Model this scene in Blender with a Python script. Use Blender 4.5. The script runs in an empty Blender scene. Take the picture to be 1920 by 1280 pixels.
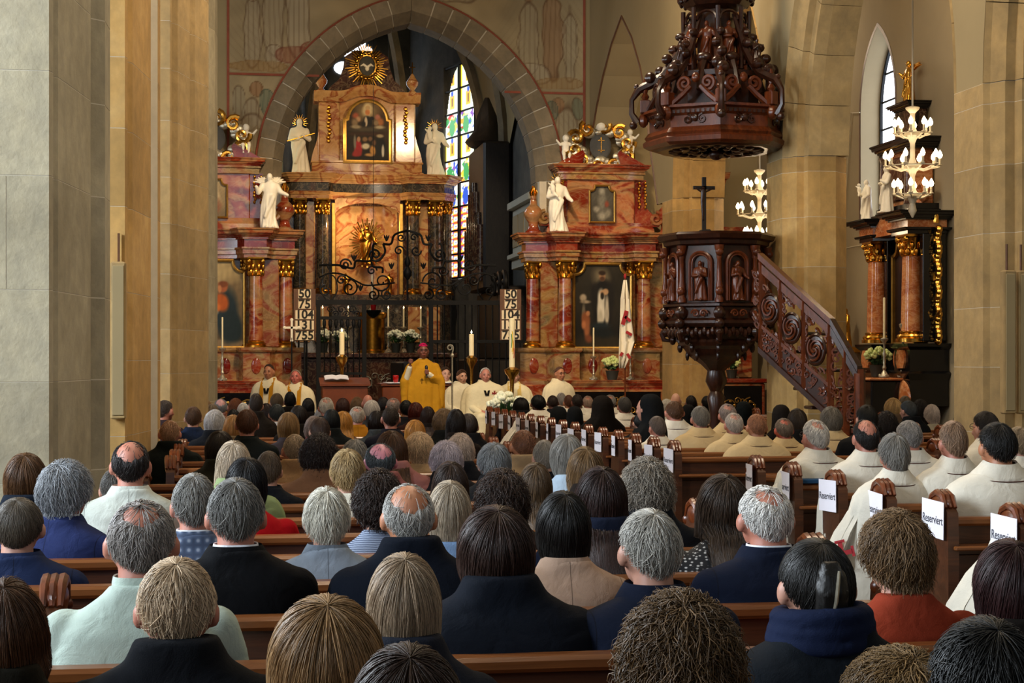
import bpy, math, random
import numpy as np
from mathutils import Vector, Matrix

random.seed(7)
RNG = np.random.default_rng(7)
SC = bpy.context.scene
COL = SC.collection

# ------------------------------------------------------------------ camera
FPX = 3200.0            # focal length in pixels of the 1920 wide frame
CAMZ = 1.73
THETA = math.atan(513.0 / FPX)      # camera turned right of the nave axis
HORIZON = 675.0
ST, CT = math.sin(THETA), math.cos(THETA)
cam_data = bpy.data.cameras.new('camera')
cam_data.sensor_width = 36.0
cam_data.lens = 36.0 * FPX / 1920.0
cam_data.shift_y = (HORIZON - 640.0) / 1920.0
cam_data.clip_start, cam_data.clip_end = 0.2, 300
cam = bpy.data.objects.new('camera', cam_data)
cam.location = (0, 0, CAMZ)
cam.rotation_euler = (math.pi / 2, 0, -THETA)
COL.objects.link(cam)
SC.camera = cam

# ------------------------------------------------------------------ world, light, exposure
SC.view_settings.view_transform = 'Standard'
SC.view_settings.look = 'None'
SC.view_settings.exposure = 0.35
SC.view_settings.gamma = 1.0
SC.view_settings.use_curve_mapping = False
world = bpy.data.worlds.new('overcast_sky')
SC.world = world
world.use_nodes = True
wbg = world.node_tree.nodes['Background']
wbg.inputs[0].default_value = (0.80, 0.88, 1.0, 1)
wbg.inputs[1].default_value = 0.15


def lamp(name, kind, loc, energy, color, target=None, size=1.0, size_y=None, spot=None, blend=0.6, radius=0.1):
    l = bpy.data.lights.new(name, kind)
    l.energy = energy
    l.color = color
    if kind == 'AREA':
        l.size = size
        if size_y:
            l.shape = 'RECTANGLE'
            l.size_y = size_y
    else:
        l.shadow_soft_size = radius
    if kind == 'SPOT':
        l.spot_size = math.radians(spot)
        l.spot_blend = blend
    o = bpy.data.objects.new(name, l)
    o.location = loc
    if target is not None:
        o.rotation_euler = (Vector(target) - Vector(loc)).to_track_quat('-Z', 'Y').to_euler()
    COL.objects.link(o)
    return o


COOL = (0.80, 0.90, 1.0)
WARM = (1.0, 0.72, 0.42)
WARM2 = (1.0, 0.80, 0.56)
# cool light: area fill added behind the camera, and the aisle windows
lamp('west_fill_light', 'AREA', (-1.0, -9.0, 8.0), 200, COOL, (2.0, 8.0, 1.0), 5.0, 4.0)
for yy, ee in ((2.5, 480), (8.0, 900), (17.0, 330), (22.5, 30)):
    lamp('daylight_north_window', 'AREA', (-6.6, yy, 4.6), ee, COOL, (2.5, yy + 1.0, 1.6), 1.5, 4.0)
for i, yy in enumerate((4.0, 10.5)):
    lamp('daylight_south_window', 'AREA', (9.9, yy, 4.8), 120, COOL, (3.0, yy + 1.5, 1.8), 1.4, 4.0)
lamp('choir_fill_light', 'AREA', (.5, 34.5, 6.6), 90, COOL, (5.6, 33.5, 4.0), 1.0, 3.0)  # fill added to brighten the choir gallery, no window stands here
# warm light: overhead nave fill added without any fixture, and altar spots
for i, (x, y, e) in enumerate(((2.2, 6.5, 110), (3.0, 13.0, 290), (3.0, 21.0, 380))):
    lamp('nave_overhead_fill', 'AREA', (x, y, 9.3), e, WARM2, (x + .2, y + 1.5, 0), 1.6)
lamp('altar_spot', 'SPOT', (3.2, 23.0, 8.6), 1450, WARM, (6.0, 29.4, 3.0), spot=40, radius=.25)
lamp('altar_spot', 'SPOT', (2.6, 23.0, 8.6), 1450, WARM, (0.2, 29.4, 3.0), spot=40, radius=.25)
lamp('altar_spot', 'SPOT', (2.9, 20.5, 8.8), 900, WARM2, (3.0, 27.3, 1.2), spot=28, radius=.25)
lamp('choir_spot', 'SPOT', (1.2, 32.2, 8.2), 800, WARM, (3.1, 41.0, 6.9), spot=34, radius=.2)
lamp('choir_spot', 'SPOT', (4.8, 32.2, 8.2), 800, WARM, (3.1, 41.0, 6.5), spot=40, radius=.2)
lamp('choir_spot', 'SPOT', (3.0, 36.0, 7.4), 500, WARM, (3.1, 41.0, 2.6), spot=50, radius=.2)
lamp('aisle_lamp', 'POINT', (8.6, 27.0, 7.0), 90, WARM2, radius=.3)
lamp('aisle_lamp', 'POINT', (8.0, 20.5, 7.4), 110, WARM2, radius=.3)
lamp('aisle_lamp', 'POINT', (-2.6, 19.5, 7.0), 300, WARM2, radius=.3)


# ------------------------------------------------------------------ pixel helpers (measure the photograph, give world metres)
def kx(px):
    return (px - 960.0) / FPX


def at_d(px, py, d):
    k = kx(px)
    return Vector((d * (k * CT + ST), d * (CT - k * ST), CAMZ + (HORIZON - py) / FPX * d))


def at_y(px, py, Y):
    return at_d(px, py, Y / (CT - kx(px) * ST))


def at_x(px, py, X):
    return at_d(px, py, X / (kx(px) * CT + ST))


# ------------------------------------------------------------------ colours and materials
def lin(h):
    h = h.lstrip('#')
    out = []
    for i in (0, 2, 4):
        c = int(h[i:i + 2], 16) / 255.0
        out.append(c / 12.92 if c <= 0.04045 else ((c + 0.055) / 1.055) ** 2.4)
    return tuple(out) + (1.0,)


MATS = {}


class NT:
    def __init__(self, name):
        m = bpy.data.materials.new(name)
        m.use_nodes = True
        self.m = m
        self.t = m.node_tree
        self.b = self.t.nodes['Principled BSDF']
        MATS[name] = m

    def n(self, typ, **kw):
        nd = self.t.nodes.new(typ)
        for k, v in kw.items():
            if k.startswith('i_'):
                nd.inputs[k[2:].replace('_', ' ')].default_value = v
            else:
                setattr(nd, k, v)
        return nd

    def l(self, a, b):
        self.t.links.new(a, b)

    def coord(self, scale=(1, 1, 1), kind='Object'):
        tc = self.n('ShaderNodeTexCoord')
        mp = self.n('ShaderNodeMapping')
        mp.inputs['Scale'].default_value = scale
        self.l(tc.outputs[kind], mp.inputs['Vector'])
        return mp.outputs['Vector']

    def noise(self, vec, scale=5.0, detail=4.0, rough=0.6, dist=0.0):
        nd = self.n('ShaderNodeTexNoise')
        nd.inputs['Scale'].default_value = scale
        nd.inputs['Detail'].default_value = detail
        nd.inputs['Roughness'].default_value = rough
        nd.inputs['Distortion'].default_value = dist
        if vec is not None:
            self.l(vec, nd.inputs['Vector'])
        return nd.outputs['Fac']

    def ramp(self, fac, stops):
        r = self.n('ShaderNodeValToRGB')
        els = r.color_ramp.elements
        while len(els) < len(stops):
            els.new(0.5)
        for e, (p, c) in zip(els, stops):
            e.position = p
            e.color = lin(c) if isinstance(c, str) else (c if len(c) == 4 else tuple(c) + (1,))
        self.l(fac, r.inputs['Fac'])
        return r.outputs['Color']

    def mix(self, fac, a, b, mode='MIX'):
        mx = self.n('ShaderNodeMix', data_type='RGBA', blend_type=mode)
        for s, v in ((0, fac), (6, a), (7, b)):
            if hasattr(v, 'is_linked'):
                self.l(v, mx.inputs[s])
            elif isinstance(v, str):
                mx.inputs[s].default_value = lin(v)
            else:
                mx.inputs[s].default_value = v
        return mx.outputs[2]

    def bump(self, h, strength=0.3, dist=0.02):
        b = self.n('ShaderNodeBump')
        b.inputs['Strength'].default_value = strength
        b.inputs['Distance'].default_value = dist
        self.l(h, b.inputs['Height'])
        self.l(b.outputs['Normal'], self.b.inputs['Normal'])

    def col(self, v):
        if hasattr(v, 'is_linked'):
            self.l(v, self.b.inputs['Base Color'])
        else:
            self.b.inputs['Base Color'].default_value = lin(v)

    def set(self, **kw):
        for k, v in kw.items():
            self.b.inputs[k.replace('_', ' ')].default_value = v
        return self


def plain(name, color, rough=0.6, metal=0.0, bump=None, var=0.25, scale=6.0):
    m = NT(name)
    v = m.coord()
    f = m.noise(v, scale, 4)
    c = m.ramp(f, [(0.3, tuple(x * (1 - var) for x in lin(color)[:3])), (0.7, tuple(min(1, x * (1 + var)) for x in lin(color)[:3]))])
    m.col(c)
    m.set(Roughness=rough, Metallic=metal)
    if bump:
        m.bump(m.noise(v, bump[0], 5), bump[1], 0.01)
    return m


def glow(name, color, strength):
    m = NT(name)
    m.col(color)
    m.b.inputs['Emission Color'].default_value = lin(color)
    m.b.inputs['Emission Strength'].default_value = strength
    return m


def stone(name, a, b, c, bump=0.25, scale=1.3):
    m = NT(name)
    v = m.coord(kind='Object')
    oi = m.n('ShaderNodeObjectInfo')
    base = m.ramp(m.noise(v, scale, 6, 0.62, 0.4), [(0.28, a), (0.52, b), (0.78, c)])
    r = m.n('ShaderNodeMapRange')
    r.inputs['To Min'].default_value = 0.84
    r.inputs['To Max'].default_value = 1.12
    m.l(oi.outputs['Random'], r.inputs['Value'])
    mm = m.n('ShaderNodeVectorMath', operation='SCALE')
    m.l(base, mm.inputs[0])
    m.l(r.outputs['Result'], mm.inputs['Scale'])
    st = m.noise(m.coord((5, 5, 4)), 2.0, 6)
    c2 = m.mix(0.16, mm.outputs['Vector'], m.ramp(st, [(0.35, '#4a4234'), (0.7, '#efe6d2')]), 'OVERLAY')
    m.col(c2)
    m.set(Roughness=0.88)
    m.bump(m.noise(v, 26, 6), bump, 0.012)
    return m


stone('sandstone', '#8f7a54', '#a68c5e', '#b89f72')
stone('sandstone_grey', '#8f866f', '#a49b83', '#b7af98')
stone('sandstone_gold', '#9c7c46', '#b59055', '#c5a46c')
stone('arch_stone', '#6f6450', '#82745c', '#948670')
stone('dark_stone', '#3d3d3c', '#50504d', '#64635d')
plain('plaster', '#94866a', 0.92, bump=(9, .08), var=.09, scale=.8)
plain('plaster_grey', '#a7a79b', 0.92, bump=(9, .08), var=.08, scale=.8)
plain('plaster_warm', '#94835f', 0.92, bump=(9, .08), var=.1, scale=.7)
plain('mortar', '#c9c0ac', 0.95, var=.1)
plain('floor_stone', '#77705f', 0.6, var=.2, scale=2)
plain('ceiling_plaster', '#b8b0a0', 0.95, var=.05, scale=.5)
plain('red_line', '#8c4a35', 0.9, var=.2)
plain('gold', '#c08a34', 0.28, 1.0, bump=(40, .15), var=.25, scale=14)
plain('gold_bright', '#dba548', 0.22, 1.0, var=.2, scale=10)
plain('gilt_frame', '#c79a4c', 0.3, .9, var=.2, scale=12)
plain('brass', '#b98c3e', 0.25, 1.0, var=.2, scale=20)
plain('silver', '#b3ac98', 0.35, .7, var=.25, scale=30)
plain('white_statue', '#e9e2cf', 0.5, bump=(18, .1), var=.06, scale=5)
plain('iron', '#17181a', 0.5, .6, var=.2)
plain('black_marble', '#0d0d0f', 0.12, var=.5, scale=4)
plain('wax', '#efe0b4', 0.5, var=.05)
plain('wax_cream', '#ddd0a8', 0.6, var=.05)
plain('paper', '#e6e4ee', 0.8, var=.02)
plain('card', '#dccbab', 0.8, var=.04)
plain('ink', '#17140f', 0.7, var=.1)
plain('ink_grey', '#3b3b44', 0.7, var=.1)
plain('leaf_green', '#2c4a22', 0.6, var=.4, scale=20)
plain('petal_white', '#e6ead2', 0.6, var=.08, scale=20)
plain('petal_green', '#c4cf86', 0.6, var=.12, scale=20)
plain('pot_dark', '#2b302c', 0.5, var=.2)
plain('red_cloth', '#a01f26', 0.8, var=.2)
plain('red_glass', '#a31515', 0.1, var=.1)
plain('lamp_white', '#b8ad94', 0.45, var=.05)
plain('lead', '#141518', 0.6, var=.2)
plain('black_plastic', '#141414', 0.5, var=.1)
plain('table_wood', '#6e3519', 0.4, bump=(20, .08), var=.3, scale=4)
glow('flame', '#ffd9a0', 14.0)
glow('bulb', '#ffe2b4', 13.0)
glow('daylight_pane', '#e8f2ff', 3.2)


def wood(name, a, b, c, rough=0.38, scale=(1, 14, 14), bump=.12):
    m = NT(name)
    v = m.coord(scale)
    f = m.noise(v, 1.6, 6, 0.65, 1.2)
    m.col(m.ramp(f, [(0.25, a), (0.5, b), (0.78, c)]))
    m.set(Roughness=rough)
    m.bump(f, bump, 0.01)
    return m


wood('pew_wood', '#2f1a0e', '#472614', '#5d351c', 0.36)
wood('pew_top', '#5a3318', '#70411f', '#855229', 0.28)
wood('carved_wood', '#1a0c07', '#30170c', '#4a2512', 0.28, (9, 9, 3))
wood('carved_wood_red', '#37180b', '#5a2911', '#7a3c1b', 0.28, (9, 9, 3))
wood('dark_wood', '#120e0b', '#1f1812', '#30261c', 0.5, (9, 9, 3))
wood('board_wood', '#4c3120', '#5d3e29', '#6e4b33', 0.55, (9, 3, 3))


def marble(name, stops, scale=1.6, rot=(0.5, 0.6, 0.4), stretch=(1, 1, 1), rough=0.14, vein='#cdb48c', vw=0.22):
    m = NT(name)
    tc = m.n('ShaderNodeTexCoord')
    mp = m.n('ShaderNodeMapping')
    mp.inputs['Rotation'].default_value = rot
    mp.inputs['Scale'].default_value = stretch
    oi = m.n('ShaderNodeObjectInfo')
    add = m.n('ShaderNodeVectorMath', operation='ADD')
    sc = m.n('ShaderNodeVectorMath', operation='SCALE')
    sc.inputs[0].default_value = (7, 3, 5)
    m.l(oi.outputs['Random'], sc.inputs['Scale'])
    m.l(tc.outputs['Object'], add.inputs[0])
    m.l(sc.outputs['Vector'], add.inputs[1])
    m.l(add.outputs['Vector'], mp.inputs['Vector'])
    f = m.noise(mp.outputs['Vector'], scale, 3.5, 0.5, 0.9)
    c = m.ramp(f, stops)
    v2 = m.noise(mp.outputs['Vector'], scale * 2.2, 4, 0.55, 1.6)
    vr = m.ramp(v2, [(0.44, (0, 0, 0)), (0.5, (.8, .8, .8)), (0.56, (0, 0, 0))])
    bw = m.n('ShaderNodeRGBToBW')
    m.l(vr, bw.inputs[0])
    mul = m.n('ShaderNodeMath', operation='MULTIPLY')
    m.l(bw.outputs[0], mul.inputs[0])
    mul.inputs[1].default_value = vw
    m.col(m.mix(mul.outputs[0], c, vein))
    m.set(Roughness=rough)
    return m


marble('red_marble', [(0.30, '#5c1a0e'), (0.42, '#7e2c17'), (0.48, '#a4683f'), (0.54, '#8f6a44'), (0.60, '#6f2513'), (0.70, '#8a3a20'), (0.8, '#9a7a50')], 1.25, (0.3, 0.75, 0.2), (1, 1, 1.9), vw=.16)
marble('red_marble_deep', [(0.3, '#4c0e08'), (0.5, '#741c10'), (0.62, '#86341e'), (0.8, '#97683f')], 1.3, (0.3, 0.8, 0.2), (1, 1, 1.6), vw=.12)
marble('tan_marble', [(0.3, '#6a4c2e'), (0.42, '#94703f'), (0.50, '#7e3a20'), (0.58, '#8d7048'), (0.7, '#635a40'), (0.8, '#7e3a20')], 1.3, (0.2, 0.7, 0.4), (1, 1, 1.7))
marble('cream_marble', [(0.3, '#a5713f'), (0.45, '#c2935c'), (0.53, '#8f4425'), (0.58, '#c49a66'), (0.8, '#94683c')], 1.6, (0.2, 0.6, 0.4), (1, 1, 1.5))
marble('grey_marble', [(0.3, '#24221e'), (0.5, '#3a3630'), (0.6, '#4c362b'), (0.75, '#524b40')], 2.0)
marble('dark_marble', [(0.3, '#2a1712'), (0.5, '#40271e'), (0.62, '#512f24'), (0.8, '#45372c')], 2.0)
marble('orange_marble', [(0.3, '#8d4a22'), (0.5, '#b2683a'), (0.65, '#c98a56'), (0.8, '#9c5a30')], 2.2, (0.2, 0.7, 0.2), (1, 1, 2.0), 0.1, '#e6bd90', .4)


def objcol(name, rough, kind):
    """colour comes from each object's own colour"""
    m = NT(name)
    oi = m.n('ShaderNodeObjectInfo')
    c = oi.outputs['Color']
    if kind == 'hair':
        at = m.n('ShaderNodeAttribute', attribute_name='tint')
        r = m.n('ShaderNodeMapRange')
        r.inputs['To Min'].default_value = 0.42
        r.inputs['To Max'].default_value = 1.6
        m.l(at.outputs['Fac'], r.inputs['Value'])
        mm = m.n('ShaderNodeVectorMath', operation='SCALE')
        m.l(c, mm.inputs[0])
        m.l(r.outputs['Result'], mm.inputs['Scale'])
        m.col(mm.outputs['Vector'])
        m.set(Roughness=rough)
        m.b.inputs['Specular IOR Level'].default_value = 0.35
        m.bump(m.noise(m.coord((170, 170, 9)), 1.0, 3), 0.35, 0.004)
    elif kind in ('cloth', 'jacket'):
        v = m.coord()
        f = m.noise(v, 7, 4)
        r = m.n('ShaderNodeMapRange')
        r.inputs['To Min'].default_value = 0.8
        r.inputs['To Max'].default_value = 1.2
        m.l(f, r.inputs['Value'])
        mm = m.n('ShaderNodeVectorMath', operation='SCALE')
        m.l(c, mm.inputs[0])
        m.l(r.outputs['Result'], mm.inputs['Scale'])
        m.col(mm.outputs['Vector'])
        m.set(Roughness=rough)
        m.b.inputs['Specular IOR Level'].default_value = 0.08
        if kind == 'jacket':      # tailored seams: centre back and shoulders
            sp_ = m.n('ShaderNodeSeparateXYZ')
            m.l(v, sp_.inputs[0])
            ab = m.n('ShaderNodeMath', operation='ABSOLUTE')
            m.l(sp_.outputs['X'], ab.inputs[0])
            pp = m.n('ShaderNodeMath', operation='PINGPONG')
            m.l(ab.outputs[0], pp.inputs[0])
            pp.inputs[1].default_value = 0.098
            lt = m.n('ShaderNodeMath', operation='LESS_THAN')
            m.l(pp.outputs[0], lt.inputs[0])
            lt.inputs[1].default_value = 0.0016
            m.col(m.mix(lt.outputs[0], mm.outputs['Vector'], m.mix(0.6, mm.outputs['Vector'], (0.004, 0.004, 0.005, 1))))
        wv = m.noise(m.coord((300, 300, 300)), 1.0, 2)
        ad = m.n('ShaderNodeMath', operation='ADD')
        m.l(m.noise(v, 11, 3, .5, .8), ad.inputs[0])
        ml = m.n('ShaderNodeMath', operation='MULTIPLY')
        m.l(wv, ml.inputs[0])
        ml.inputs[1].default_value = 0.12
        m.l(ml.outputs[0], ad.inputs[1])
        m.bump(ad.outputs[0], 0.45, 0.02)
    else:
        v = m.coord()
        f = m.noise(v, 24, 4)
        m.col(m.mix(0.35, c, m.mix(f, c, (0.45, 0.12, 0.08, 1))))
        m.set(Roughness=rough)
        m.b.inputs['Subsurface Weight'].default_value = 0.06
        m.b.inputs['Subsurface Radius'].default_value = (0.02, 0.008, 0.005)
    return m


objcol('hair', 0.42, 'hair')
objcol('cloth', 0.85, 'cloth')
objcol('skin', 0.5, 'skin')
objcol('cloth_jacket', 0.85, 'jacket')


def weave(name, kind):
    m = NT(name)
    oi = m.n('ShaderNodeObjectInfo')
    if kind == 'plaid':
        w1 = m.n('ShaderNodeTexWave', bands_direction='X')
        w1.inputs['Scale'].default_value = 9
        w2 = m.n('ShaderNodeTexWave', bands_direction='Z')
        w2.inputs['Scale'].default_value = 9
        v = m.coord()
        m.l(v, w1.inputs['Vector'])
        m.l(v, w2.inputs['Vector'])
        ad = m.n('ShaderNodeMath', operation='MULTIPLY')
        m.l(w1.outputs['Fac'], ad.inputs[0])
        m.l(w2.outputs['Fac'], ad.inputs[1])
        m.col(m.ramp(ad.outputs[0], [(0.0, '#2f3d57'), (0.5, '#44546f'), (1.0, '#8893a6')]))
    elif kind == 'knit':
        w1 = m.n('ShaderNodeTexWave', bands_direction='Z')
        w1.inputs['Scale'].default_value = 38
        w1.inputs['Distortion'].default_value = 1.5
        m.l(m.coord(), w1.inputs['Vector'])
        m.col(m.ramp(w1.outputs['Fac'], [(0.1, '#3c4860'), (0.9, '#8f9ab0')]))
        m.bump(w1.outputs['Fac'], .4, .006)
    else:
        vo = m.n('ShaderNodeTexVoronoi')
        vo.inputs['Scale'].default_value = 55
        vo.inputs['Randomness'].default_value = 0.35
        m.l(m.coord((1, 1, 1.5)), vo.inputs['Vector'])
        m.col(m.ramp(vo.outputs['Distance'], [(0.2, '#c9c7c4'), (0.38, '#17171a')]))
    m.set(Roughness=0.85)


weave('plaid_cloth', 'plaid')
weave('knit_cloth', 'knit')
weave('dotted_cloth', 'dots')


def vcol(name, rough=0.6, emit=0.0):
    m = NT(name)
    at = m.n('ShaderNodeAttribute', attribute_name='paint')
    m.col(at.outputs['Color'])
    m.set(Roughness=rough)
    m.b.inputs['Specular IOR Level'].default_value = 0.2
    if emit:
        m.l(at.outputs['Color'], m.b.inputs['Emission Color'])
        m.b.inputs['Emission Strength'].default_value = emit
    return m


vcol('painting', 0.55)
vcol('fresco', 0.95)
vcol('stained_glass', 0.3, 1.5)


# ------------------------------------------------------------------ mesh builder
def rotz(a):
    c, s = math.cos(a), math.sin(a)
    return np.array(((c, -s, 0), (s, c, 0), (0, 0, 1.0)))


def frame_from(t):
    t = np.asarray(t, float)
    t = t / (np.linalg.norm(t) + 1e-12)
    up = np.array((0, 0, 1.0)) if abs(t[2]) < .9 else np.array((0, 1.0, 0))
    a = np.cross(up, t)
    a /= np.linalg.norm(a)
    return a, np.cross(t, a), t


class MB:
    def __init__(self):
        self.V = []
        self.F = []
        self.n = 0

    def add(self, V, F):
        V = np.asarray(V, float).reshape(-1, 3)
        o = self.n
        self.V.append(V)
        self.F += [tuple(int(i) + o for i in f) for f in F]
        self.n += len(V)
        return self

    def box(self, x0, x1, y0, y1, z0, z1):
        V = [(x, y, z) for z in (z0, z1) for y in (y0, y1) for x in (x0, x1)]
        return self.add(V, [(0, 2, 3, 1), (4, 5, 7, 6), (0, 1, 5, 4), (2, 6, 7, 3), (0, 4, 6, 2), (1, 3, 7, 5)])

    def bevel_box(self, x0, x1, y0, y1, z0, z1, b=0.01):
        """box with chamfered vertical and horizontal edges (rings)"""
        rings = []
        for z, k in ((z0, b), (z0 + b, 0), (z1 - b, 0), (z1, b)):
            rings.append([(x0 + k + b, y0 + k, z), (x1 - k - b, y0 + k, z), (x1 - k, y0 + k + b, z), (x1 - k, y1 - k - b, z),
                          (x1 - k - b, y1 - k, z), (x0 + k + b, y1 - k, z), (x0 + k, y1 - k - b, z), (x0 + k, y0 + k + b, z)])
        return self.loft(rings)

    def loft(self, rings, caps=True, closed=True):
        n = len(rings[0])
        V = np.array(rings, float).reshape(-1, 3)
        F = []
        for r in range(len(rings) - 1):
            for i in range(n if closed else n - 1):
                j = (i + 1) % n
                F.append((r * n + i, r * n + j, (r + 1) * n + j, (r + 1) * n + i))
        if caps and closed:
            F.append(tuple(range(n - 1, -1, -1)))
            F.append(tuple(range((len(rings) - 1) * n, len(rings) * n)))
        return self.add(V, F)

    def lathe(self, prof, n=16, c=(0, 0, 0), sx=1.0, sy=1.0, a0=0.0, sides=None):
        rings = []
        m = sides or n
        for r, z in prof:
            r = max(r, 1e-4)
            rings.append([(c[0] + sx * r * math.cos(a0 + 2 * math.pi * i / m), c[1] + sy * r * math.sin(a0 + 2 * math.pi * i / m), c[2] + z) for i in range(m)])
        return self.loft(rings)

    def prism(self, poly, axis, a, b):
        """polygon (2D, ccw) extruded along x, y or z from a to b"""
        def P(u, v, w):
            return {'z': (u, v, w), 'y': (u, w, v), 'x': (w, u, v)}[axis]
        n = len(poly)
        V = [P(u, v, a) for u, v in poly] + [P(u, v, b) for u, v in poly]
        F = [tuple(range(n - 1, -1, -1)), tuple(range(n, 2 * n))]
        F += [(i, (i + 1) % n, n + (i + 1) % n, n + i) for i in range(n)]
        return self.add(V, F)

    def tube(self, pts, r, n=6, caps=True, flat=None):
        P = np.array([tuple(p) for p in pts], float)
        m = len(P)
        rr = np.full(m, r, float) if np.isscalar(r) else np.array(r, float)
        T = np.gradient(P, axis=0)
        a, b, t = frame_from(T[0])
        rings = []
        for i in range(m):
            t = T[i] / (np.linalg.norm(T[i]) + 1e-12)
            a = a - t * np.dot(a, t)
            if np.linalg.norm(a) < 1e-6:
                a, _, _ = frame_from(t)
            a = a / np.linalg.norm(a)
            b = np.cross(t, a)
            ang = 2 * np.pi * np.arange(n) / n + math.pi / n
            rings.append(P[i] + rr[i] * (np.outer(np.cos(ang), a) + np.outer(np.sin(ang), b)))
        return self.loft(rings, caps)

    def ell(self, c, r, n=12, m=8, R=None):
        if np.isscalar(r):
            r = (r, r, r)
        V = [(0, 0, -1)]
        for j in range(1, m):
            t = math.pi * j / m
            for i in range(n):
                p = 2 * math.pi * i / n
                V.append((math.sin(t) * math.cos(p), math.sin(t) * math.sin(p), -math.cos(t)))
        V.append((0, 0, 1))
        V = np.array(V) * np.array(r)
        if R is not None:
            V = V @ np.asarray(R).T
        V = V + np.array(tuple(c))
        F = [(0, 1 + (i + 1) % n, 1 + i) for i in range(n)]
        for j in range(m - 2):
            for i in range(n):
                a, b = 1 + j * n + i, 1 + j * n + (i + 1) % n
                F.append((a, b, b + n, a + n))
        top = 1 + (m - 1) * n
        F += [(top, top - n + i, top - n + (i + 1) % n) for i in range(n)]
        return self.add(V, F)

    def cap(self, p0, p1, r0, r1, n=10):
        """tapered limb with round ends"""
        p0, p1 = np.array(tuple(p0), float), np.array(tuple(p1), float)
        d = p1 - p0
        L = np.linalg.norm(d)
        t = d / L
        pts, rs = [], []
        for k in range(4):
            a = math.pi / 2 * k / 4
            pts.append(p0 - t * r0 * math.cos(a))
            rs.append(max(r0 * math.sin(a), 1e-4))
        for k in range(5):
            u = k / 4
            pts.append(p0 + d * u)
            rs.append(r0 + (r1 - r0) * u)
        for k in range(1, 5):
            a = math.pi / 2 * k / 4
            pts.append(p1 + t * r1 * math.sin(a))
            rs.append(max(r1 * math.cos(a), 1e-4))
        A, B, _ = frame_from(t)
        ang = 2 * np.pi * np.arange(n) / n
        rings = [p + r * (np.outer(np.cos(ang), A) + np.outer(np.sin(ang), B)) for p, r in zip(pts, rs)]
        return self.loft(rings)

    def mesh(self, name, smooth=True, angle=40):
        me = bpy.data.meshes.new(name)
        V = np.concatenate(self.V) if self.V else np.zeros((0, 3))
        me.from_pydata(V.tolist(), [], self.F)
        if smooth:
            me.polygons.foreach_set('use_smooth', np.ones(len(me.polygons), bool))
            me.update()
            if angle is not None:
                me.set_sharp_from_angle(angle=math.radians(angle))
        me.update()
        return me

    def build(self, name, mat, parent=None, smooth=True, angle=40, loc=None):
        return obj(name, self.mesh(name, smooth, angle), mat, parent, loc)


def obj(name, me, mat=None, parent=None, loc=None):
    o = bpy.data.objects.new(name, me)
    if mat is not None and len(me.materials) == 0:
        me.materials.append(MATS[mat])
    COL.objects.link(o)
    if parent is not None:
        o.parent = parent
    if loc is not None:
        o.location = loc
    return o


def tag(o, label, cat=None, group=None, kind=None):
    o['label'] = label
    if cat:
        o['category'] = cat
    if group:
        o['group'] = group
    if kind:
        o['kind'] = kind
    return o


def thing(name, label, cat, loc=(0, 0, 0), rz=0.0, group=None, kind=None):
    o = bpy.data.objects.new(name, None)
    o.empty_display_size = 0.1
    COL.objects.link(o)
    o.location = loc
    o.rotation_euler = (0, 0, rz)
    return tag(o, label, cat, group, kind)


def struct(o, label=None):
    o['kind'] = 'structure'
    if label:
        o['label'] = label
    return o


def remeshed(mb, voxel, smooth_it=4, fac=0.5, name='m', warp=None, decimate=None):
    """union of overlapping volumes as one continuous skin"""
    me = mb.mesh(name, False)
    o = bpy.data.objects.new('tmp', me)
    COL.objects.link(o)
    md = o.modifiers.new('r', 'REMESH')
    md.mode = 'VOXEL'
    md.voxel_size = voxel
    md.use_smooth_shade = True
    if smooth_it:
        sm = o.modifiers.new('s', 'SMOOTH')
        sm.factor = fac
        sm.iterations = smooth_it
    if decimate:
        dm = o.modifiers.new('d', 'DECIMATE')
        dm.ratio = decimate
    dg = bpy.context.evaluated_depsgraph_get()
    out = bpy.data.meshes.new_from_object(o.evaluated_get(dg))
    out.name = name
    bpy.data.objects.remove(o)
    bpy.data.meshes.remove(me)
    if warp is not None:
        n = len(out.vertices)
        co = np.empty(n * 3)
        out.vertices.foreach_get('co', co)
        co = warp(co.reshape(-1, 3))
        out.vertices.foreach_set('co', co.ravel())
    out.polygons.foreach_set('use_smooth', np.ones(len(out.polygons), bool))
    out.update()
    return out


def noise3(P, f, seed=0):
    """cheap smooth value field"""
    r = np.random.default_rng(seed)
    out = np.zeros(len(P))
    for k in range(6):
        d = r.normal(size=3)
        d *= f * (0.6 + 0.9 * r.random()) / np.linalg.norm(d)
        out += np.sin(P @ d + r.random() * 6.28)
    return out / 3.0


def spiral(c, r0, turns, a0, plane='xz', sgn=1, n=26, r1=0.12, y=0.0):
    pts = []
    for i in range(n):
        u = i / (n - 1)
        a = a0 + sgn * turns * 2 * math.pi * u
        r = r0 * (1 - u) + r0 * r1 * u
        x, z = c[0] + r * math.cos(a), c[1] + r * math.sin(a)
        pts.append((x, y, z))
    return pts


def text_mesh(body, size, name, depth=0.002, bold=0.0):
    cu = bpy.data.curves.new(name, 'FONT')
    cu.body = body
    cu.size = size
    cu.align_x = 'CENTER'
    cu.align_y = 'CENTER'
    cu.extrude = depth
    cu.offset = bold
    o = bpy.data.objects.new('tmp', cu)
    COL.objects.link(o)
    dg = bpy.context.evaluated_depsgraph_get()
    me = bpy.data.meshes.new_from_object(o.evaluated_get(dg))
    me.name = name
    bpy.data.objects.remove(o)
    return me


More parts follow.
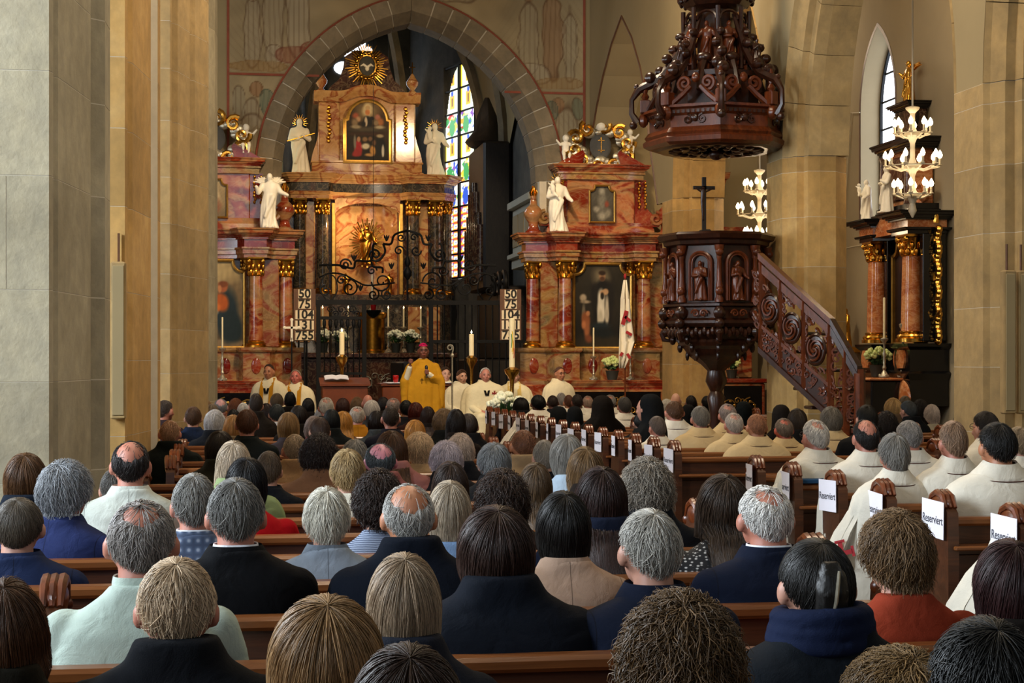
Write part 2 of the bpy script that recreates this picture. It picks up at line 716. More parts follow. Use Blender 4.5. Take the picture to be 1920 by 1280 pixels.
def paint_mesh(name, w, h, nx, nz, fn, outline=None):
    """flat grid in the xz plane (centred on x, from z=0) whose vertex colours are a little painting: fn(u, v) -> rgb arrays (srgb 0..1)"""
    u, v = np.meshgrid(np.linspace(0, 1, nx), np.linspace(0, 1, nz))
    V = np.stack([(u - .5) * w, np.zeros_like(u), v * h], -1).reshape(-1, 3)
    idx = np.arange(nx * nz).reshape(nz, nx)
    F = np.stack([idx[:-1, :-1], idx[:-1, 1:], idx[1:, 1:], idx[1:, :-1]], -1).reshape(-1, 4)
    col = np.clip(fn(u.ravel(), v.ravel()), 0, 1)
    if outline is not None:
        cu, cv = u.ravel()[F].mean(1), v.ravel()[F].mean(1)
        F = F[outline(cu, cv)]
    me = bpy.data.meshes.new(name)
    me.from_pydata(V.tolist(), [], F.tolist())
    at = me.color_attributes.new('paint', 'FLOAT_COLOR', 'POINT')
    c = np.where(col <= .04045, col / 12.92, ((col + .055) / 1.055) ** 2.4)
    rgba = np.concatenate([c, np.ones((len(c), 1))], 1)
    at.data.foreach_set('color', rgba.ravel())
    me.update()
    return me


def hexrgb(h):
    h = h.lstrip('#')
    return np.array([int(h[i:i + 2], 16) / 255 for i in (0, 2, 4)])


def painter(bg0, bg1, shapes, seed=1, grain=.05, aspect=1.0):
    """background gradient plus soft blobs (cx, cy, rx, ry, colour, softness)"""
    a, b = hexrgb(bg0), hexrgb(bg1)

    def fn(u, v):
        P = np.stack([u * 9 * aspect, v * 9, np.zeros_like(u)], 1)
        t = np.clip(v + .25 * noise3(P, 1.0, seed), 0, 1)[:, None]
        col = a * (1 - t) + b * t
        for cx, cy, rx, ry, c, s in shapes:
            q = np.sqrt(((u - cx) / rx) ** 2 + ((v - cy) / ry) ** 2) + .12 * noise3(P, 2.4, seed + 3)
            m = np.clip((1 + s - q) / (2 * s + 1e-6), 0, 1)[:, None]
            col = col * (1 - m) + hexrgb(c) * m
        return col * (1 + grain * noise3(P, 7.0, seed + 9)[:, None])
    return fn


CHANCEL_Y = 30.5
AX = 3.06        # the nave axis
XR = 6.3         # right arcade face

# ================================================================== THE SETTING
fl = MB()
fl.box(-8, 12, -10, 25.7, -.1, 0)
struct(fl.build('floor', 'floor_stone'), 'grey stone church floor under the pews')
st = MB()
st.box(-3.5, 9.4, 25.7, 26.05, 0, .15)
st.box(-3.5, 9.4, 26.05, 31.2, 0, .30)
struct(st.build('floor_chancel', 'floor_stone'), 'raised stone chancel floor with two steps')
st = MB()
st.box(-.2, 6.3, 31.2, 45.5, 0, .55)
struct(st.build('floor_choir', 'floor_stone'), 'raised stone choir floor behind the iron screen')
cl = MB()
cl.box(-1.6, 7.1, -10, 30.5, 10.2, 10.4)
struct(cl.build('ceiling', 'ceiling_plaster'), 'plain plaster nave ceiling')
cl = MB()
cl.box(-7.0, -1.6, -10, 30.5, 8.4, 8.6)
struct(cl.build('ceiling_left', 'ceiling_plaster'), 'plaster ceiling of the north aisle')
cl = MB()
cl.box(7.1, 10.2, -10, 30.5, 8.4, 8.6)
struct(cl.build('ceiling_right', 'ceiling_plaster'), 'plaster ceiling of the south aisle')


def pier(label, poly, ztop, course=.54, z0=0.0, mat='sandstone', splits=None, name='pier', core_in=.012):
    """stone pier: every course (or half course) a stone of its own"""
    P = np.array(poly)
    cx, cy = P.mean(0)
    t = thing(name, label, 'pier', (0, 0, 0), kind='structure')
    core = MB()
    q = [tuple(np.array((cx, cy)) + (p - (cx, cy)) * .996) for p in P]
    core.prism(q, 'z', z0, ztop)
    core.build('core', 'mortar', t, smooth=False)
    z, i = z0, 0
    while z < ztop - .05:
        h = min(course * (0.85 + .3 * ((i * 37) % 10) / 10), ztop - z)
        if splits:
            xs = splits[i % len(splits)]
            for lo, hi in zip([-99] + xs, xs + [99]):
                pp = clip_x(poly, lo + .003, hi - .003)
                if len(pp) > 2:
                    MB().prism(pp, 'z', z + .003, z + h - .003).build('stone', mat, t, smooth=False)
        else:
            MB().prism(poly, 'z', z + .0025, z + h - .0025).build('stone', mat, t, smooth=False)
        z += h
        i += 1
    return t


def clip_x(poly, lo, hi):
    def half(pts, f):
        out = []
        for a, b in zip(pts, pts[1:] + pts[:1]):
            fa, fb = f(a), f(b)
            if fa >= 0:
                out.append(a)
            if (fa >= 0) != (fb >= 0):
                u = fa / (fa - fb)
                out.append((a[0] + (b[0] - a[0]) * u, a[1] + (b[1] - a[1]) * u))
        return out
    return half(half(list(poly), lambda p: p[0] - lo), lambda p: hi - p[0])


# --- left arcade piers
pier('massive pale sandstone pier at the far left, its front face in big blocks',
     [(-2.6, 9.4), (-1.0, 9.4), (-.985, 9.47), (-1.04, 9.53), (-.975, 9.62), (-.87, 10.45), (-.90, 10.52), (-.80, 10.62), (-.79, 10.9), (-1.0, 11.1), (-2.6, 11.1)],
     8.6, .56, mat='sandstone_grey', splits=[[-1.45], [-1.9, -1.22], [-1.62]])
pier('tall sandstone pier with a golden front strip behind the far left pier',
     [(-2.4, 13.4), (-.86, 13.4), (-.845, 13.48), (-.885, 13.56), (-.82, 13.68), (-.72, 14.5), (-.745, 14.58), (-.67, 14.66), (-.66, 14.9), (-.86, 15.1), (-2.4, 15.1)],
     8.6, .6, mat='sandstone_gold')
pier('sandstone pier with a bright narrow front face left of the altar',
     [(-2.2, 18.9), (-.735, 18.9), (-.72, 18.95), (-.745, 19.02), (-.66, 19.1), (-.54, 19.55), (-.565, 19.63), (-.49, 19.72), (-.36, 20.1), (-.345, 20.3), (-.55, 20.5), (-2.2, 20.5)],
     8.6, .55, mat='sandstone')
pier('slim grey respond between left arcade and painted chancel wall',
     [(-1.6, 24.2), (-.52, 24.2), (-.45, 24.3), (-.33, 24.7), (-.3, 25.2), (-.5, 25.4), (-1.6, 25.4)], 8.6, .6, mat='sandstone_grey')


def right_pier_poly(ya, yb, x0=XR, x1=7.05):
    return [(x0 + .36, ya), (x0 + .22, ya + .02), (x0 + .20, ya + .12), (x0 + .12, ya + .13), (x0 + .05, ya + .27), (x0, ya + .30),
            (x0, yb - .30), (x0 + .05, yb - .27), (x0 + .12, yb - .13), (x0 + .20, yb - .12), (x0 + .22, yb - .02), (x0 + .36, yb),
            (x1 - .2, yb), (x1, yb - .2), (x1, ya + .2), (x1 - .2, ya)][::-1]


SPRING = 4.1
bays_r = [(13.5, 14.7), (18.97, 20.16), (24.1, 25.3)]
plabels = ['broad moulded sandstone pier at the far right edge', 'moulded sandstone pier behind the pulpit stair', 'sandstone pier between pulpit canopy and red altar']
for (ya, yb), lb, mt in zip(bays_r, plabels, ('sandstone', 'sandstone_gold', 'sandstone_gold')):
    pier(lb, right_pier_poly(ya, yb), SPRING, .58, mat=mt)


def arch_pts(ya, yb, zs, R, n=14, grow=0.0):
    """pointed arch from (ya,zs) over the apex to (yb,zs)"""
    half = (yb - ya) / 2
    c = R - half            # offset of centres beyond the axis
    mid = (ya + yb) / 2
    RR = R + grow
    amax = math.acos(max(-1, min(1, c / RR)))
    L = [(mid + c - RR * math.cos(amax * i / n), zs + RR * math.sin(amax * i / n)) for i in range(n + 1)]
    Rr = [(2 * mid - y, z) for y, z in reversed(L[:-1])]
    return L + Rr


# --- right arcade wall over the piers
aw = thing('wall_right_arcade', 'plastered arcade wall over the pointed arches on the right', 'wall', kind='structure')
edges = [(7.9, 8.9)] + bays_r + [(CHANCEL_Y - .15, CHANCEL_Y)]
for (a0, a1), (b0, b1) in zip(edges[:-1], edges[1:]):
    built = 14 < a1 < 24 or a1 < 10
    arch = arch_pts(a1, b0, SPRING, (b0 - a1) * .80, 14, .33 if built else 0.0)
    m1, m2 = (a0 + a1) / 2, (b0 + b1) / 2
    if b0 > 30:      # tall plain arch beside the chancel wall, clear of the altar top
        pix = ((1218, 262), (1212, 185), (1201, 125), (1185, 70), (1166, 30), (1147, 82), (1131, 142), (1119, 200), (1111, 250))
        qs = [at_x(a, b, XR + .01) for a, b in pix]
        arch = [(a1, SPRING)] + [(q.y, q.z) for q in qs] + [(b0, 5.6), (b0, SPRING)]
        MB().tube([(XR + .005, y, z) for y, z in arch], .018, 5).build('painted_edge', 'board_wood', aw)
    poly = [(m1, SPRING)] + arch + [(m2, SPRING), (m2, 10.2), (m1, 10.2)]
    MB().prism(poly, 'x', XR + .01, 7.05).build('panel', 'plaster_warm', aw, smooth=False)
    # moulded arch order in single stones
    outer = arch_pts(a1, b0, SPRING, (b0 - a1) * .80, 14, .34)
    inner = arch_pts(a1, b0, SPRING, (b0 - a1) * .80, 14, -.02)
    mold = [(XR, .30), (XR + .05, .27), (XR + .12, .13), (XR + .20, .12), (XR + .22, .02), (XR + .36, 0), (7.0, 0), (7.0, .34), (XR + .1, .34)]
    n = len(inner)
    for s in range(0, n - 1 if built else 0, 2):
        rings = []
        for j, sh in ((s, .008), (s + 1, 0), (min(s + 2, n - 1), -.008)):
            (yi, zi), (yo, zo) = inner[j], outer[j]
            L = math.hypot(yo - yi, zo - zi)
            ring = []
            for x, g in mold:
                u = g / .34
                ring.append((x, yi + (yo - yi) * u, zi + (zo - zi) * u))
            rings.append(ring)
        if s + 2 <= n - 1:
            d0 = np.array(rings[1]) - np.array(rings[0])
            rings[0] = (np.array(rings[0]) + d0 * .012).tolist()
            rings[2] = (np.array(rings[2]) - (np.array(rings[2]) - np.array(rings[1])) * .012).tolist()
        MB().loft(rings).build('voussoir', 'sandstone_gold' if a0 > 14 else 'sandstone', aw, smooth=False)
# left arcade wall
lw = MB()
lw.box(-1.6, -.95, -10, 30.5, 8.4, 10.2)
struct(lw.build('wall_left_arcade', 'plaster_warm'), 'plain wall strip above the left piers')

# --- aisle walls
WX = 9.5
wr = thing('wall_right', 'plastered south aisle wall with a deep window', 'wall', kind='structure')
WY0, WY1, WZ0, WZS = 23.8, 25.2, 3.62, 5.55
MB().box(WX, WX + .4, -10, WY0, 0, 8.5).build('panel', 'plaster', wr, smooth=False)
MB().box(WX, WX + .4, WY1, 30.9, 0, 8.5).build('panel', 'plaster', wr, smooth=False)
MB().box(WX, WX + .4, WY0, WY1, 0, WZ0).build('panel', 'plaster', wr, smooth=False)
wa = arch_pts(WY0, WY1, WZS, 1.4 * .98, 10)
MB().prism(wa + [(WY1, 8.5), (WY0, 8.5)], 'x', WX, WX + .4).build('panel', 'plaster', wr, smooth=False)
# painted brown band round the window
band_o = [(WY0 - .06, WZ0)] + arch_pts(WY0 - .06, WY1 + .06, WZS, 1.4 * .98 + .06, 10) + [(WY1 + .06, WZ0)]
band_i = [(WY0, WZ0)] + wa + [(WY1, WZ0)]
bm_ = MB()
bm_.loft([[(WX - .004, y, z) for y, z in band_o], [(WX - .004, y, z) for y, z in band_i]], caps=False, closed=False)
bm_.build('band', 'board_wood', wr, smooth=False)
win = thing('window_1', 'tall leaded window in the deep pale reveal', 'window', (WX + .34, 0, 0), kind='structure')
gl = MB()
gl.prism([(WY0, WZ0)] + [(WY1, WZ0)] + [(y, z) for y, z in reversed(wa)], 'x', 0.0, .02)
gl.build('pane', 'daylight_pane', win, smooth=False)
ld = MB()
for zz in np.arange(WZ0 + .4, 6.6, .42):
    ld.box(-.02, -.002, WY0, WY1, zz - .014, zz + .014)
ld.box(-.02, -.002, (WY0 + WY1) / 2 - .02, (WY0 + WY1) / 2 + .02, WZ0, 6.9)
ld.build('leading', 'lead', win, smooth=False)
fr = MB()
fp = [(-.02, y, z) for y, z in [(WY0 + .03, WZ0)] + [(y + (.03 if y < 24.5 else -.03), z - .02) for y, z in wa] + [(WY1 - .03, WZ0)]]
fr.tube(fp, .03, 4)
fr.build('frame', 'iron', win)
wl = thing('wall_left', 'plastered north aisle wall behind the left piers', 'wall', kind='structure')
ys = [-10, 1.7, 3.3, 7.2, 8.8, 16.2, 17.8, 21.7, 23.3, 30.9]
for i in range(0, len(ys) - 1, 2):
    MB().box(-7.3, -6.9, ys[i], ys[i + 1], 0, 8.5).build('panel', 'plaster', wl, smooth=False)
for i in range(1, len(ys) - 1, 2):
    MB().box(-7.3, -6.9, ys[i], ys[i + 1], 0, 2.4).build('panel', 'plaster', wl, smooth=False)
    MB().box(-7.3, -6.9, ys[i], ys[i + 1], 6.9, 8.5).build('panel', 'plaster', wl, smooth=False)
    w = thing('window_%d' % (2 + i // 2), 'tall pale window in the north aisle wall', 'window', (-7.2, 0, 0), kind='structure', group='north aisle windows')
    MB().box(-.02, .02, ys[i], ys[i + 1], 2.4, 6.9).build('pane', 'daylight_pane', w, smooth=False)
# thin cable and ledge on the south aisle wall
cb = MB()
cb.tube([(WX - .02, 28.0, 3.50), (WX - .03, 23.2, 3.50)], .008, 5)
tag(cb.build('wall_cable', 'lamp_white'), 'thin pale cable running level along the south wall', 'cable')
cb = MB()
p0, p1, p2 = at_x(1578, 470, WX - .02), at_x(1596, 212, WX - .02), at_x(1612, 211, WX - .02)
cb.tube([p0, p0.lerp(p1, .5), p1, p2], .009, 5)
tag(cb.build('window_cord', 'lamp_white'), 'thin white cord hanging beside the aisle window', 'cord')

# --- chancel wall with its pointed arch
AR, AC, AZS, AHALF = 2.9, .6, 4.97, 2.3
GW = .45


def chancel_arc(R, n=15):
    amax = math.acos(AC / R)
    L = [(AX + AC - R * math.cos(amax * i / n), AZS + R * math.sin(amax * i / n)) for i in range(n + 1)]
    return L


outerL = chancel_arc(AR + GW)
cw = thing('wall_front', 'painted chancel wall around the great pointed arch', 'wall', kind='structure')
XL = -.2
pl = [(XL - 4.0, 0), (AX - AHALF - GW, 0)] + outerL + [(AX, 10.2), (XL - 4.0, 10.2)]
MB().prism(pl, 'y', CHANCEL_Y, CHANCEL_Y + .8).build('panel', 'plaster_warm', cw, smooth=False)
pr = [(2 * AX - x, z) for x, z in pl]
pr = [(min(x, 9.6) if x > 9 else x, z) for x, z in pr][::-1]
MB().prism(pr, 'y', CHANCEL_Y, CHANCEL_Y + .8).build('panel', 'plaster_warm', cw, smooth=False)
arch = thing('chancel_arch', 'wide pointed arch of cut stone blocks with pale joints', 'arch', kind='structure')


def wedge(R0, R1, a0, a1, side, sub=3, dy=0.0):
    rings = []
    for j in range(sub + 1):
        a = a0 + (a1 - a0) * j / sub
        ring = []
        for r, y in ((R0 + .17, CHANCEL_Y - .05 + dy), (R1, CHANCEL_Y - .05 + dy), (R1, CHANCEL_Y + .75), (R0, CHANCEL_Y + .75), (R0, CHANCEL_Y + .22)):
            x = min(AX + AC - r * math.cos(a), AX - .003)
            z = AZS + r * math.sin(a)
            if side > 0:
                x = 2 * AX - x
            ring.append((x, y, z))
        rings.append(ring if side < 0 else ring[::-1])
    return MB().loft(rings)


amx = math.acos(AC / AR)
NV = 13
for side in (-1, 1):
    for i in range(NV):
        a0, a1 = amx * i / NV + .0035, amx * (i + 1) / NV - .0035
        if i == NV - 1:
            a1 = math.acos(AC / (AR + GW))
        wedge(AR, AR + GW, a0, a1, side).build('voussoir', 'arch_stone', arch, smooth=False)
    mo = wedge(AR + .014, AR + GW - .012, 0, amx, side, 24, .014)
    mo.build('mortar', 'mortar', arch, smooth=False)
    z = 0.3
    i = 0
    while z < AZS - .05:
        h = min(.44 + .1 * (i % 3), AZS - z)
        xa, xb = AX + side * AHALF, AX + side * (AHALF + GW)
        pp = [(xa + side * .17, CHANCEL_Y - .05), (xb, CHANCEL_Y - .05), (xb, CHANCEL_Y + .75), (xa, CHANCEL_Y + .75), (xa, CHANCEL_Y + .22)]
        if side < 0:
            pp = pp[::-1]
        MB().prism(pp, 'z', z + .005, z + h - .005).build('jamb_stone', 'arch_stone', arch, smooth=False)
        z += h
        i += 1
    jm = MB()
    jm.box(*sorted((AX + side * (AHALF + .03), AX + side * (AHALF + GW - .02))), CHANCEL_Y - .03, CHANCEL_Y + .72, .3, AZS)
    jm.build('mortar', 'mortar', arch, smooth=False)
    rl = MB()
    rr = AR + GW + .02
    pts = [(AX - AHALF - GW - .02, CHANCEL_Y - .02, 2.0)] + [(x, CHANCEL_Y - .02, z) for x, z in chancel_arc(rr, 30)]
    if side > 0:
        pts = [(2 * AX - x, y, z) for x, y, z in pts]
    rl.tube(pts, .022, 6)
    rl.build('painted_edge', 'red_line', arch)


# --- frescoes on the chancel wall
def fresco_fn(x0, x1, z0, z1, figs, seed):
    A, B = hexrgb('#8c7d60'), hexrgb('#ac9a76')

    def fn(u, v):
        X = x0 + u * (x1 - x0)
        Z = z0 + v * (z1 - z0)
        P = np.stack([X * 3, Z * 3, 0 * X], 1)
        t = np.clip(.5 + .35 * noise3(P, 1.2, seed) + .2 * noise3(P, 5, seed + 1), 0, 1)[:, None]
        col = A * (1 - t) + B * t
        # ochre ground patches
        g = np.clip(.6 * noise3(P, .8, seed + 2) - .2, 0, 1)[:, None]
        col = col * (1 - .5 * g) + hexrgb('#96784f') * .5 * g
        for fx, fz, w, h, c, oc in figs:
            q = np.sqrt(((X - fx) / w) ** 2 + ((Z - fz) / h) ** 2)
            wob = q + .16 * noise3(P * 2.2, 2.0, seed + 5)
            m = (np.clip((1.05 - wob) / .1, 0, 1) * .42)[:, None]
            col = col * (1 - m) + hexrgb(c) * m
            ln = (np.clip(1 - np.abs(wob - 1.0) / .09, 0, 1) * .7)[:, None]
            col = col * (1 - ln) + hexrgb(oc) * ln
            folds = (np.clip(np.sin((X - fx) * (1 + .25 * (Z - fz)) * 70 + 1.5 * noise3(P, 1.0, seed + 7)) - .5, 0, 1) * .7 * (wob < .95))[:, None]
            col = col * (1 - folds) + hexrgb(oc) * folds
        # line hatching of faded drawing
        hl = (np.clip(np.sin((X * .8 + Z * .6 * np.sign(noise3(P, .7, seed + 13))) * 62 + 2 * noise3(P, 1.5, seed + 11)) - .6, 0, 1) * .5 * np.clip(noise3(P, 1.3, seed + 12) + .1, 0, 1))[:, None]
        return col * (1 - hl) + hexrgb('#6d5a44') * hl
    return fn


def fresco(label, x0, x1, z0, z1, figs, seed):
    nx, nz = int((x1 - x0) / .022), int((z1 - z0) / .022)

    def keep(u, v):
        X, Z = x0 + u * (x1 - x0), z0 + v * (z1 - z0)
        dx = np.abs(X - AX)
        r = np.hypot(dx + AC, np.maximum(Z - AZS, 0))
        return r > AR + GW + .05
    me = paint_mesh('fresco', x1 - x0, z1 - z0, nx, nz, fresco_fn(x0, x1, z0, z1, figs, seed), keep)
    o = obj('fresco', me, 'fresco', None, ((x0 + x1) / 2, CHANCEL_Y - .006, z0))
    return tag(o, label, 'fresco', 'faded frescoes on the chancel wall', 'structure')


DK = '#5c4632'
zl = 6.78
fresco('faded fresco of robed figures and rocks, upper left of the arch', -.16, AX, zl + .04, 9.4,
       [(.25, 7.5, .16, .62, '#a89c84', DK), (.62, 7.75, .2, .6, '#a79a80', DK), (1.05, 7.7, .22, .66, '#b0a48c', DK), (.62, 7.1, .16, .2, '#b3a890', DK),
        (.98, 7.12, .3, .17, '#8a4a34', '#6a3324'), (.4, 6.92, .6, .1, '#97703f', '#7d5a34'), (1.45, 7.25, .35, .14, '#8a4a34', '#6a3324'),
        (.25, 8.2, .1, .12, '#a0775a', DK), (1.0, 8.42, .1, .12, '#a0775a', DK), (2.2, 8.7, .8, .4, '#9a8f78', DK)], 21)
fresco('faded fresco of a winged angel, lower left of the arch', -.16, 1.3, 4.6, zl - .04,
       [(.22, 6.1, .14, .3, '#9a8f78', DK), (.25, 5.6, .18, .55, '#a89d86', DK), (.3, 6.52, .12, .13, '#8e5a38', '#5a3a22'), (.52, 6.3, .14, .22, '#4e6456', '#38463c'),
        (.02, 6.3, .12, .28, '#8a8470', DK), (.3, 5.1, .3, .3, '#a09478', DK)], 31)
fresco('faded fresco of standing robed figures, upper right of the arch', AX, 6.2, 6.62, 9.4,
       [(5.2, 7.5, .18, .72, '#a3987e', DK), (5.65, 7.6, .2, .75, '#8a6244', '#5a3f2a'), (5.95, 7.5, .14, .6, '#a3987e', DK), (5.2, 8.35, .1, .13, '#97704f', DK),
        (5.3, 6.9, .3, .18, '#aca189', DK), (4.75, 6.95, .3, .15, '#8a5a3a', '#6a4028'), (5.7, 6.75, .5, .1, '#96754a', '#7d5a34'), (4.0, 8.6, .8, .4, '#978c74', DK)], 41)
fresco('faded fresco of a half-seen angel, lower right of the arch', 4.9, 6.2, 4.9, 6.54,
       [(5.9, 5.9, .2, .5, '#a59a80', DK), (5.75, 6.35, .12, .14, '#8e5a38', DK), (5.62, 6.25, .12, .16, '#54655a', '#38463c'), (6.1, 6.3, .12, .2, '#4e6456', DK)], 51)
for k, (x0, x1, z) in enumerate(((-.16, 1.42, zl), (4.75, 6.2, 6.58))):
    MB().box(x0, x1, CHANCEL_Y - .016, CHANCEL_Y, z - .02, z + .02).build('trim_%d' % (k + 1), 'red_line')['kind'] = 'structure'
for k, x in enumerate((-.18, 6.22)):
    MB().box(x - .022, x + .022, CHANCEL_Y - .016, CHANCEL_Y, 4.2, 9.4).build('trim_%d' % (k + 3), 'red_line')['kind'] = 'structure'

# --- choir and apse
ch = thing('wall_choir', 'dark stone choir walls and apse behind the arch', 'wall', kind='structure')


def slab(p, q, z0, z1, th=-.4, name='wall_panel', mat='dark_stone', holes=None):
    """vertical wall from p to q in stone courses"""
    p, q = np.array(p, float), np.array(q, float)
    L = np.linalg.norm(q - p)
    d = (q - p) / L
    nrm = np.array((-d[1], d[0]))
    def P(u, w, z):
        a = p + d * u + nrm * w
        return (a[0], a[1], z)
    m = MB()
    segs = [(0, L, z0, z1)] if not holes else holes
    for u0, u1, a, b in segs:
        V = [P(u, w, z) for z in (a, b) for w in (0, th) for u in (u0, u1)]
        m.add(V, [(0, 2, 3, 1), (4, 5, 7, 6), (0, 1, 5, 4), (2, 6, 7, 3), (0, 4, 6, 2), (1, 3, 7, 5)])
    return m.build(name, mat, ch, smooth=False)


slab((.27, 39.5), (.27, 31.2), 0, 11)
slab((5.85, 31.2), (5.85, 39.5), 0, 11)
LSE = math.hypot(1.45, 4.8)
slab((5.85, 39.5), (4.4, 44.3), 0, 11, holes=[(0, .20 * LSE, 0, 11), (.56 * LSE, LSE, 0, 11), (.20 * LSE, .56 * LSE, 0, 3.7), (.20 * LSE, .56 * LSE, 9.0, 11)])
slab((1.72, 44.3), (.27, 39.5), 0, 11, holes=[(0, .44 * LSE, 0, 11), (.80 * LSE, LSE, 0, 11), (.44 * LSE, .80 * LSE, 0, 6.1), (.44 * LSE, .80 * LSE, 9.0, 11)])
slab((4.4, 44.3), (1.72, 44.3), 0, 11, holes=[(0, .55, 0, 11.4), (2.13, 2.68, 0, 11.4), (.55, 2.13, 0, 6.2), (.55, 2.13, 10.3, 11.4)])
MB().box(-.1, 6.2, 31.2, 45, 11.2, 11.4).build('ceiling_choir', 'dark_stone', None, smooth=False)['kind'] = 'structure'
vt = thing('choir_vault', 'pale vault ribs rising over the choir', 'vault', kind='structure')


def rib(p, top, bulge=1.0, r=.14):
    p, top = np.array(p, float), np.array(top, float)
    pts = []
    for i in range(13):
        u = i / 12
        a = u * math.pi / 2
        pts.append((p[0] + (top[0] - p[0]) * (1 - math.cos(a)), p[1] + (top[1] - p[1]) * (1 - math.cos(a)), p[2] + (top[2] - p[2]) * math.sin(a)))
    MB().tube(pts, r, 5).build('rib', 'arch_stone', vt, smooth=False)


for y0 in (33.2, 36.6, 39.6):
    for x, s in ((.4, 1), (5.72, -1)):
        rib((x, y0, 6.2), (AX, y0, 10.9))
        rib((x, y0, 6.2), (AX, y0 + 1.75, 10.9), r=.10)
for x, y in ((1.8, 44.1), (4.3, 44.1)):
    rib((x, y, 6.5), (AX, 40.6, 10.9))
# webs between the ribs, pale plaster
for y0, y1 in ((33.2, 36.6), (36.6, 39.6)):
    for x in (.35, 5.77):
        m = MB()
        rings = []
        for i in range(11):
            a = i / 10 * math.pi / 2
            xx = x + (AX - x) * (1 - math.cos(a))
            zz = 6.2 + 4.85 * math.sin(a)
            rings.append([(xx, y0, zz), (xx, (y0 + y1) / 2, min(zz + .9 * math.cos(a) + .25, 11.15)), (xx, y1, zz), (xx, y1, zz + .04), (xx, (y0 + y1) / 2, min(zz + .9 * math.cos(a) + .3, 11.19)), (xx, y0, zz + .04)])
        m.loft(rings)
        m.build('web', 'plaster_warm', vt)


# --- stained glass
def glass_fn(seed, kind):
    pal = [hexrgb(c) for c in ('#e8efe6', '#e0c23c', '#b3242c', '#2f4fae', '#3f8a4e', '#f0f3ee', '#7a4fa0', '#e39a3c')]

    def fn(u, v):
        r = np.random.default_rng(seed)
        col = np.tile(hexrgb('#dfe9dd'), (len(u), 1))
        if kind == 'ornament':
            a = np.sin(u * math.pi * 4) * np.sin(v * math.pi * 6)
            b = np.sin((u + v) * math.pi * 6)
            col[a > .25] = pal[1]
            col[a < -.3] = pal[3]
            col[np.abs(a) < .09] = pal[2]
            q = np.hypot((u * 2 % 1) - .5, (v * 3 % 1) - .5)
            col[q < .30] = pal[5]
            col[(q < .40) & (q > .30)] = pal[7]
            col[q < .13] = pal[3]
        elif kind == 'top':
            q = np.abs(u - .5)
            col[:] = hexrgb('#dfe8cf')
            col[q > .38] = pal[1]
            col[(q < .15) & (v > .2) & (v < .8)] = hexrgb('#d6a53c')
            col[(q < .06) & (v > .3) & (v < .7)] = hexrgb('#5a3a2a')
            col[(np.hypot(q * 2, v - .9) < .14)] = pal[3]
        else:
            for k in range(26):
                cx, cy = r.random(2)
                w, h = .07 + .14 * r.random(2)
                c = pal[int(r.integers(0, 8))]
                m = (np.abs((u - cx) / w) + np.abs((v - cy) / h)) < 1.15
                col[m] = c
            fx = .3 + .4 * r.random()
            m = (((u - fx) / .2) ** 2 + ((v - .4) / .4) ** 2) < 1
            col[m] = pal[int(r.integers(2, 5))]
            m = (((u - fx) / .09) ** 2 + ((v - .85) / .07) ** 2) < 1
            col[m] = hexrgb('#e2b48c')
        return col
    return fn


def glass_window(name, label, origin, du, z0, z1, width, kinds, pointed=True):
    """two lights of stacked panels; origin and du give the wall line"""
    w = thing(name, label, 'window', (origin[0], origin[1], 0), math.atan2(du[1], du[0]), kind='structure')
    n = len(kinds)
    h = (z1 - z0) / n
    lw_ = width / 2 - .05
    for s in range(2):
        for i, kd in enumerate(kinds):
            def keep(u, v, i=i, s=s):
                if not pointed:
                    return np.ones_like(u, bool)
                xx = (u * lw_ + (0 if s == 0 else width / 2 + .05)) / width - .5
                zz = (i + v) * h / (z1 - z0)
                lim = np.where(zz > .62, .5 * np.sqrt(np.clip(1 - ((zz - .62) / .38) ** 1.7, 0, 1)), .5)
                return np.abs(xx) < lim
            me = paint_mesh('pane', lw_, h - .03, 26, max(10, int(h / .03)), glass_fn(i * 7 + s * 3 + 5, kd), keep)
            if len(me.polygons) == 0:
                continue
            obj('pane', me, 'stained_glass', w, ((width / 4 - .025) if s == 0 else (3 * width / 4 + .025), 0, z0 + i * h + .015))
    b = MB()
    for i in range(n + 1):
        b.box(0, width, -.03, .0, z0 + i * h - .02, z0 + i * h + .02)
    b.box(width / 2 - .05, width / 2 + .05, -.05, .02, z0, z1)
    b.build('leading', 'lead', w, smooth=False)
    if pointed:
        for s in (-1, 1):
            inn, out = [], []
            for zz in np.linspace(.62, 1.0, 12):
                x = .5 * math.sqrt(max(0, 1 - ((zz - .62) / .38) ** 1.7))
                inn.append((width * (.5 + s * x), .04, z0 + zz * (z1 - z0)))
                out.append((width * (.5 + s * .5), .04, z0 + zz * (z1 - z0)))
            MB().add(inn + out, [(j, j + 1, 12 + j + 1, 12 + j) for j in range(11)]).build('spandrel', 'dark_stone', w, smooth=False)
    return w


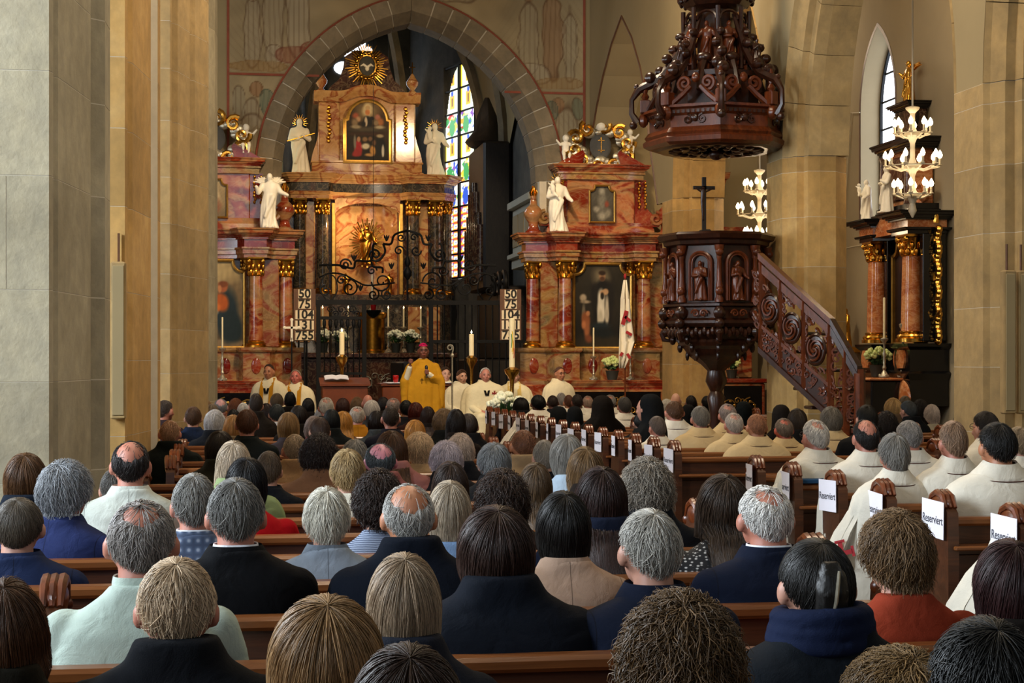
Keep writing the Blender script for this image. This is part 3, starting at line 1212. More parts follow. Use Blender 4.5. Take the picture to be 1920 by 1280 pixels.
d_ = np.array((4.4 - 5.85, 44.3 - 39.5)) / LSE
p_ = np.array((5.85, 39.5)) + d_ * (.56 * LSE)
glass_window('window_8', 'tall stained glass window right of the high altar', p_ + np.array((.05, .05)), -d_, 3.75, 8.95, .36 * LSE,
             ['ornament', 'ornament', 'ornament', 'scene', 'scene', 'top', 'scene', 'top', 'top'])
d2 = np.array((1.72 - .27, 44.3 - 39.5)) / LSE
p2 = np.array((.27, 39.5)) + d2 * (.20 * LSE)
glass_window('window_9', 'sliver of stained glass left of the high altar', p2 + np.array((-.05, .05)), d2, 6.15, 8.95, .36 * LSE, ['top', 'scene', 'top', 'top'])
ew = thing('window_10', 'bright tracery window above the high altar', 'window', (AX, 44.35, 0), kind='structure')
MB().box(-.85, .85, .05, .1, 6.1, 10.5).build('tracery_plate', 'dark_stone', ew, smooth=False)
for x, z, rx, rz_ in ((0, 9.95, .2, .24), (-.28, 9.75, .13, .16), (.27, 9.72, .12, .15), (-.36, 9.3, .26, .17), (.36, 9.3, .24, .16), (-.55, 8.1, .17, .75), (.55, 8.1, .17, .75), (0, 8.2, .2, .8)):
    m = MB()
    m.prism([(x + rx * math.cos(a), z + rz_ * math.sin(a)) for a in np.linspace(0, 2 * math.pi, 19)[:-1]], 'y', .03, .048)
    m.build('pane', 'daylight_pane', ew, smooth=False)

# --- painted column loudspeakers on the piers
def speaker(label, loc, h=1.2, w=.115):
    t = thing('column_loudspeaker', label, 'loudspeaker', loc, group='stone coloured column loudspeakers')
    m = MB()
    m.bevel_box(-w / 2, w / 2, -.09, 0, 0, h, .012)
    m.build('cabinet', 'sandstone', t, angle=30)
    m = MB()
    m.bevel_box(-w / 2 + .014, w / 2 - .014, -.1, -.088, .03, h - .03, .004)
    m.build('grille', 'plaster_warm', t)
    m = MB()
    m.tube([(0, -.02, h), (0, -.02, h + .22)], .01, 5)
    m.build('cable', 'board_wood', t)


q = at_y(223, 785, 13.39)
speaker('narrow stone-coloured column loudspeaker on the golden left pier', (q.x, 13.39, 1.28))
speaker('inner of two stone-coloured column loudspeakers at the right edge', (6.345, 13.46, 1.28), w=.11)
speaker('outermost stone-coloured column loudspeaker at the right edge', (6.485, 13.49, 1.28), w=.10)

# ================================================================== ORNAMENT GENERATORS
def fold_warp(amp, k, z0, z1, seed=0):
    def w(P):
        a = np.arctan2(P[:, 1], P[:, 0])
        f = np.clip((z1 - P[:, 2]) / (z1 - z0), 0, 1)
        s = amp * f * (np.sin(k * a + 3 * np.sin(P[:, 2] * 4 + seed)) + .5 * np.sin(k * 1.9 * a + seed))
        r = np.hypot(P[:, 0], P[:, 1]) + 1e-6
        Q = P.copy()
        Q[:, 0] += P[:, 0] / r * s
        Q[:, 1] += P[:, 1] / r * s
        return Q
    return w


def figure_mesh(h=1.3, pose='friar', voxel=.014, seed=1, name='figure'):
    """robed standing figure facing -y, feet at z=0"""
    m = MB()
    rings = []
    sway = .03 * h
    for z, rx, ry in ((0, .17, .13), (.04, .165, .13), (.2, .14, .12), (.38, .135, .115), (.52, .13, .11), (.62, .12, .095), (.72, .135, .10), (.79, .145, .085), (.83, .10, .07), (.86, .045, .045)):
        c = sway * math.sin(z * 6 + seed)
        rings.append([(c + rx * h * math.cos(a), ry * h * math.sin(a), z * h) for a in np.linspace(0, 2 * math.pi, 21)[:-1]])
    m.loft(rings)
    m.ell((0, -.015 * h, .925 * h), (.055 * h, .065 * h, .078 * h), 14, 10)
    m.ell((0, -.075 * h, .92 * h), (.012 * h, .018 * h, .016 * h), 8, 6)
    m.cap((0, 0, .82 * h), (0, -.01 * h, .9 * h), .042 * h, .04 * h)
    S = {-1: np.array((-.125, 0, .785)) * h, 1: np.array((.125, 0, .785)) * h}
    if pose == 'friar':
        E = {-1: (-.17, -.06, .62), 1: (.17, -.06, .62)}
        H = {-1: (-.02, -.16, .62), 1: (.06, -.16, .68)}
    elif pose == 'child':
        E = {-1: (-.17, -.06, .63), 1: (.19, -.03, .62)}
        H = {-1: (-.07, -.17, .66), 1: (.24, -.14, .55)}
        m.ell(np.array((-.11, -.15, .76)) * h, np.array((.05, .05, .09)) * h)
        m.ell(np.array((-.11, -.16, .88)) * h, .042 * h)
        m.cap(np.array((-.1, -.15, .7)) * h, np.array((-.03, -.2, .62)) * h, .03 * h, .022 * h)
        m.cap(np.array((-.13, -.15, .8)) * h, np.array((-.2, -.2, .86)) * h, .022 * h, .016 * h)
    elif pose == 'reach':
        E = {-1: (-.2, -.05, .64), 1: (.2, -.02, .66)}
        H = {-1: (-.24, -.14, .74), 1: (.32, -.08, .6)}
    else:
        E = {-1: (-.18, -.05, .62), 1: (.19, -.04, .63)}
        H = {-1: (-.1, -.16, .72), 1: (.15, -.16, .78)}
    for s in (-1, 1):
        e, hd = np.array(E[s]) * h, np.array(H[s]) * h
        m.cap(S[s], e, .05 * h, .046 * h)
        m.cap(e, hd, .046 * h, .032 * h)
        m.ell(hd, (.025 * h, .03 * h, .028 * h))
    # hanging drapery and feet
    m.cap(np.array((.06, -.1, .55)) * h, np.array((-.08, -.12, .2)) * h, .05 * h, .03 * h)
    for s in (-1, 1):
        m.cap(np.array((s * .06, -.1, .02)) * h, np.array((s * .07, -.17, .015)) * h, .03 * h, .02 * h)
    return remeshed(m, voxel * h, 2, .4, name, fold_warp(.012 * h, 7, 0, .75 * h, seed))


def putto_mesh(h=.55, voxel=.02, pose=0, name='putto'):
    m = MB()
    m.ell((0, 0, .5 * h), (.13 * h, .11 * h, .19 * h))
    m.ell((0, -.01 * h, .62 * h), (.13 * h, .1 * h, .12 * h))
    m.ell((0, -.02 * h, .86 * h), (.12 * h, .12 * h, .13 * h))
    for s in (-1, 1):
        out = .34 if s == (-1 if pose else 1) else .2
        up = .78 if s == (-1 if pose else 1) else .5
        m.cap((s * .12 * h, 0, .68 * h), (s * .2 * h, -.05 * h, .62 * h), .055 * h, .05 * h)
        m.cap((s * .2 * h, -.05 * h, .62 * h), (s * out * h, -.1 * h, up * h), .05 * h, .035 * h)
        m.cap((s * .07 * h, -.02 * h, .38 * h), (s * .1 * h, -.2 * h, .28 * h), .085 * h, .065 * h)
        m.cap((s * .1 * h, -.2 * h, .28 * h), (s * .08 * h, -.18 * h, .05 * h), .06 * h, .04 * h)
        m.ell((s * .08 * h, -.22 * h, .03 * h), (.035 * h, .06 * h, .03 * h))
    return remeshed(m, voxel * h, 2, .4, name)


FIG = {
    'friar': figure_mesh(1.0, 'friar', .016, 1, 'figure_friar'),
    'child': figure_mesh(1.0, 'child', .016, 2, 'figure_child'),
    'reach': figure_mesh(1.0, 'reach', .016, 3, 'figure_reach'),
    'pray': figure_mesh(1.0, 'pray', .02, 4, 'figure_pray'),
    'putto0': putto_mesh(1.0, .026, 0, 'putto_a'),
    'putto1': putto_mesh(1.0, .026, 1, 'putto_b'),
}


def statue(name, label, pose, loc, h, mat='white_statue', rz=0.0, halo=0, parent=None, cat='statue', pole=None, wings=False, group=None):
    if parent is None:
        t = thing(name, label, cat, loc, rz, group)
    else:
        t = bpy.data.objects.new(name, None)
        COL.objects.link(t)
        t.parent = parent
        t.location = loc
        t.rotation_euler = (0, 0, rz)
    b = bpy.data.objects.new('body', FIG[pose].copy())
    b.data.materials.clear()
    b.data.materials.append(MATS[mat])
    COL.objects.link(b)
    b.parent = t
    b.scale = (h, h, h)
    if halo:
        m = MB()
        for i in range(halo):
            a = math.radians(-25 + 230 * i / (halo - 1))
            r0, r1 = .075 * h, (.16 if i % 2 else .135) * h
            c = (0, .02 * h, .93 * h)
            m.tube([(c[0] + r0 * math.cos(a), c[1], c[2] + r0 * math.sin(a)), (c[0] + r1 * math.cos(a), c[1], c[2] + r1 * math.sin(a))], [.012 * h, .003 * h], 4)
        m.build('halo', 'gold_bright', t)
    if pole:
        m = MB()
        m.tube(pole, .014, 6)
        m.build('staff', 'gold', t)
    if wings:
        for s in (-1, 1):
            m = MB()
            for k in range(6):
                a = math.radians(20 + 14 * k)
                L = (.25 - .02 * k) * h
                p0 = np.array((s * .06 * h, .09 * h, .78 * h))
                p1 = p0 + np.array((s * L * math.cos(a), .08 * h, L * math.sin(a)))
                m.tube([p0, (p0 + p1) / 2 + np.array((0, 0, .03 * h)), p1], [.02 * h, .035 * h, .008 * h], 5)
            m.build('wing', mat, t)
    return t


def capital(parent, x, y, z, r, h, mat='gold'):
    m = MB()
    m.lathe([(r * .95, 0), (r * 1.08, h * .06), (r * .98, h * .12), (r * 1.0, h * .5), (r * 1.25, h * .85)], 16, (x, y, z))
    for tier, (zz, rr, k) in enumerate(((.2, 1.08, 8), (.48, 1.18, 8))):
        for i in range(k):
            a = 2 * math.pi * (i + .5 * tier) / k
            m.ell((x + rr * r * math.cos(a), y + rr * r * math.sin(a), z + zz * h), (r * .26, r * .26, h * .2), 6, 5)
    for i in range(4):
        a = math.pi / 4 + math.pi / 2 * i
        m.ell((x + 1.5 * r * math.cos(a), y + 1.5 * r * math.sin(a), z + h * .78), (r * .34, r * .34, h * .16), 8, 6)
    m.lathe([(r * 1.75, h * .88), (r * 1.8, h * .92), (r * 1.8, h)], 4, (x, y, z), a0=math.pi / 4)
    return m.build('capital', mat, parent)


def column(parent, x, y, z0, z1, r, mat, cap_mat='gold', cap_h=None, base_mat='gold'):
    ch_ = cap_h or r * 2.6
    m = MB()
    m.lathe([(r * 1.02, 0)] + [(r * (1 - .14 * (u ** 1.6)), (z1 - z0 - ch_) * u) for u in np.linspace(0, 1, 7)], 20, (x, y, z0))
    m.build('shaft', mat, parent)
    capital(parent, x, y, z1 - ch_, r * .88, ch_, cap_mat)
    b = MB()
    b.lathe([(r * 1.45, 0), (r * 1.45, r * .3), (r * 1.3, r * .32), (r * 1.38, r * .5), (r * 1.25, r * .68), (r * 1.08, r * .72), (r * 1.15, r * .9), (r * 1.02, r * 1.0)], 20, (x, y, z0 - .001))
    b.build('base', base_mat, parent)


def offset_poly(poly, d):
    n = len(poly)
    out = []
    for i in range(n):
        p0, p1, p2 = (np.array(poly[j % n], float) for j in (i - 1, i, i + 1))
        e1, e2 = p1 - p0, p2 - p1
        n1 = np.array((e1[1], -e1[0])) / (np.linalg.norm(e1) + 1e-9)
        n2 = np.array((e2[1], -e2[0])) / (np.linalg.norm(e2) + 1e-9)
        b = n1 + n2
        b = b / max(.35, np.dot(b, n1)) if np.linalg.norm(b) > 1e-6 else n1
        out.append(tuple(p1 + d * b))
    return out


def moulding(parent, name, plan, prof, mat):
    """plan polygon (ccw) lofted through (z, outward offset) pairs"""
    rings = [[(x, y, z) for x, y in offset_poly(plan, o)] for z, o in prof]
    return MB().loft(rings).build(name, mat, parent, smooth=True, angle=25)


CORNICE = [(0, 0), (.0, .02), (.16, .02), (.2, .06), (.34, .07), (.36, .12), (.5, .14), (.55, .2), (.8, .22), (.86, .26), (1.0, .27)]


def cornice(parent, plan, z0, z1, proj, mat, name='cornice'):
    return moulding(parent, name, plan, [(z0 + (z1 - z0) * a, proj * b / .27) for a, b in CORNICE], mat)


def sheet(parent, name, pts, y0, y1, mat, smooth=False):
    """xz polygon given thickness along y"""
    return MB().prism(pts, 'y', y0, y1).build(name, mat, parent, smooth=smooth)


def frame_band(parent, outer, inner, y0, y1, mat, name='frame'):
    n = len(outer)
    rings = [[(x, y0 + (y1 - y0) * .0, z) for x, z in outer], [(x, y1, z) for x, z in outer],
             [(x * .5 + a * .5, y1 - .012, z * .5 + b * .5) for (x, z), (a, b) in zip(outer, inner)], [(a, y1, b) for a, b in inner], [(a, y0, b) for a, b in inner]]
    V = np.array(rings).reshape(-1, 3)
    F = []
    for r in range(len(rings) - 1):
        for i in range(n):
            j = (i + 1) % n
            F.append((r * n + i, r * n + j, (r + 1) * n + j, (r + 1) * n + i))
    return MB().add(V, F).build(name, mat, parent, angle=30)


def eared(w, h, notch, n=5):
    """baroque picture outline: rectangle with concave upper corners, centred on x, from z=0"""
    pts = [(-w / 2, 0), (w / 2, 0), (w / 2, h - notch)]
    for i in range(n + 1):
        a = math.pi / 2 * i / n
        pts.append((w / 2 - notch * math.sin(a) * .98, h - notch * math.cos(a) * .98))
    for i in range(n + 1):
        a = math.pi / 2 * (1 - i / n)
        pts.append((-w / 2 + notch * math.sin(a) * .98, h - notch * math.cos(a) * .98))
    pts.append((-w / 2, h - notch))
    return pts


def inside(poly):
    P = np.array(poly)

    def f(x, z):
        c = np.zeros(len(x), bool)
        j = len(P) - 1
        for i in range(len(P)):
            xi, zi, xj, zj = P[i, 0], P[i, 1], P[j, 0], P[j, 1]
            hit = ((zi > z) != (zj > z)) & (x < (xj - xi) * (z - zi) / (zj - zi + 1e-12) + xi)
            c ^= hit
            j = i
        return c
    return f


def picture(parent, cx, y, z0, w, h, notch, fn, fw=.06, frame_mat='gilt_frame', poly=None, name='altarpiece'):
    """framed painting facing -y"""
    t = bpy.data.objects.new(name, None)
    COL.objects.link(t)
    t.parent = parent
    t.location = (cx, y, z0)
    inner = poly or eared(w, h, notch)
    P = np.array(inner)
    c = np.array((0, h / 2))
    outer = offset_poly(inner, fw)
    frame_band(t, outer, inner, .0, -.05, frame_mat)
    ins = inside(inner)
    me = paint_mesh('canvas', w, h, max(24, int(w / .014)), max(24, int(h / .014)), fn, lambda u, v: ins((u - .5) * w, v * h))
    obj('canvas', me, 'painting', t, (0, -.01, 0))
    return t


def candlestick(name, label, loc, h, candle_h, mat='brass', cr=.02, lit=True, group=None, wax='wax', base_r=.09):
    t = thing(name, label, 'candlestick', loc, 0, group)
    r = base_r
    m = MB()
    m.lathe([(r, 0), (r, .015), (r * .8, .03), (r * .5, h * .12), (r * .25, h * .17), (r * .42, h * .24), (r * .22, h * .3), (r * .3, h * .42), (r * .2, h * .5),
             (r * .38, h * .58), (r * .18, h * .66), (r * .22, h * .84), (r * .35, h * .88), (r * .7, h * .93), (r * .78, h * .97), (r * .3, h)], 16)
    for i in range(3):
        a = 2 * math.pi * i / 3 + .5
        m.ell((r * .9 * math.cos(a), r * .9 * math.sin(a), .02), (r * .25, r * .25, .025), 8, 6)
    m.build('stem', mat, t)
    c = MB()
    c.lathe([(cr, 0), (cr, candle_h * .98), (cr * .5, candle_h)], 14, (0, 0, h - .002))
    c.build('candle', wax, t)
    if lit:
        f = MB()
        f.lathe([(.001, 0), (.010, .012), (.012, .022), (.006, .045), (.001, .062)], 8, (0, 0, h + candle_h + .004))
        f.build('flame', 'flame', t)
    return t


def flowers(name, label, loc, w, h, n_heads, head_r, petal='petal_white', pot=True, seed=0, leaves=40, depth=.6, group=None):
    t = thing(name, label, 'flowers', loc, 0, group)
    r = np.random.default_rng(seed)
    ph = h * .45 if pot else 0.0
    if pot:
        MB().lathe([(w * .2, 0), (w * .28, ph * .9), (w * .30, ph), (w * .26, ph), (w * .25, ph * .9)], 16).build('pot', 'pot_dark', t)
    lm = MB()
    for i in range(leaves):
        a, q = r.random() * 6.28, r.random()
        p0 = np.array((w * .15 * math.cos(a), depth * w * .15 * math.sin(a), ph))
        p1 = np.array((w * .5 * math.cos(a) * (.6 + .5 * q), depth * w * .5 * math.sin(a), ph + (h - ph) * (.1 + .75 * r.random())))
        mid = (p0 + p1) / 2 + np.array((0, 0, .04))
        sd = np.cross(p1 - p0, (0, 0, 1.0))
        sd = sd / (np.linalg.norm(sd) + 1e-9) * w * .06
        lm.add([p0, mid - sd, p1, mid + sd, mid + np.array((0, 0, .012))], [(0, 1, 4), (1, 2, 4), (2, 3, 4), (3, 0, 4)])
    o = lm.build('leaves', 'leaf_green', t, smooth=False)
    o['kind'] = 'stuff'
    for i in range(n_heads):
        a = 6.28 * i / n_heads * 2.4 + r.random()
        rad = .46 * math.sqrt((i + .5) / n_heads)
        c = np.array((w * rad * math.cos(a), depth * w * rad * math.sin(a), ph + (h - ph) * (.95 - .55 * rad * rad * 4 + .1 * r.random())))
        m = MB()
        for k in range(14):
            v = r.normal(size=3)
            v /= np.linalg.norm(v)
            m.ell(c + v * head_r * .7, head_r * .42, 6, 5)
        m.build('blossom', petal, t)
    return t


def scroll_panel(parent, name, w, h, y, mat, r=.012, seed=0, z0=0.0, cx=0.0, rows=1, cols=2):
    """mirrored running scrolls filling a w x h field in the xz plane"""
    m = MB()
    cw_, rh = w / cols, h / rows
    for i in range(cols):
        for j in range(rows):
            x, z = cx - w / 2 + cw_ * (i + .5), z0 + rh * (j + .5)
            s = 1 if (i + j) % 2 else -1
            R = min(cw_, rh) * .42
            m.tube(spiral((x, z), R, 1.6, math.pi * (.5 if s > 0 else 1.5), sgn=s, y=y, n=22), r, 5)
            m.tube(spiral((x - s * cw_ * .36, z + rh * .26), R * .42, 1.2, 0, sgn=-s, y=y, n=14), r * .8, 5)
            m.tube(spiral((x + s * cw_ * .36, z - rh * .26), R * .42, 1.2, math.pi, sgn=-s, y=y, n=14), r * .8, 5)
            for k in range(5):
                a = 1.26 * k + seed
                m.ell((x + R * .55 * math.cos(a), y, z + R * .55 * math.sin(a)), (r * 2.6, r, r * 1.6), 6, 5)
    return m.build(name, mat, parent)


# ================================================================== RED MARBLE SIDE ALTARS
def side_altar(label, X, mir, low_fn, up_fn):
    t = thing('side_altar', label, 'altar', (X, CHANCEL_Y - .06, 0), 0, 'red marble side altars')
    W = 1.36
    # mensa
    m = MB()
    m.bevel_box(-1.0, 1.0, -1.42, -.5, .3, 1.26, .012)
    m.build('mensa', 'red_marble_deep', t, angle=30)
    cornice(t, [(-1.0, -1.42), (1.0, -1.42), (1.0, -.5), (-1.0, -.5)], 1.26, 1.38, .05, 'red_marble', 'mensa_slab')
    m = MB()
    m.bevel_box(-.84, .84, -1.435, -1.41, .34, 1.18, .01)
    ant = m.build('antependium', 'black_marble', t, angle=30)
    scroll_panel(ant, 'scrollwork', 1.56, .76, -1.44, 'gilt_frame', .011, 1, .38, 0, 2, 4)
    for x, z in ((-.5, .95), (.5, .95), (0, .7)):
        mm = MB()
        for k in range(6):
            a = k * math.pi / 3
            mm.ell((x + .045 * math.cos(a), -1.445, z + .045 * math.sin(a)), (.03, .01, .03), 8, 6)
        mm.build('flower_inlay', 'petal_white', ant)
    fo = MB()
    for (x0, x1, z0, z1) in ((-.9, .9, 1.18, 1.22), (-.9, .9, .3, .34), (-.9, -.85, .34, 1.18), (.85, .9, .34, 1.18)):
        fo.box(x0, x1, -1.445, -1.41, z0, z1)
    fo.build('panel_border', 'red_marble', t, smooth=False)
    # flanking cabinets
    for s in (-1, 1):
        m = MB()
        m.bevel_box(min(s * 1.02, s * 1.5), max(s * 1.02, s * 1.5), -1.0, 0, .3, 1.3, .015)
        m.build('plinth', 'red_marble', t, angle=30)
    # predella with pedestals
    plan = [(-1.5, 0), (-1.5, -.55), (-1.05, -.62), (-.95, -.92), (-.5, -.92), (-.42, -.62), (.42, -.62), (.5, -.92), (.95, -.92), (1.05, -.62), (1.5, -.55), (1.5, 0)]
    moulding(t, 'predella', plan, [(1.3, .04), (1.36, .05), (1.4, 0), (1.86, 0), (1.87, .03), (1.9, .05), (1.95, .05)], 'tan_marble')
    for x in (-1.26, -.72, -.2, .2, .72, 1.26):
        yy = -.6 if abs(x) > 1 else (-.925 if abs(x) > .5 else -.625)
        mm = MB()
        mm.ell((x, yy, 1.63), (.085, .02, .14), 12, 8)
        mm.build('medallion', 'red_marble_deep', t)
    # back wall and columns
    MB().box(-1.3, 1.3, -.3, 0, 1.9, 3.6).build('backing', 'red_marble', t, smooth=False)
    for s in (-1, 1):
        column(t, s * 1.24, -.36, 1.95, 3.5, .125, 'red_marble')
        column(t, s * .72, -.70, 1.95, 3.5, .125, 'red_marble')
        column(t, s * .55, -.40, 1.95, 3.5, .085, 'tan_marble')
        MB().bevel_box(min(s * .8, s * 1.12), max(s * .8, s * 1.12), -.5, -.2, 1.95, 3.5, .02).build('pilaster', 'tan_marble', t)
    # entablature
    ep = [(-1.42, 0), (-1.42, -.5), (-1.02, -.56), (-.92, -.86), (-.5, -.86), (-.38, -.56), (0, -.46), (.38, -.56), (.5, -.86), (.92, -.86), (1.02, -.56), (1.42, -.5), (1.42, 0)]
    moulding(t, 'architrave', ep, [(3.49, -.02), (3.55, -.02), (3.56, .01), (3.63, .01), (3.64, .035), (3.67, .035)], 'tan_marble')
    moulding(t, 'frieze', ep, [(3.66, -.03), (3.82, -.03)], 'red_marble_deep')
    cornice(t, ep, 3.81, 3.99, .15, 'red_marble')
    # upper storey
    up = [(-.95, -.05), (-.95, -.36), (-.66, -.42), (.66, -.42), (.95, -.36), (.95, -.05)]
    moulding(t, 'attic_base', up, [(3.98, .04), (4.1, .03), (4.14, 0), (4.2, 0)], 'red_marble')
    MB().bevel_box(-.62, .62, -.4, -.05, 4.18, 5.0, .02).build('attic', 'red_marble', t)
    for s in (-1, 1):
        m = MB()
        pts = [(s * .60, 4.98), (s * .84, 4.98), (s * .80, 4.7), (s * .82, 4.5), (s * .98, 4.34), (s * 1.1, 4.22), (s * 1.08, 4.14), (s * .60, 4.14)]
        m.prism(pts if s < 0 else pts[::-1], 'y', -.36, -.08)
        m.build('volute_wing', 'red_marble_deep', t, smooth=False)
        m = MB()
        m.tube(spiral((s * 1.02, 4.28), .13, 1.6, math.pi / 2, sgn=-s, y=-.37, n=22), .035, 6)
        m.build('volute', 'tan_marble', t)
        g = MB()
        for k in range(9):
            for dx in (0, .14):
                g.ell((s * (.70 + dx * .8 + .012 * math.sin(k * 2)), -.4, 4.92 - .055 * k), (.024, .02, .032), 6, 5)
        g.build('gilt_garland', 'gold', t)
    uc = [(-.78, -.05), (-.78, -.4), (-.45, -.46), (.45, -.46), (.78, -.4), (.78, -.05)]
    moulding(t, 'attic_frieze', uc, [(4.97, 0), (5.06, 0), (5.07, .03), (5.1, .03)], 'tan_marble')
    cornice(t, uc, 5.09, 5.24, .12, 'red_marble')
    for s in (-1, 1):       # broken pediment
        m = MB()
        pts = [(s * .86, 5.22), (s * .34, 5.5), (s * .3, 5.44), (s * .36, 5.22)]
        m.prism(pts[::-1] if s < 0 else pts, 'y', -.42, -.08)
        m.build('pediment', 'red_marble_deep', t, smooth=False)
    # gilded cartouche
    cg = bpy.data.objects.new('cartouche', None)
    COL.objects.link(cg)
    cg.parent = t
    m = MB()
    m.ell((0, -.34, 5.58), (.2, .05, .24), 16, 10)
    m.build('shield', 'dark_stone', cg)
    m = MB()
    for x, z in ((0, 5.68), (0, 5.5)):
        m.box(-.06, .06, -.4, -.385, z - .006, z + .006)
    m.box(-.006, .006, -.4, -.385, 5.46, 5.74)
    m.build('emblem', 'gold_bright', cg, smooth=False)
    r_ = np.random.default_rng(4)
    m = MB()
    for k in range(44):
        a = 2 * math.pi * k / 44 + .3 * r_.random()
        rr = .27 + .16 * r_.random()
        q_ = .05 + .065 * r_.random()
        m.ell((rr * 1.25 * math.cos(a), -.31 - .05 * r_.random(), 5.57 + rr * .86 * math.sin(a)), (q_ * 1.1, .05, q_ * .85), 9, 7)
    m.build('cloud_wreath', 'silver', cg)
    m = MB()
    for k in range(10):
        a = 2 * math.pi * k / 10 + .2
        c = (.50 * math.cos(a), 5.57 + .36 * math.sin(a))
        m.tube(spiral(c, .14, 1.3, a, sgn=1 if k % 2 else -1, y=-.37, n=16), [.05 * (1 - .6 * i / 15) for i in range(16)], 7)
    m.build('gilt_scroll', 'gold_bright', cg)
    m = MB()
    m.ell((0, -.36, 5.93), (.085, .08, .09), 12, 9)
    m.build('cherub_head', 'white_statue', cg)
    # pictures
    picture(t, 0, -.48, 1.97, 1.0, 1.46, .2, low_fn, .05)
    picture(t, 0, -.44, 4.22, .42, .62, .1, up_fn, .035)
    # urns with gilt flames
    for s in (-1, 1):
        u = bpy.data.objects.new('urn', None)
        COL.objects.link(u)
        u.parent = t
        u.location = (s * 1.22, -.3, 3.99)
        MB().lathe([(.15, 0), (.15, .04), (.11, .07), (.085, .14), (.09, .2), (.16, .3), (.175, .38), (.13, .46), (.07, .52), (.05, .64), (.055, .68)], 18).build('vase', 'red_marble', u)
        m = MB()
        for k in range(7):
            a = k * .9
            m.tube([(.03 * math.cos(a), .03 * math.sin(a), .67), (.055 * math.cos(a), .055 * math.sin(a), .74), (.02 * math.cos(a + 1), .02 * math.sin(a + 1), .86)], [.022, .026, .004], 5)
        m.build('flame_finial', 'gold_bright', u)
    return t


dark_saint = painter('#171510', '#2a251b', [(.5, .06, .6, .10, '#2a2418', .4), (.48, .86, .15, .10, '#6a5f48', .5), (.5, .50, .17, .36, '#14120f', .15), (.36, .62, .07, .16, '#1a1713', .3), (.64, .60, .08, .2, '#1a1713', .3),
    (.48, .47, .075, .21, '#c4bba6', .2), (.46, .34, .05, .12, '#b3a992', .3), (.585, .44, .04, .17, '#a79d88', .25), (.50, .865, .062, .06, '#8d6a4a', .2), (.50, .905, .07, .032, '#2a1c12', .25), (.5, .835, .05, .03, '#4a3020', .3),
    (.56, .675, .05, .035, '#a8845f', .25), (.50, .665, .035, .025, '#a8845f', .25), (.50, .62, .03, .04, '#221c14', .3), (.15, .60, .06, .045, '#9a8a72', .3), (.19, .55, .09, .02, '#8f7f66', .4), (.16, .42, .03, .12, '#5c5444', .4),
    (.20, .33, .07, .10, '#7a4526', .3), (.24, .41, .035, .03, '#a06a44', .3), (.22, .20, .06, .10, '#8a5230', .35), (.16, .26, .04, .05, '#a0623c', .35), (.25, .10, .07, .05, '#6a3a22', .4), (.48, .25, .16, .05, '#1c2426', .4), (.52, .17, .2, .06, '#151a1a', .4)], 3)
grey_group = painter('#3a352c', '#4a463c', [(.5, .86, .12, .1, '#8d8878', .5), (.5, .55, .16, .25, '#6c675a', .5), (.72, .5, .09, .08, '#7a3a28', .5), (.28, .35, .14, .08, '#8a8474', .5), (.5, .15, .16, .13, '#8b8574', .5), (.78, .25, .12, .12, '#7a7464', .5)], 4)
blue_saint = painter('#3f3022', '#93805a', [(.5, .9, .5, .12, '#a08c62', .6), (.5, .02, .7, .06, '#6f5e46', .2), (.72, .40, .2, .28, '#1c2a30', .2), (.80, .22, .18, .2, '#18262a', .2), (.62, .52, .13, .10, '#a04e1e', .25), (.55, .46, .06, .05, '#b8622a', .3),
    (.66, .70, .075, .06, '#8e5030', .2), (.66, .735, .08, .035, '#6a3a20', .25), (.60, .68, .03, .04, '#a87048', .3), (.3, .64, .14, .2, '#8d7a60', .35), (.28, .86, .06, .05, '#a88460', .3), (.40, .40, .16, .045, '#dcd2ba', .25), (.36, .32, .12, .06, '#b8ab90', .3), (.3, .18, .2, .14, '#5a4630', .4), (.47, .57, .04, .03, '#b07a50', .3)], 5)
cream_up = painter('#6a5a42', '#a08c66', [(.5, .6, .2, .2, '#c9b48c', .5), (.5, .3, .25, .2, '#7a4a34', .5)], 6)
RAX, LAX = 6.44, -.42
side_altar('red marble side altar with a dark painting of a black-robed saint', RAX, 1, dark_saint, grey_group)
side_altar('red marble side altar half hidden behind the left piers', LAX, -1, blue_saint, cream_up)
AY = CHANCEL_Y - .06
statue('saint_statue', 'white statue with gold halo on the black-robed-saint altar', 'child', (RAX - .86, AY - .72, 4.0), .98, halo=9)
statue('saint_statue', 'white winged statue on the cornice of the left side altar', 'reach', (LAX + .95, AY - .74, 4.0), .95, wings=True)
statue('putto', 'small white putto left of the gilded cartouche, arm stretched out', 'putto1', (RAX - .63, AY - .3, 5.27), .52)
statue('putto', 'small white putto at the right end of the gilded cartouche', 'putto0', (RAX + .55, AY - .3, 5.45), .46)
statue('putto', 'small white putto seated on the left altar pediment', 'putto0', (LAX + .55, AY - .3, 5.32), .54)
for px, lb, ch_h in ((1113, 'silver candlestick with tall candle left on the right side altar', .5), (1182, 'silver candlestick right of the flag on the side altar', .16)):
    q = at_y(px, 700, AY - 1.05)
    candlestick('candlestick', lb, (q.x, q.y, 1.385), .42, ch_h, 'silver', .014, False, wax='wax_cream', base_r=.07)
q = at_y(417, 690, AY - 1.05)
candlestick('candlestick', 'silver candlestick with tall candle on the left side altar', (q.x, q.y, 1.385), .56, .52, 'silver', .014, False, wax='wax_cream', base_r=.08)
q = at_y(1148, 690, AY - 1.05)
flowers('flower_pot', 'pot of white hydrangeas on the right side altar', (q.x, q.y, 1.385), .42, .36, 11, .065, 'petal_green', seed=3)

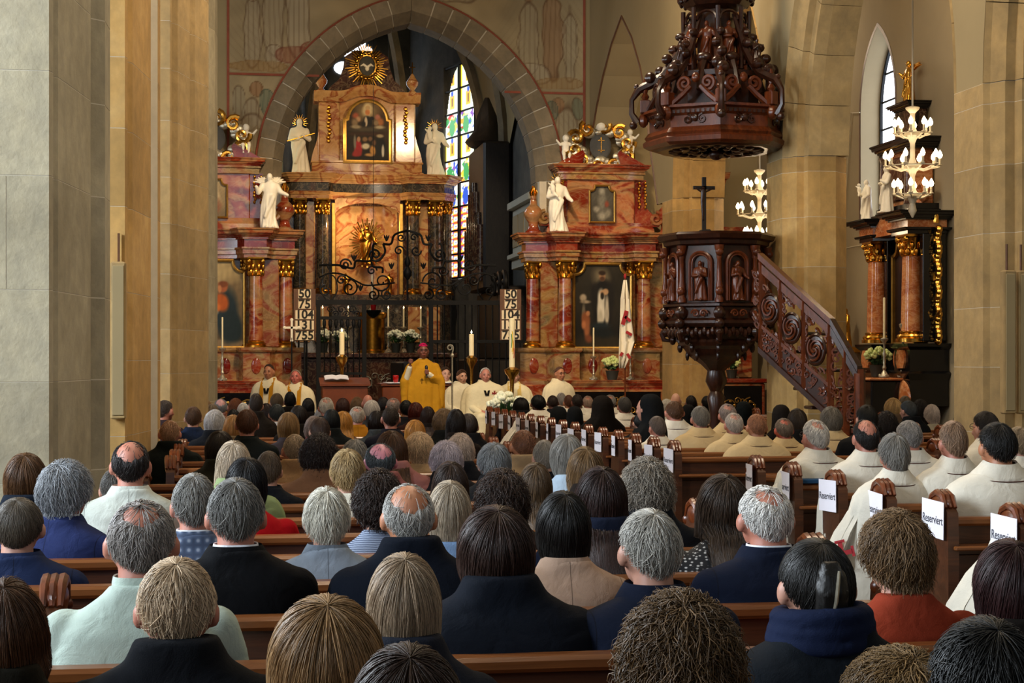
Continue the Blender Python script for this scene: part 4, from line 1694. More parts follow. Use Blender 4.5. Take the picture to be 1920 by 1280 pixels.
# --- white flag with red crosses leaning before the right altar
fl_ = thing('flag', 'white flag with red crosses furled on a pole before the side altar', 'flag', at_y(1172, 700, AY - 1.6) * 1.0)
fl_.location.z = .3
base = fl_.location
pt = at_y(1172, 520, AY - 1.6)
MB().tube([(0, 0, 0), (pt.x - base.x, 0, pt.z - .3)], .014, 8).build('pole', 'carved_wood_red', fl_)
MB().ell((pt.x - base.x, 0, pt.z - .3 + .02), (.025, .025, .05)).build('finial', 'red_cloth', fl_)
zs_ = [525, 560, 600, 640, 668, 690]
wl_ = [-3, -9, -11, -13, -14, -13]
wr_ = [3, 9, 12, 17, 8, -2]
rings = []
for y_, a, b in zip(zs_, wl_, wr_):
    z = at_y(1172, y_, AY - 1.6).z - .3
    s = (AY - 1.6) / FPX
    ring = []
    for i in range(25):
        u = i / 24
        x = (a + (b - a) * u) * s
        ring.append((x, -.03 + .035 * math.sin(u * 13 + z * 3), z))
    rings.append(ring)
V = np.array(rings).reshape(-1, 3)
F = [(r * 25 + i, r * 25 + i + 1, (r + 1) * 25 + i + 1, (r + 1) * 25 + i) for r in range(5) for i in range(24)]
o = MB().add(V, F).build('cloth', 'white_statue', fl_)
md = o.modifiers.new('t', 'SOLIDIFY')
md.thickness = .006
cr = MB()


def flag_bar(x0, z0, x1, z1, w):
    d = np.array((x1 - x0, z1 - z0))
    n_ = np.array((-d[1], d[0])) / np.linalg.norm(d) * w / 2
    cr.add([(x0 + n_[0], -.078, z0 + n_[1]), (x0 - n_[0], -.078, z0 - n_[1]), (x1 - n_[0], -.078, z1 - n_[1]), (x1 + n_[0], -.078, z1 + n_[1])], [(0, 1, 2, 3)])


zc = at_y(1172, 600, AY - 1.6).z - .3
flag_bar(-.06, zc - .08, .01, zc + .16, .07)
flag_bar(-.02, zc + .06, .08, zc - .02, .05)
flag_bar(.0, zc - .2, .1, zc - .26, .05)
flag_bar(-.1, zc - .62, -.06, zc - .56, .05)
flag_bar(.02, zc - .58, .07, zc - .66, .05)
for k_ in range(len(cr.V)):
    o = MB().add(cr.V[k_], [(0, 1, 2, 3)]).build('red_cross_bar', 'red_cloth', fl_, smooth=False)
    o.modifiers.new('t', 'SOLIDIFY').thickness = .004

# ================================================================== HIGH ALTAR
HY_ = 41.6
hs = HY_ / FPX


def hz(py):
    return at_y(690, py, HY_ - .6).z


ha = thing('high_altar', 'tall baroque high altar with marble columns and painted upper storey', 'altar', (AX, HY_, 0))
MB().bevel_box(-1.9, 1.9, -2.0, -.9, .55, 1.78, .02).build('mensa', 'dark_marble', ha)
m = MB()
m.bevel_box(-2.0, 2.0, -2.08, -.9, 1.78, 1.9, .02)
m.build('mensa_slab', 'dark_marble', ha)
scroll_panel(ha, 'mensa_scroll', 1.6, .6, -2.01, 'silver', .012, 2, .9, .4, 1, 3)
hp = [(-2.0, 0), (-2.0, -.6), (-1.75, -.95), (-.95, -.95), (-.85, -.6), (.85, -.6), (.95, -.95), (1.75, -.95), (2.0, -.6), (2.0, 0)]
moulding(ha, 'pedestal', hp, [(.55, .02), (1.9, .02), (2.0, 0), (3.1, 0), (3.15, .05), (3.3, .05)], 'grey_marble')
for x in (-1.55, 1.55, -1.1, 1.1):
    MB().bevel_box(x - .16, x + .16, -.985, -.94, 2.15, 3.0, .012).build('pedestal_panel', 'cream_marble', ha)
for x0_, x1_, y0_, z0_ in ((-1.95, -.74, -.35, 3.2), (.74, 1.95, -.35, 3.2), (-.74, .74, -.35, 5.45), (-.74, .74, -.04, 3.2)):
    MB().box(x0_, x1_, y0_, 0, z0_, 5.7).build('backing', 'dark_marble', ha, smooth=False)
for s in (-1, 1):
    for x, y in ((1.62, -.68), (1.08, -.74)):
        column(ha, s * x, y, 3.3, 5.58, .15, 'grey_marble', 'gold')
    column(ha, s * 1.95, -.35, 3.3, 5.58, .12, 'grey_marble', 'gold')
    MB().bevel_box(min(s * .76, s * .86), max(s * .76, s * .86), -.62, -.3, 3.3, 5.5, .015).build('niche_edge', 'gilt_frame', ha)
    MB().bevel_box(min(s * 1.25, s * 1.48), max(s * 1.25, s * 1.48), -.5, -.3, 3.3, 5.55, .02).build('pilaster', 'cream_marble', ha)
he = [(-2.15, 0), (-2.15, -.5), (-1.85, -.9), (-.92, -.98), (-.8, -.7), (0, -.56), (.8, -.7), (.92, -.98), (1.85, -.9), (2.15, -.5), (2.15, 0)]
moulding(ha, 'architrave', he, [(5.57, -.03), (5.65, -.03), (5.66, 0), (5.74, .02)], 'cream_marble')
moulding(ha, 'frieze', he, [(5.73, -.04), (5.96, -.04)], 'grey_marble')
cornice(ha, he, 5.95, 6.16, .18, 'cream_marble')
# niche with rays and madonna
ni = MB()
rings = []
for z in np.linspace(3.3, 5.45, 9):
    ring = []
    for i in range(13):
        a = math.pi * i / 12
        ring.append((.74 * math.cos(a), -.33 + .26 * math.sin(a), z))
    rings.append(ring)
ni.add(np.array(rings).reshape(-1, 3), [(r * 13 + i, r * 13 + i + 1, (r + 1) * 13 + i + 1, (r + 1) * 13 + i) for r in range(8) for i in range(12)])
ni.build('niche', 'cream_marble', ha)
m = MB()
m.prism([(-.78, 5.2)] + [(.78 * -math.cos(a), 5.2 + .3 * math.sin(a)) for a in np.linspace(0, math.pi, 14)] + [(.78, 5.2), (.78, 5.6), (-.78, 5.6)][0:3], 'y', -.66, -.5)
m.build('niche_hood', 'cream_marble', ha, smooth=False)
ra = MB()
for i in range(44):
    a = 2 * math.pi * i / 44
    r0, r1 = .14, (.44 if i % 2 else .36)
    ra.tube([(r0 * math.cos(a), -.46, 4.55 + 1.35 * r0 * math.sin(a)), (r1 * math.cos(a), -.5, 4.55 + 1.35 * r1 * math.sin(a))], [.014, .024], 4)
ra.build('ray_wreath', 'gold_bright', ha)
statue('madonna', '', 'child', (0, -.52, 4.02), .95, 'gold', parent=ha)
for s in (-1, 1):
    statue('kneeling_angel', '', 'pray', (s * .52, -.6, 3.32), .5, 'gold', parent=ha)
# upper storey
uq = [(-1.3, -.02), (-1.3, -.5), (-.72, -.62), (.72, -.62), (1.3, -.5), (1.3, -.02)]
moulding(ha, 'attic_base', uq, [(6.15, .06), (6.24, .06), (6.26, .02), (6.45, .02), (6.46, .05), (6.5, .05)], 'cream_marble')
MB().box(-.72, .72, -.4, 0, 6.48, 8.1).build('attic', 'cream_marble', ha, smooth=False)
for s in (-1, 1):
    MB().bevel_box(min(s * .66, s * 1.16), max(s * .66, s * 1.16), -.56, -.02, 6.48, 7.92, .03).build('attic_pilaster', 'cream_marble', ha)
    m = MB()
    pts = [(s * 1.14, 7.3), (s * 1.2, 7.0), (s * 1.3, 6.7), (s * 1.34, 6.5), (s * 1.14, 6.5)]
    m.prism(pts[::-1] if s > 0 else pts, 'y', -.45, -.05)
    m.build('attic_wing', 'cream_marble', ha, smooth=False)
    g = MB()
    for k in range(10):
        g.ell((s * (.92 + .02 * math.sin(k * 1.7)), -.58, 7.78 - .09 * k), (.05, .03, .05), 6, 5)
    g.build('gilt_garland', 'gold', ha)


def arc_cornice(z, th, y0, y1, mat, name, bulge):
    m = MB()
    xs = np.linspace(-1.28, 1.28, 41)
    def zz(x):
        return z + bulge * math.exp(-(x / .5) ** 4) * math.cos(min(abs(x), .8) / .8 * math.pi / 2)
    rings = []
    for x in xs:
        ring = []
        for y, dz in ((y0, 0), (y0 - .04, th * .3), (y0 - .12, th * .55), (y0 - .16, th), (y1, th), (y1, 0)):
            ring.append((x, y, zz(x) + dz))
        rings.append(ring)
    m.loft(rings)
    return m.build(name, mat, ha, angle=35)


arc_cornice(7.92, .24, -.56, 0, 'cream_marble', 'curved_cornice', .16)
hero = painter('#1a1511', '#4a3522', [(.5, .84, .24, .15, '#8a7450', .6), (.5, .86, .12, .11, '#cbb88e', .3), (.5, .82, .055, .05, '#c07a48', .25), (.5, .90, .05, .035, '#b89a70', .3), (.50, .66, .10, .10, '#121318', .2), (.60, .72, .05, .03, '#121318', .25), (.46, .66, .035, .085, '#d0bda2', .2), (.40, .62, .05, .05, '#15161a', .25),
    (.22, .76, .07, .05, '#a0523a', .4), (.28, .70, .06, .05, '#b08a68', .35), (.20, .64, .07, .07, '#8a7458', .4), (.74, .74, .06, .05, '#b07060', .35), (.80, .66, .08, .07, '#a8683c', .4), (.70, .64, .06, .05, '#8a7458', .35), (.5, .53, .4, .04, '#4a4234', .6), (.78, .57, .12, .03, '#b0a284', .4), (.22, .57, .12, .03, '#9a8c70', .4),
    (.5, .45, .5, .03, '#3a241a', .5), (.27, .19, .09, .15, '#a8222c', .2), (.24, .10, .10, .07, '#9a2a2a', .25), (.29, .36, .04, .045, '#b98a6a', .25), (.20, .30, .03, .12, '#7a7468', .3), (.44, .36, .06, .04, '#8a6a4a', .35), (.56, .37, .05, .04, '#7a5a40', .35), (.46, .24, .09, .05, '#cfc4a8', .3), (.62, .17, .075, .09, '#c08a48', .25), (.55, .09, .10, .035, '#b88a50', .3), (.66, .30, .05, .05, '#6a4a34', .3),
    (.80, .24, .12, .16, '#14181c', .25), (.86, .15, .03, .11, '#c9c2b0', .25), (.80, .42, .08, .03, '#a89878', .35), (.5, .03, .6, .04, '#1a1512', .3)], 12)
hw, hh = 1.02, 1.4
arcp = [(-hw / 2, 0), (hw / 2, 0), (hw / 2, .93)] + [(.44 * math.cos(a), .95 + .44 * math.sin(a)) for a in np.linspace(0, math.pi, 15)] + [(-hw / 2, .93)]
picture(ha, 0, -.63, 6.52, hw, hh, 0, hero, .08, poly=arcp)
# crowning gable with sunburst
m = MB()
gp = [(-.95, 8.2), (.95, 8.2), (.86, 8.32), (.66, 8.5), (.56, 8.8), (.52, 9.05), (.3, 9.2), (-.3, 9.2), (-.52, 9.05), (-.56, 8.8), (-.66, 8.5), (-.86, 8.32)]
m.prism(gp, 'y', -.35, -.1)
m.build('gable', 'dark_marble', ha, smooth=False)
sb = MB()
r_ = np.random.default_rng(3)
for i in range(46):
    a = 2 * math.pi * i / 46
    L = .36 + .2 * r_.random()
    sb.tube([(.2 * math.cos(a), -.42, 8.82 + .24 * math.sin(a)), (L * math.cos(a), -.46, 8.82 + 1.1 * L * math.sin(a))], [.03, .012], 4)
for i in range(18):
    a = 2 * math.pi * i / 18
    sb.ell((.27 * math.cos(a), -.44, 8.82 + .31 * math.sin(a)), (.055, .05, .055), 7, 6)
sb.build('sunburst', 'gold_bright', ha)
m = MB()
m.ell((0, -.44, 8.82), (.19, .05, .24), 18, 12)
m.build('oval_glass', 'dark_stone', ha)
m = MB()
m.ell((0, -.5, 8.75), (.05, .03, .07))
for s in (-1, 1):
    m.tube([(0, -.5, 8.78), (s * .09, -.5, 8.84), (s * .16, -.5, 8.8)], [.03, .035, .01], 6)
m.build('dove', 'white_statue', ha)
for s in (-1, 1):
    u = bpy.data.objects.new('urn', None)
    COL.objects.link(u)
    u.parent = ha
    u.location = (s * 1.1, -.4, 8.16)
    MB().lathe([(.1, 0), (.1, .05), (.05, .1), (.14, .22), (.15, .3), (.08, .4), (.05, .46), (.02, .5)], 14).build('vase', 'cream_marble', u)
    m = MB()
    m.tube([(0, 0, .48), (0, 0, .78)], .014, 5)
    m.tube([(-.07, 0, .66), (.07, 0, .66)], .014, 5)
    m.build('cross', 'gold', u)
statue('saint_statue', 'white friar statue with staff on the left of the high altar', 'friar', (AX - 1.62, HY_ - .6, 6.17), 1.32, halo=13, pole=[(-.3, -.24, .75), (.35, -.2, .95)])
statue('saint_statue', 'white statue holding a child on the right of the high altar', 'child', (AX + 1.62, HY_ - .6, 6.17), 1.28, halo=13)
# tabernacle and altar furniture
tb = thing('tabernacle', 'gilded drum tabernacle with a silver crucifix on the high altar', 'tabernacle', (AX + .05, HY_ - 1.35, 1.9))
MB().lathe([(.34, 0), (.34, .05), (.3, .08), (.3, .8), (.34, .84), (.36, .92), (.34, .95)], 20).build('drum', 'gold', tb)
MB().lathe([(.12, .95), (.12, .98), (.06, 1.06), (.03, 1.15), (.02, 1.2)], 12).build('crucifix_foot', 'silver', tb)
m = MB()
m.box(-.02, .02, -.015, .015, 1.18, 1.85)
m.box(-.17, .17, -.015, .015, 1.58, 1.62)
m.build('crucifix', 'silver', tb, smooth=False)
for i, px in enumerate((605, 653, 728, 757, 789)):
    q = at_y(px, 660, HY_ - 1.5)
    candlestick('candlestick', '%s lit candle on the high altar behind the screen' % ('leftmost', 'second', 'third', 'fourth', 'rightmost')[i], (q.x, q.y, 1.9), .62, .42, 'silver', .02, True, 'high altar candles', base_r=.12)
for i, (px, lb) in enumerate(((606, 'pot of white flowers at the left end of the high altar'), (637, 'white flowers behind the large candle on the high altar'), (742, 'white flowers right of the tabernacle on the high altar'), (770, 'white flowers behind the bishop on the high altar'))):
    q = at_y(px, 665, HY_ - 1.75)
    flowers('flower_pot', lb, (q.x, q.y, 1.9), .42, .5, 7, .07, 'petal_white', True, 10 + i, 60)
lamp('niche_lamp', 'POINT', (AX - .45, HY_ - .9, 5.0), 30, WARM, radius=.05)

# ================================================================== IRON CHOIR SCREEN
SY = 31.6
isc = thing('choir_screen', 'black wrought iron choir screen with scrolled crest and gate', 'screen', (0, SY, .3))


def sp(px, py):
    q = at_y(px, py, SY)
    return (q.x, 0, q.z - .3)


def rod(p, q, r=.02, name='bar', n=6):
    return MB().tube([sp(*p), sp(*q)], r, n).build(name, 'iron', isc)


for x in (597, 683, 808, 985):
    rod((x, 830), (x, 563), .055, 'post', 4)
rod((540, 566), (1005, 568), .06, 'top_rail', 4)
rod((597, 596), (683, 596), .04, 'gate_rail', 4)
rod((597, 700), (683, 700), .035, 'gate_rail', 4)
rod((597, 745), (683, 745), .035, 'gate_rail', 4)
for x in np.linspace(608, 674, 7):
    rod((x, 830), (x, 598), .012)
    q = sp(x, 600)
    mm = MB()
    mm.ell((q[0], 0, q[2] - .06), (.035, .015, .1), 6, 5)
    mm.build('spear_leaf', 'iron', isc)
rod((808, 640), (985, 640), .04, 'lower_rail', 4)
rod((808, 740), (985, 740), .04, 'lower_rail', 4)
for x in np.linspace(820, 975, 13):
    rod((x, 830), (x, 570), .014)
for x in (560, 575):
    rod((x, 830), (x, 566), .02)


def iron_scroll(px, py, rpx, turns, a0, sgn, r=.016, n=28):
    c = sp(px, py)
    s = SY / FPX
    MB().tube(spiral((c[0], c[2]), rpx * s, turns, a0, sgn=sgn, n=n), r, 5).build('scroll', 'iron', isc)


def iron_path(pts, r=.018):
    # smooth through the given pixels
    P = [np.array(sp(*p)) for p in pts]
    out = []
    for i in range(len(P) - 1):
        p0, p1, p2, p3 = P[max(i - 1, 0)], P[i], P[i + 1], P[min(i + 2, len(P) - 1)]
        for u in np.linspace(0, 1, 6)[:-1]:
            out.append(.5 * ((2 * p1) + (-p0 + p2) * u + (2 * p0 - 5 * p1 + 4 * p2 - p3) * u ** 2 + (-p0 + 3 * p1 - 3 * p2 + p3) * u ** 3))
    out.append(P[-1])
    MB().tube(out, r, 5).build('scroll_bar', 'iron', isc)


AXP = 764       # middle of the crest in the picture
for s in (1, -1):
    def M(x):
        return AXP + s * (AXP - x) * -1 if s > 0 else AXP + (AXP - x)
    iron_scroll(M(647), 496, 12, 1.7, 0, 1 * s, .018)
    iron_path([(M(598), 497), (M(635), 497), (M(662), 503), (M(668), 489), (M(695), 488), (M(700), 460), (M(706), 457)], .022)
    iron_scroll(M(704), 477, 14, 1.7, math.pi * (0 if s > 0 else 1), -1 * s, .02)
    iron_path([(M(718), 457), (M(733), 457), (M(740), 440), (M(764), 432)], .022)
    iron_path([(M(718), 457), (M(722), 470), (M(716), 482), (M(704), 490)], .022)
    iron_path([(M(695), 488), (M(700), 500), (M(716), 502), (M(717), 512)], .022)
    iron_scroll(M(655), 540, 17, 1.5, math.pi / 2, -1 * s)
    iron_scroll(M(716), 528, 20, 1.5, math.pi, 1 * s)
    iron_scroll(M(610), 545, 11, 1.5, math.pi / 2, 1 * s)
    iron_scroll(M(700), 552, 12, 1.6, math.pi / 2, -1 * s)
    iron_scroll(M(725), 552, 11, 1.6, math.pi / 2, 1 * s)
    iron_scroll(M(640), 525, 10, 1.5, 0, 1 * s)
    iron_scroll(M(697), 507, 10, 1.5, 0, 1 * s)
    iron_path([(M(598), 520), (M(620), 512), (M(645), 515), (M(670), 528), (M(690), 535), (M(740), 530)], .016)
    iron_path([(M(612), 562), (M(600), 540), (M(610), 515), (M(628), 520), (M(632), 545), (M(622), 562)], .014)
    iron_scroll(M(748), 470, 10, 1.4, 0, 1 * s)
    iron_scroll(M(752), 445, 8, 1.3, 0, -1 * s)
    for x, y in ((M(664), 489), (M(725), 452), (M(734), 504), (M(676), 545), (M(617), 505)):
        c = sp(x, y)
        mm = MB()
        for k in (-1, 0, 1):
            mm.tube([(c[0], 0, c[2]), (c[0] + k * .035, 0, c[2] + .08), (c[0] + k * .05, 0, c[2] + .12)], [.014, .018, .004], 5)
        mm.build('fleur', 'iron', isc)
rod((AXP, 563), (AXP, 405), .02, 'spindle')
c = sp(AXP, 512)
MB().lathe([(.01, -.14), (.07, -.05), (.08, .02), (.03, .12), (.06, .2), (.01, .34)], 10, c).build('knop', 'iron', isc)
for x in (620, 640, 660):
    iron_scroll(x, 580, 8, 1.4, 0, 1, .01)
    iron_scroll(x + 10, 588, 6, 1.3, math.pi, -1, .01)
# dark choir stalls and organ case in the shadow on the right of the choir
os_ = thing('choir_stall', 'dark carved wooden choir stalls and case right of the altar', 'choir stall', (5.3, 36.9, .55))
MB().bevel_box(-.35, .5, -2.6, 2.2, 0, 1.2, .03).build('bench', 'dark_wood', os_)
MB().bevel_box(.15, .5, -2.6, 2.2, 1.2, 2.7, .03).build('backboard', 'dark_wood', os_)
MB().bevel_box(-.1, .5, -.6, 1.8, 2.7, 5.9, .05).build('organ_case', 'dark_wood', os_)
for k in range(7):
    MB().tube([(-.14, -.4 + .32 * k, 2.9), (-.14, -.4 + .32 * k, 4.6 + .5 * math.cos(k - 3))], .1, 10).build('pipe', 'dark_marble', os_)
MB().lathe([(.4, 0), (.5, .1), (.3, .35), (.22, .7), (.05, 1.1)], 8, (.15, .6, 5.9)).build('pinnacle', 'dark_wood', os_)
for y in (-2.2, -1.5, -.8):
    m = MB()
    m.tube(spiral((0, 2.75), .3, 1.4, 0, sgn=1, y=0), .05, 6)
    o = m.build('carved_scroll', 'dark_wood', os_)
    o.rotation_euler = (0, 0, math.pi / 2)
    o.location = (.1, y, 0)
MB().bevel_box(-2.1, -1.6, -3.2, -.6, 0, 1.15, .03).build('front_bench', 'dark_wood', os_)
# pale gallery parapet in the choir
gy = thing('gallery_parapet', 'pale moulded gallery parapet inside the choir on the right', 'gallery', (5.78, 32.9, 0))
for (z0, z1, o_) in ((3.55, 3.75, .02), (3.75, 3.85, .1), (3.85, 4.75, 0.0), (4.75, 4.9, .1)):
    MB().bevel_box(-.3 - o_, .06, -1.2 - o_, 1.2 + o_, z0, z1, .015).build('moulding', 'plaster_grey', gy)
for y in (-.7, .1, .8):
    MB().bevel_box(-.32, -.29, y - .3, y + .3, 3.98, 4.62, .01).build('panel', 'plaster', gy)
MB().bevel_box(-.2, .05, -1.1, -.8, .55, 3.55, .03).build('support', 'plaster_grey', gy)

# ================================================================== HYMN BOARDS
DIG = {s: text_mesh(s, .205, 'hymn_number', .002, .0055) for s in ('50', '75', '104', '131', '755')}


def hymn_board(label, px, Y):
    q = at_y(px, 590, Y)
    s = Y / FPX * 1.0
    w, h = 41 * s, 97 * s
    t = thing('hymn_board', label, 'hymn board', (q.x, Y, q.z - h / 2), 0, 'wooden hymn boards')
    MB().bevel_box(-w / 2, w / 2, -.03, 0, 0, h, .006).build('board', 'board_wood', t)
    m = MB()
    m.tube([(0, .02, 0), (0, .02, -(q.z - h / 2) + .3)], .018, 8)
    m.build('stand_pole', 'iron', t)
    off = -.03 if px < 700 else 0.0
    for i, n in enumerate(('50', '75', '104', '131', '755')):
        cw2 = (.215 if len(n) == 2 else .315)
        z = h - h / 5 * (i + .5)
        c = MB()
        c.bevel_box(-cw2 / 2, cw2 / 2, -.042, -.03, z - h / 10 + .012, z + h / 10 - .012, .003)
        cd = c.build('number_card', 'card', t)
        o = bpy.data.objects.new('number', DIG[n])
        if not DIG[n].materials:
            DIG[n].materials.append(MATS['ink'])
        COL.objects.link(o)
        o.parent = cd
        o.location = (0, -.045, z)
        o.rotation_euler = (math.pi / 2, 0, 0)


hymn_board('brown hymn board reading 50 75 104 131 755 beside the seated priests', 571, 29.2)
hymn_board('brown hymn board half covered by the paschal candle', 957, 29.2)

# ================================================================== PULPIT
PX_, PY_ = 5.60, 19.62
pu = thing('pulpit', 'dark carved wooden pulpit on a slender post with saint figures', 'pulpit', (PX_, PY_, 0), math.radians(10))


def octo(r, n=8, a0=None):
    a0 = math.pi / n if a0 is None else a0
    return [(r * math.cos(a0 + 2 * math.pi * i / n), r * math.sin(a0 + 2 * math.pi * i / n)) for i in range(n)]


def ring_loft(parent, name, prof, mat, n=8, a0=None):
    rings = [[(x, y, z) for x, y in octo(r, n, a0)] for r, z in prof]
    return MB().loft(rings).build(name, mat, parent, angle=20)


ring_loft(pu, 'rim', [(.58, 3.06), (.62, 3.08), (.63, 3.12), (.68, 3.14), (.70, 3.19), (.66, 3.22), (.56, 3.22)], 'carved_wood')
ring_loft(pu, 'basket', [(.56, 2.36), (.56, 3.07)], 'carved_wood')
ring_loft(pu, 'plinth', [(.52, 2.10), (.58, 2.12), (.62, 2.16), (.62, 2.19), (.58, 2.22), (.58, 2.34), (.63, 2.36), (.63, 2.385), (.57, 2.40)], 'carved_wood')
ring_loft(pu, 'lower_cup', [(.10, 1.60), (.18, 1.68), (.30, 1.76), (.34, 1.80), (.38, 1.86), (.44, 1.90), (.46, 1.94), (.44, 1.97), (.48, 2.02), (.54, 2.10)], 'carved_wood')
m = MB()
m.lathe([(.2, 0), (.2, .12), (.12, .2), (.09, .6), (.075, 1.1), (.11, 1.28), (.07, 1.36), (.13, 1.48), (.1, 1.62)], 14)
m.build('post', 'carved_wood', pu)
for i in range(8):
    a = 2 * math.pi * i / 8
    am = a + math.pi / 8
    # corner colonnette with carved foot and bracket
    cx, cy = .60 * math.cos(am), .60 * math.sin(am)
    m = MB()
    m.lathe([(.05, 2.40), (.05, 2.44), (.035, 2.47), (.04, 2.60), (.03, 2.64), (.026, 2.90), (.035, 2.92), (.03, 2.95), (.055, 3.02), (.06, 3.06)], 10, (cx, cy, 0))
    m.ell((cx * 1.02, cy * 1.02, 2.53), (.05, .05, .06), 8, 6)
    m.ell((cx * 1.04, cy * 1.04, 2.98), (.05, .05, .05), 8, 6)
    m.build('colonnette', 'carved_wood_red', pu)
    m = MB()
    m.ell((cx * 1.02, cy * 1.02, 2.28), (.075, .075, .08), 8, 6)
    m.ell((cx * 1.06, cy * 1.06, 2.16), (.06, .06, .06), 8, 6)
    for k in range(4):
        u = k / 3
        rr = .60 - .26 * u
        m.ell((rr * math.cos(am), rr * math.sin(am), 2.06 - .28 * u), (.055 - .01 * k, .055 - .01 * k, .06), 7, 5)
    m.tube([(x * math.cos(am), x * math.sin(am), z) for x, z in ((.6, 2.1), (.64, 2.04), (.62, 1.97), (.56, 1.96), (.55, 2.0))], [.03, .032, .028, .02, .012], 6)
    m.build('bracket', 'carved_wood', pu)
    # shell niche with a saint
    f = .535
    nx, ny = f * math.cos(a), f * math.sin(a)
    t_ = bpy.data.objects.new('niche', None)
    COL.objects.link(t_)
    t_.parent = pu
    t_.location = (nx, ny, 0)
    t_.rotation_euler = (0, 0, a + math.pi / 2)
    m = MB()
    arc = [(.13 * math.cos(q), 2.86 + .12 * math.sin(q)) for q in np.linspace(0, math.pi, 11)]
    m.tube([(.13, -.02, 2.42)] + [(x, -.02, z) for x, z in arc] + [(-.13, -.02, 2.42)], .02, 6)
    m.tube([(.10, -.02, 2.42)] + [(x * .76, -.025, 2.86 + (z - 2.86) * .76) for x, z in arc] + [(-.10, -.02, 2.42)], .009, 5)
    m.build('arch_trim', 'carved_wood_red', t_)
    b = bpy.data.objects.new('saint_figure', FIG[('pray', 'friar', 'child', 'reach')[i % 4]].copy())
    b.data.materials.clear()
    b.data.materials.append(MATS['carved_wood_red'])
    COL.objects.link(b)
    b.parent = t_
    b.location = (0, -.03, 2.42)
    b.scale = (.46, .46, .46)
    m = MB()
    m.tube(spiral((.05, 2.27), .05, 1.4, 0, y=-.06, n=14), .012, 5)
    m.tube(spiral((-.05, 2.27), .05, 1.4, math.pi, sgn=-1, y=-.06, n=14), .012, 5)
    m.build('frieze_scroll', 'carved_wood_red', t_)
    m = MB()
    for k in range(7):
        m.ell((-.15 + .05 * k, -.02, 2.07 - .03 * (k % 2)), (.03, .03, .05), 6, 5)
    m.build('fringe', 'carved_wood', t_)
# crucifix on the rim
cx_ = thing('crucifix', 'thin dark crucifix standing on the pulpit rim', 'crucifix', at_d(1320, 440, 20.2))
m = MB()
m.box(-.022, .022, -.02, .02, 0, .68)
m.box(-.13, .13, -.02, .02, .535, .575)
m.prism([(-.12, -.02), (.14, -.02), (.05, .06), (-.03, .06)], 'y', -.08, .08)
m.build('cross', 'dark_wood', cx_, smooth=False)
m = MB()
m.ell((-.02, -.035, .55), .022, 8, 6)
m.cap((-.02, -.035, .52), (-.03, -.035, .38), .03, .022)
m.cap((-.03, -.035, .38), (-.02, -.035, .18), .022, .012)
for s in (-1, 1):
    m.cap((-.02, -.03, .49), (s * .11, -.03, .55), .012, .008)
m.build('corpus', 'carved_wood', cx_)

# --- sounding board
cz = thing('pulpit_canopy', 'dark carved octagonal sounding board hanging above the pulpit', 'canopy', (PX_, PY_, 0), math.radians(10))
ring_loft(cz, 'underside', [(.80, 4.24), (.70, 4.20), (.3, 4.22)], 'carved_wood')
ring_loft(cz, 'cornice', [(.80, 4.22), (.86, 4.25), (.87, 4.30), (.83, 4.33), (.85, 4.36), (.82, 4.40), (.80, 4.42)], 'carved_wood_red')
ring_loft(cz, 'frieze', [(.79, 4.40), (.79, 4.56)], 'carved_wood_red')
ring_loft(cz, 'crown_moulding', [(.79, 4.55), (.82, 4.58), (.83, 4.62), (.88, 4.64), (.88, 4.67), (.74, 4.68), (.4, 4.7)], 'carved_wood_red')
ring_loft(cz, 'upper_drum', [(.50, 4.68), (.50, 5.02), (.55, 5.04), (.56, 5.10), (.46, 5.12), (.38, 5.14)], 'carved_wood')
ring_loft(cz, 'lantern_core', [(.22, 5.1), (.22, 5.86), (.36, 5.9), (.42, 5.96), (.43, 6.02), (.36, 6.05), (.2, 6.2), (.16, 6.6), (.1, 7.4)], 'carved_wood')
